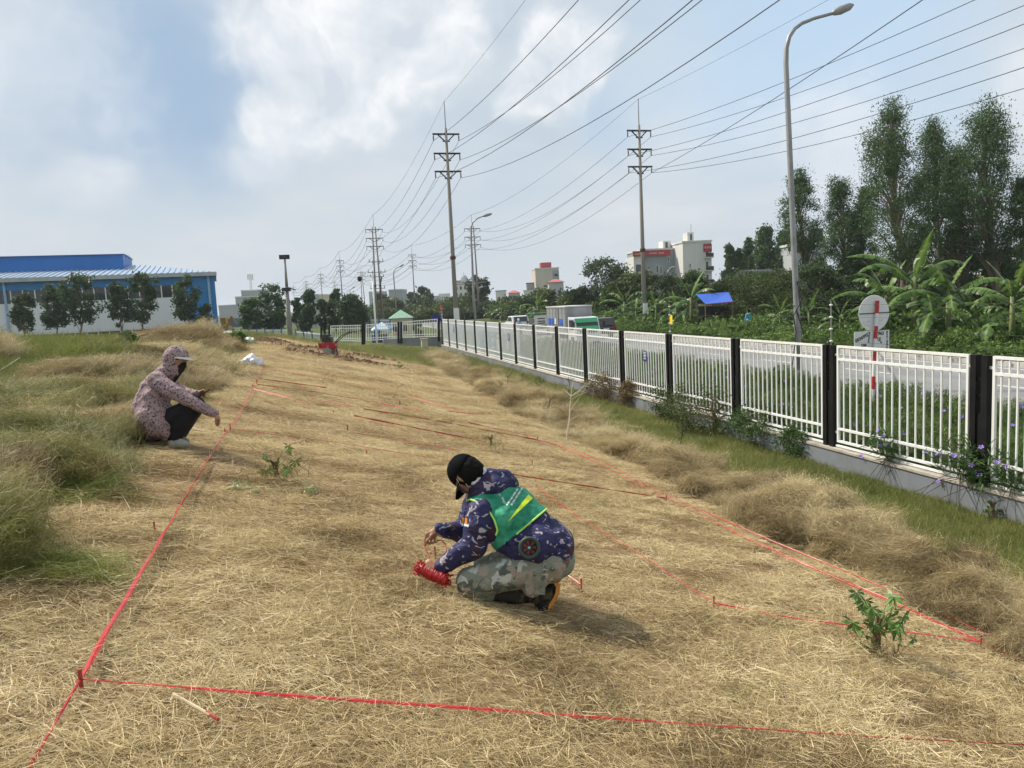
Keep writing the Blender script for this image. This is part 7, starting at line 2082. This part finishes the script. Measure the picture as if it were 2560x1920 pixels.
vfull = skin_mesh('vt', [(a, ra+.014, b_, rb_+.014) for a, ra, b_, rb_ in tor[:2]+tor[3:5]+tor[7:9]], .008, 4, .008, 10, 7, (1, 1, 1))
vt = bvh_of(vfull); bpy.data.meshes.remove(vfull)
def piping(px_pts, r, m, name):
    P = []
    for a, b_ in zip(px_pts[:-1], px_pts[1:]):
        for t in np.linspace(0, 1, 8, endpoint=False):
            c, _ = cast(vt, a[0]*(1-t)+b_[0]*t, a[1]*(1-t)+b_[1]*t, wb, .001)
            if c is not None and (not P or np.linalg.norm(c-P[-1]) < .06): P.append(c)
    if len(P) > 2:
        P = np.array(P)
        for _ in range(3): P[1:-1] = .5*P[1:-1]+.25*(P[2:]+P[:-2])
        MB().tube(P, r, 6).build(name, m, vest, smooth=True)
piping([(1166, 1251), (1176, 1249), (1184, 1251), (1205, 1261), (1222, 1277), (1236, 1299), (1244, 1325), (1239, 1340)], .006, M['lime'], 'arm_piping')
piping([(1367, 1272), (1330, 1303), (1294, 1333), (1290, 1337)], .006, M['lime'], 'hem_piping')
decal('reflective_band', vt, [(1324, 1232), (1336, 1242), (1266, 1308), (1268, 1306)], 10, 14, wb, M['reflect'], vest, .004)
# lettering following the cloth
def cloth_text(s, x, y, ang, size):
    """text centred on a photo point, running along ang (deg, clockwise from image right)"""
    cu = bpy.data.curves.new('t', 'FONT'); cu.body = s; cu.size = 1; cu.align_x = 'CENTER'; cu.align_y = 'CENTER'; cu.resolution_u = 1; cu.offset = .012
    tmp = bpy.data.objects.new('tmp', cu); COL.objects.link(tmp)
    me = bpy.data.meshes.new_from_object(tmp.evaluated_get(bpy.context.evaluated_depsgraph_get()))
    bpy.data.objects.remove(tmp); bpy.data.curves.remove(cu)
    ca, sa = math.cos(R(ang)), math.sin(R(ang))
    ok = True
    for v in me.vertices:
        u, w = v.co.x*size, v.co.y*size
        px, py = x+u*ca+w*sa, y+u*sa-w*ca
        c, n = cast(vt, px, py, wb, .0035)
        if c is None: ok = False; break
        v.co = c
    if ok: link('lettering', me, M['print'], vest); me.materials.clear(); me.materials.append(M['print'])
for s, f in (('C', 0), ('Ô', .1), ('N', .2), ('G', .30), ('T', .50), ('Y', .60), ('T', .76), ('N', .85), ('H', .94), ('H', 1.03)):
    x = 1262-10*f-16*f**1.0*1.0; y = 1257-40*f
    cloth_text(s, 1262-27*f+3*math.sin(f*3), 1258-39*f, -122, 7)
dv, nv_ = np.array([.545, -.84]), np.array([.84, .545])
for (x0, y0), lens in (((1267, 1264), (5, 10, 13, 14, 9)), ((1277, 1264), (8, 13, 10, 14, 8))):
    p_ = np.array([x0, y0], float)
    for l_ in lens:
        q_ = p_+dv*l_*.82
        decal('faded_print', vt, [p_-nv_*2.2, q_-nv_*2.2, q_+nv_*2.2, p_+nv_*2.2], 4, 1, wb, M['vestprint'], vest, .0035)
        p_ = p_+dv*(l_+1.2)*.9
# sleeve patch and cooling fan of the jacket
decal('sleeve_patch', jt, [(1155, 1293), (1170, 1296), (1169, 1312), (1156, 1308)], 5, 5, wb, M['orangepatch'], jacket, .004)
decal('sleeve_label', jt, [(1154, 1309), (1173, 1312), (1173, 1317), (1155, 1315)], 5, 2, wb, M['lining'], jacket, .004)
c, nrm = cast(jt, 1324, 1369, wb, .004)
nrm = nrm*.4-CF*.75+CU*.1; nrm /= np.linalg.norm(nrm)
Mx = Matrix.Translation(c)@Vector(nrm).to_track_quat('Z', 'Y').to_matrix().to_4x4()
fan = MB().lathe([(.044, -.02), (.066, -.02), (.066, .012), (.058, .018), (.046, .014), (.044, -.02)], 28, M=Mx, caps=False).build('cooling_fan', M['fanrim'], jacket)
MB().lathe([(.001, .0), (.045, .0), (.045, .003), (.001, .003)], 24, M=Mx@Matrix.Translation((0, 0, .001))).build('fan_well', M['capblack'], fan)
bl = MB()
for k in range(7):
    a = k*2*math.pi/7; bl.add([Mx@Vector((r*math.cos(a+q), r*math.sin(a+q), z)) for r, q, z in ((.01, -.2, .006), (.042, -.28, .005), (.042, .28, .010), (.01, .3, .009))], [(0, 1, 2, 3)])
bl.build('fan_blades', M['fanred'], fan)
gr = MB()
for r in (.014, .022, .03, .038): gr.tube([Mx@Vector((r*math.cos(t), r*math.sin(t), .015)) for t in np.linspace(0, 6.2832, 20)], .0012, 4)
for k in range(8): a = k*math.pi/4; gr.tube([Mx@Vector((.008*math.cos(a), .008*math.sin(a), .015)), Mx@Vector((.046*math.cos(a), .046*math.sin(a), .015))], .0012, 4)
gr.build('fan_guard', M['fanrim'], fan)
MB().lathe([(.001, .013), (.009, .013), (.008, .018), (.001, .018)], 12, M=Mx).build('fan_hub', M['bluepipe'], fan)
# hair, cap, mask
link('hair', skin_mesh('hair', [(H0-hf*.034-hu*.002, .090, H0-hf*.048-hu*.038, .076), (H0-hf*.012+hs*.012-hu*.01, .086, H0-hf*.03+hs*.016-hu*.03, .080)], .006, 2, .004, 40, 9), M['hair'], person)
cap_c = H0+hu*.018-hf*.008
cv = []; cf_ = []
nlat, nlon = 10, 28
ax = hu*.96+hf*.16; ax /= np.linalg.norm(ax)      # cap sits tilted to the back
fx = hf-ax*(hf@ax); fx /= np.linalg.norm(fx); sx = np.cross(ax, fx)
for i in range(nlat+1):
    ph = i/nlat*R(94)
    for j in range(nlon):
        th = 2*math.pi*j/nlon
        rr = .104*(1+.012*math.cos(6*th))
        cv.append(cap_c+ax*rr*math.cos(ph)*.98+(fx*math.cos(th)*1.06+sx*math.sin(th)*.92)*rr*math.sin(ph))
for i in range(nlat):
    for j in range(nlon): cf_.append((i*nlon+j, i*nlon+(j+1) % nlon, (i+1)*nlon+(j+1) % nlon, (i+1)*nlon+j))
cap = MB().add(cv, cf_).build('cap', M['capblack'], person, smooth=True)
sol = cap.modifiers.new('s', 'SOLIDIFY'); sol.thickness = .004
bv = []; nb_, mb_ = 16, 5
for i in range(nb_+1):
    th = R(-72)+R(144)*i/nb_
    for j in range(mb_+1):
        ext_ = .108+.082*(j/mb_)*math.cos(th*.92)**.6
        bv.append(cap_c-ax*(.006+.03*(j/mb_)**1.2+.030*(1-math.cos(th)))+(fx*math.cos(th)+sx*math.sin(th)*.86)*ext_)
bf = [(i*(mb_+1)+j, i*(mb_+1)+j+1, (i+1)*(mb_+1)+j+1, (i+1)*(mb_+1)+j) for i in range(nb_) for j in range(mb_)]
br = MB().add(bv, bf).build('brim', M['capblack'], cap, smooth=True)
sol = br.modifiers.new('s', 'SOLIDIFY'); sol.thickness = .004
MB().lathe([(.001, 0), (.008, 0), (.008, .004), (.001, .004)], 8, M=Matrix.Translation(cap_c+ax*.101)@Vector(ax).to_track_quat('Z', 'Y').to_matrix().to_4x4()).build('cap_button', M['lining'], cap)
mk = link('face_mask', skin_mesh('face_mask', [(H0+hf*.075-hu*.045, .045, H0+hf*.06-hu*.088, .04), (H0+hf*.06-hu*.088, .038, H0+hf*.03-hu*.10+hs*.02, .034)], .006, 3, .004, 25, 4), M['maskgrey'], person)
ear = H0+hs*.09-hu*.0+hf*.004
MB().tube([H0+hf*.06-hu*.05+hs*.045, H0+hf*.035-hu*.03+hs*.088, ear+hu*.028, ear-hf*.016+hu*.008, H0+hf*.02-hu*.075+hs*.072, H0+hf*.04-hu*.09+hs*.04], .0022, 5).build('mask_strap', M['maskwhite'], mk)
# reel of tape in his hands
r0, r1 = Wl(1050, 1421, -.045)+wb, Wl(1114, 1449, -.085)+wb
ax_ = r1-r0; Lr = np.linalg.norm(ax_); axn = ax_/Lr
reel = thing('tape_reel', 'wound skein of shiny red tape held low by the kneeling worker', 'tape reel', r0)
Mq = Matrix.Translation((0, 0, 0))@Vector(axn).to_track_quat('Z', 'Y').to_matrix().to_4x4()
rs = np.random.default_rng(9)
MB().lathe([(.012, -.012), (.034, -.005), (.039, .03), (.041, Lr*.5), (.039, Lr-.03), (.034, Lr+.005), (.012, Lr+.012)], 20, M=Mq).build('core_winding', M['tape'], reel, smooth=True)
wd = MB()
for k in range(15):
    z0 = Lr*(k+.5)/15; tl = rs.normal(0, .006)
    wd.tube([Mq@Vector(((.0405+.0018*math.sin(k*2.1))*math.cos(t), (.0405+.0018*math.cos(k))*math.sin(t), z0+tl*math.sin(t+k))) for t in np.linspace(0, 6.2832, 22)], [.0042]*22, 5)
wd.build('winding', M['tape'], reel, smooth=True)
le = MB()
for e, s in ((0, -1), (Lr, 1)):
    for k in range(9):
        a = rs.uniform(0, 6.28); rr = rs.uniform(.025, .05); h_ = rs.uniform(.015, .045)
        le.tube([Mq@Vector((.03*math.cos(a), .03*math.sin(a), e)), Mq@Vector((rr*math.cos(a+.3), rr*math.sin(a+.3), e+s*h_)), Mq@Vector((rr*math.cos(a+.9), rr*math.sin(a+.9), e+s*h_*.7)), Mq@Vector((.03*math.cos(a+1.2), .03*math.sin(a+1.2), e))], [.004, .0045, .0045, .004], 5)
le.build('loose_loops', M['tape'], reel, smooth=True)
def Wr(px, py, dd): return W(px, py, dd)-r0
MB().tube([Wr(1062, 1366, .105), Wr(1069, 1382, .05), Wr(1077, 1400, .0), Wr(1080, 1404, -.03)], .0028, 5).build('tape_end', M['tape'], reel)
MB().tube([Wr(1092, 1352, .13), Wr(1104, 1350, .11), Wr(1113, 1360, .09), Wr(1116, 1374, .06), Wr(1111, 1388, .03), Wr(1108, 1398, .0), Wr(1098, 1404, -.03)], .0034, 6).build('tape_loop', M['tape'], reel, smooth=True)
MB().tube([Wr(1106, 1450, -.07), Wr(1086, 1462, -.12), Wr(1096, 1470, -.12), Wr(1112, 1468, -.10), Wr(1122, 1450, -.08)], .0034, 6).build('tape_loop', M['tape'], reel, smooth=True)
tape([W(1146, 1429, .35), W(1172, 1433, .40)], .010, 'short red tape showing between the worker sleeve and knee', seed=44)

# ---- squatting person with a phone ------------------------------------------
DS_ = 7.55
def S(px, py, dd=0.0): return at(px, py, DS_+dd)
sb = S(425, 1110); sb[2] = float(G(sb[0], sb[1]))+.0
def Sl(px, py, dd=0.0): return S(px, py, dd)-sb
hf = VV(.86, -.28, -.05); hf /= np.linalg.norm(hf)
hu = VV(.25, .95, 0); hu -= hf*(hu@hf); hu /= np.linalg.norm(hu)
hs = np.cross(hu, hf)
H0 = Sl(440, 897, .0)
neck = Sl(413, 932, .02)
sh_n, sh_f = Sl(392, 952, -.15), Sl(402, 948, .18)
el_n, wr_n = Sl(462, 995, -.20), Sl(537, 1036, -.16)
el_f, wr_f = Sl(462, 985, .20), Sl(492, 985, .10)
hip_n, hip_f = Sl(378, 1066, -.09), Sl(382, 1062, .11)
kn_n, kn_f = Sl(487, 1014, -.10), Sl(492, 1012, .11)
an_n, an_f = Sl(436, 1098, -.09), Sl(446, 1094, .10)
body = [(H0+hu*.01-hf*.01, .088, H0+hf*.02-hu*.01, .08), (H0+hf*.028-hu*.03, .068, H0+hf*.05-hu*.075, .043), (H0+hf*.09-hu*.02, .012, H0+hf*.1-hu*.04, .013)]
for sd in (-1, 1): body += [(H0+hf*.083+hs*sd*.03, .012, H0+hf*.085+hs*sd*.03, .012)]
body += chain([(H0-hu*.05-hf*.02, .055), (neck, .058)])+chain([(neck, .07), (Sl(385, 985), .12), (Sl(375, 1030), .12), (Sl(380, 1062), .13)])
body += chain([(sh_n, .055), (el_n, .042), (wr_n, .026)])+chain([(sh_f, .055), (el_f, .042), (wr_f, .026)])
body += chain([(hip_n, .09), (kn_n, .055), (an_n, .038)])+chain([(hip_f, .09), (kn_f, .055), (an_f, .038)])
body += hand(wr_n, Sl(545, 1045, -.16), [[Sl(549, 1050, -.18), Sl(549, 1058, -.18), Sl(546, 1064, -.18)], [Sl(548, 1051, -.165), Sl(547, 1060, -.165), Sl(543, 1066, -.165)], [Sl(546, 1051, -.15), Sl(544, 1060, -.15), Sl(541, 1065, -.15)], [Sl(543, 1050, -.135), Sl(541, 1057, -.135), Sl(539, 1061, -.135)]], [Sl(540, 1046, -.19), Sl(538, 1052, -.195), Sl(539, 1058, -.19)])
body += hand(wr_f, Sl(503, 981, .08), [[Sl(510, 979, .05), Sl(513, 983, .03), Sl(511, 988, .02)], [Sl(511, 981, .065), Sl(514, 986, .045), Sl(511, 991, .035)], [Sl(511, 984, .08), Sl(513, 989, .06), Sl(510, 993, .05)], [Sl(509, 987, .095), Sl(511, 991, .075), Sl(508, 994, .065)]], [Sl(504, 977, .05), Sl(509, 975, .03), Sl(513, 976, .02)])
p2 = link('person', skin_mesh('person', body, .0065, 3), M['skin']); p2.location = sb
tag(p2, 'squatting person in a hooded dusty pink printed jacket holding a phone', 'person')
M['blackcloth'] = weathered('black_trouser_cloth', (.010, .010, .012), .4, 10, .9, dark=(.022, .022, .024))
tro = chain([(hip_n, .10), (kn_n, .088), (Sl(448, 1072, -.10), .075), (an_n, .066)])+chain([(hip_f, .10), (kn_f, .088), (Sl(456, 1070, .1), .075), (an_f, .066)])+[(hip_n, .10, hip_f, .10)]
link('trousers', skin_mesh('trousers', tro, .01, 3, .008, 11, 21), M['blackcloth'], p2)
for a, b_, c_ in ((an_n, Sl(434, 1112, -.10), Sl(458, 1113, -.12)), (an_f, Sl(442, 1107, .10), Sl(462, 1107, .08))):
    link('shoe', skin_mesh('shoe', [(a, .062, b_+VV(0, .02, 0), .062), (b_+VV(0, .02, 0), .058, c_+VV(.01, .01, 0), .040), (a, .055, c_, .036)], .007, 3, .008, 22, 22), mat('pale_shoe_cloth', None, (.33, .34, .28), .85), p2)
tor = [(neck, .085, Sl(390, 975, .01), .15), (Sl(390, 975, .01), .155, Sl(376, 1020, .0), .175), (Sl(376, 1020, .0), .175, Sl(384, 1062, 0), .17), (sh_n, .085, sh_f, .085), (Sl(376, 1046, -.12), .14, Sl(404, 1066, -.15), .085), (Sl(370, 1058, -.10), .12, Sl(398, 1076, -.14), .085), (Sl(384, 1050, .10), .13, Sl(412, 1076, .10), .085), (Sl(396, 1030, -.15), .075, Sl(413, 1084, -.16), .052), (Sl(372, 1040, -.08), .14, Sl(404, 1030, -.06), .12), (Sl(386, 995, -.08), .125, Sl(386, 1062, -.10), .135), (Sl(392, 1020, -.10), .11, Sl(402, 1072, -.13), .095)]
arms = chain([(sh_n, .085), (Sl(425, 975, -.19), .078), (el_n, .068), (Sl(505, 1018, -.18), .058), (wr_n, .042)])+chain([(sh_f, .085), (el_f, .065), (wr_f, .042)])
jk = link('jacket', skin_mesh('jacket', tor+arms, .0095, 3, .013, 10, 23, (1, 1.4, 1)), M['pinkprint'], p2)
hood = [(H0+hu*.03-hf*.02, .102, H0-hf*.03-hu*.02, .10), (H0-hf*.02-hu*.05, .095, H0+hf*.015-hu*.11, .08), (H0+hf*.015-hu*.11, .08, neck, .09), (H0+hu*.035+hf*.025, .088, H0-hf*.01+hu*.03, .1), (H0-hu*.09+hf*.045, .055, neck+VV(.05, -.03, -.02), .055)]
link('hood', skin_mesh('hood', hood, .008, 3, .008, 13, 24), M['pinkprint'], jk)
bv = []
for i in range(13):
    th = R(-75)+R(150)*i/12
    for j in range(5):
        e = .088+.085*(j/4)*max(0, math.cos(th))**.6
        bv.append(H0+hu*(.052-.012*(j/4)-.03*(1-math.cos(th)))+(hf*math.cos(th)+hs*math.sin(th)*.85)*e)
M['visor_w'] = weathered('pale_cap_visor', (.62, .62, .63), .3, 20, .6)
br = MB().add(bv, [(i*5+j, i*5+j+1, (i+1)*5+j+1, (i+1)*5+j) for i in range(12) for j in range(4)]).build('cap_visor', M['visor_w'], p2, smooth=True)
sol = br.modifiers.new('s', 'SOLIDIFY'); sol.thickness = .006
link('face_mask', skin_mesh('face_mask', [(H0+hf*.07-hu*.04, .052, H0+hf*.06-hu*.09, .048), (H0+hf*.06-hu*.09, .046, H0+hf*.045-hu*.15, .03)], .007, 3), M['blackcloth'], p2)
MB().tube([H0+hf*.09-hu*.115, H0+hf*.06-hu*.19, neck+VV(.09, -.10, -.02), Sl(437, 960, -.03)], [.012, .016, .014, .01], 8).build('jacket_edge', M['blackcloth'], jk, smooth=True)
pa, pb = Sl(497, 993, .03)+sb, Sl(532, 971, .0)+sb
ph = thing('phone', 'dark phone held out by the squatting person', 'phone', pa)
dph = pb-pa; u = dph/np.linalg.norm(dph); sdv = VV(.15, .1, 1); sdv -= u*(sdv@u); sdv /= np.linalg.norm(sdv); nn = np.cross(u, sdv)
Mx = Matrix(((u[0], sdv[0], nn[0], 0), (u[1], sdv[1], nn[1], 0), (u[2], sdv[2], nn[2], 0), (0, 0, 0, 1)))
MB().box((0, -.036, -.005), (.158, .036, .005), M=Mx).build('phone_body', M['carblack'], ph, bevel=.003)
MB().box((.004, -.033, .0052), (.154, .033, .0062), M=Mx).build('screen', M['glass'], ph)

# ---- small figures by the road ------------------------------------------------
def small_person(lbl, base, H, top_c, leg_c, seat=False, rz=0.0, helmet=None):
    s = H/1.7; c = lambda x, y, z: np.array([x, y, z])*s
    bp = [(c(0, 0, 1.58), .095*s, c(0, .01, 1.52), .08*s), (c(0, 0, 1.45), .05*s, c(0, 0, 1.35), .06*s)]
    bp += [(c(0, 0, 1.32), .12*s, c(0, 0, .95), .13*s)]
    for q in (-1, 1):
        if seat: lg = [(c(q*.1, 0, .92), .085*s), (c(q*.16, .42, .85), .06*s), (c(q*.16, .3, .42), .045*s)]; am = [(c(q*.2, 0, 1.35), .055*s), (c(q*.26, .2, 1.15), .045*s), (c(q*.28, .48, 1.18), .03*s)]
        else: lg = [(c(q*.1, 0, .92), .085*s), (c(q*.11, .03, .5), .06*s), (c(q*.12, 0, .06), .045*s)]; am = [(c(q*.2, 0, 1.35), .055*s), (c(q*.26, .02, 1.08), .045*s), (c(q*.22, .14, .88), .03*s)]
        bp += chain(lg)+chain(am)
    o = link('person', skin_mesh('person', bp, .02*s, 2), M['skin']); o.location = base; o.rotation_euler = (0, 0, rz)
    tag(o, lbl, 'person')
    tp_ = [(c(0, 0, 1.34), .13*s, c(0, 0, .92), .15*s)]
    lp = [(c(-.08, 0, .93), .12*s, c(.08, 0, .93), .12*s)]
    for q in (-1, 1):
        if seat: lp += chain([(c(q*.1, 0, .92), .1*s), (c(q*.16, .42, .85), .08*s), (c(q*.16, .3, .46), .06*s)]); tp_ += chain([(c(q*.2, 0, 1.35), .07*s), (c(q*.26, .2, 1.15), .06*s), (c(q*.28, .42, 1.18), .045*s)])
        else: lp += chain([(c(q*.1, 0, .92), .1*s), (c(q*.11, .03, .5), .08*s), (c(q*.12, 0, .1), .065*s)]); tp_ += chain([(c(q*.2, 0, 1.35), .07*s), (c(q*.26, .02, 1.08), .06*s), (c(q*.23, .1, .95), .045*s)])
    link('shirt', skin_mesh('shirt', tp_, .02*s, 2), top_c, o); link('trousers', skin_mesh('trousers', lp, .02*s, 2), leg_c, o)
    if helmet: link('helmet', skin_mesh('helmet', [(c(0, -.01, 1.62), .125*s, c(0, 0, 1.58), .12*s)], .02*s, 2), helmet, o)
    else: link('hair', skin_mesh('hair', [(c(0, -.02, 1.61), .1*s, c(0, -.02, 1.56), .095*s)], .02*s, 2), M['hair'], o)
    return o
small_person('rider in a white helmet passing behind the hoarding', np.array(RIDER)-np.array([0, -.05, .12]), 1.7, M['bluepipe'], M['blackcloth'], True, R(182), M['carwhite'])
q = at(1871, 800, 51); q[2] = float(G(q[0], q[1]))+.15
small_person('person in a light blue shirt standing among the weeds beyond the road', q, 1.65, mat('light_blue_shirt', None, (.10, .36, .50), .8), M['bluepipe'], rz=.4)
# ------------------------------------------------------------------ summer haze
mh = bpy.data.materials.new('summer_haze'); mh.use_nodes = True
_n = mh.node_tree; _n.nodes.remove(_n.nodes['Principled BSDF'])
_pv = _n.nodes.new('ShaderNodeVolumePrincipled')
_pv.inputs['Color'].default_value = (.86, .92, 1.0, 1); _pv.inputs['Density'].default_value = .00028; _pv.inputs['Anisotropy'].default_value = .25
_n.links.new(_pv.outputs[0], _n.nodes['Material Output'].inputs['Volume'])
hz = MB().box((-1520, -95, -3.5), (1520, 2520, 22)).build('haze', mh)
tag(hz, 'thin pale summer haze lying over the whole place', 'haze', kind='stuff')
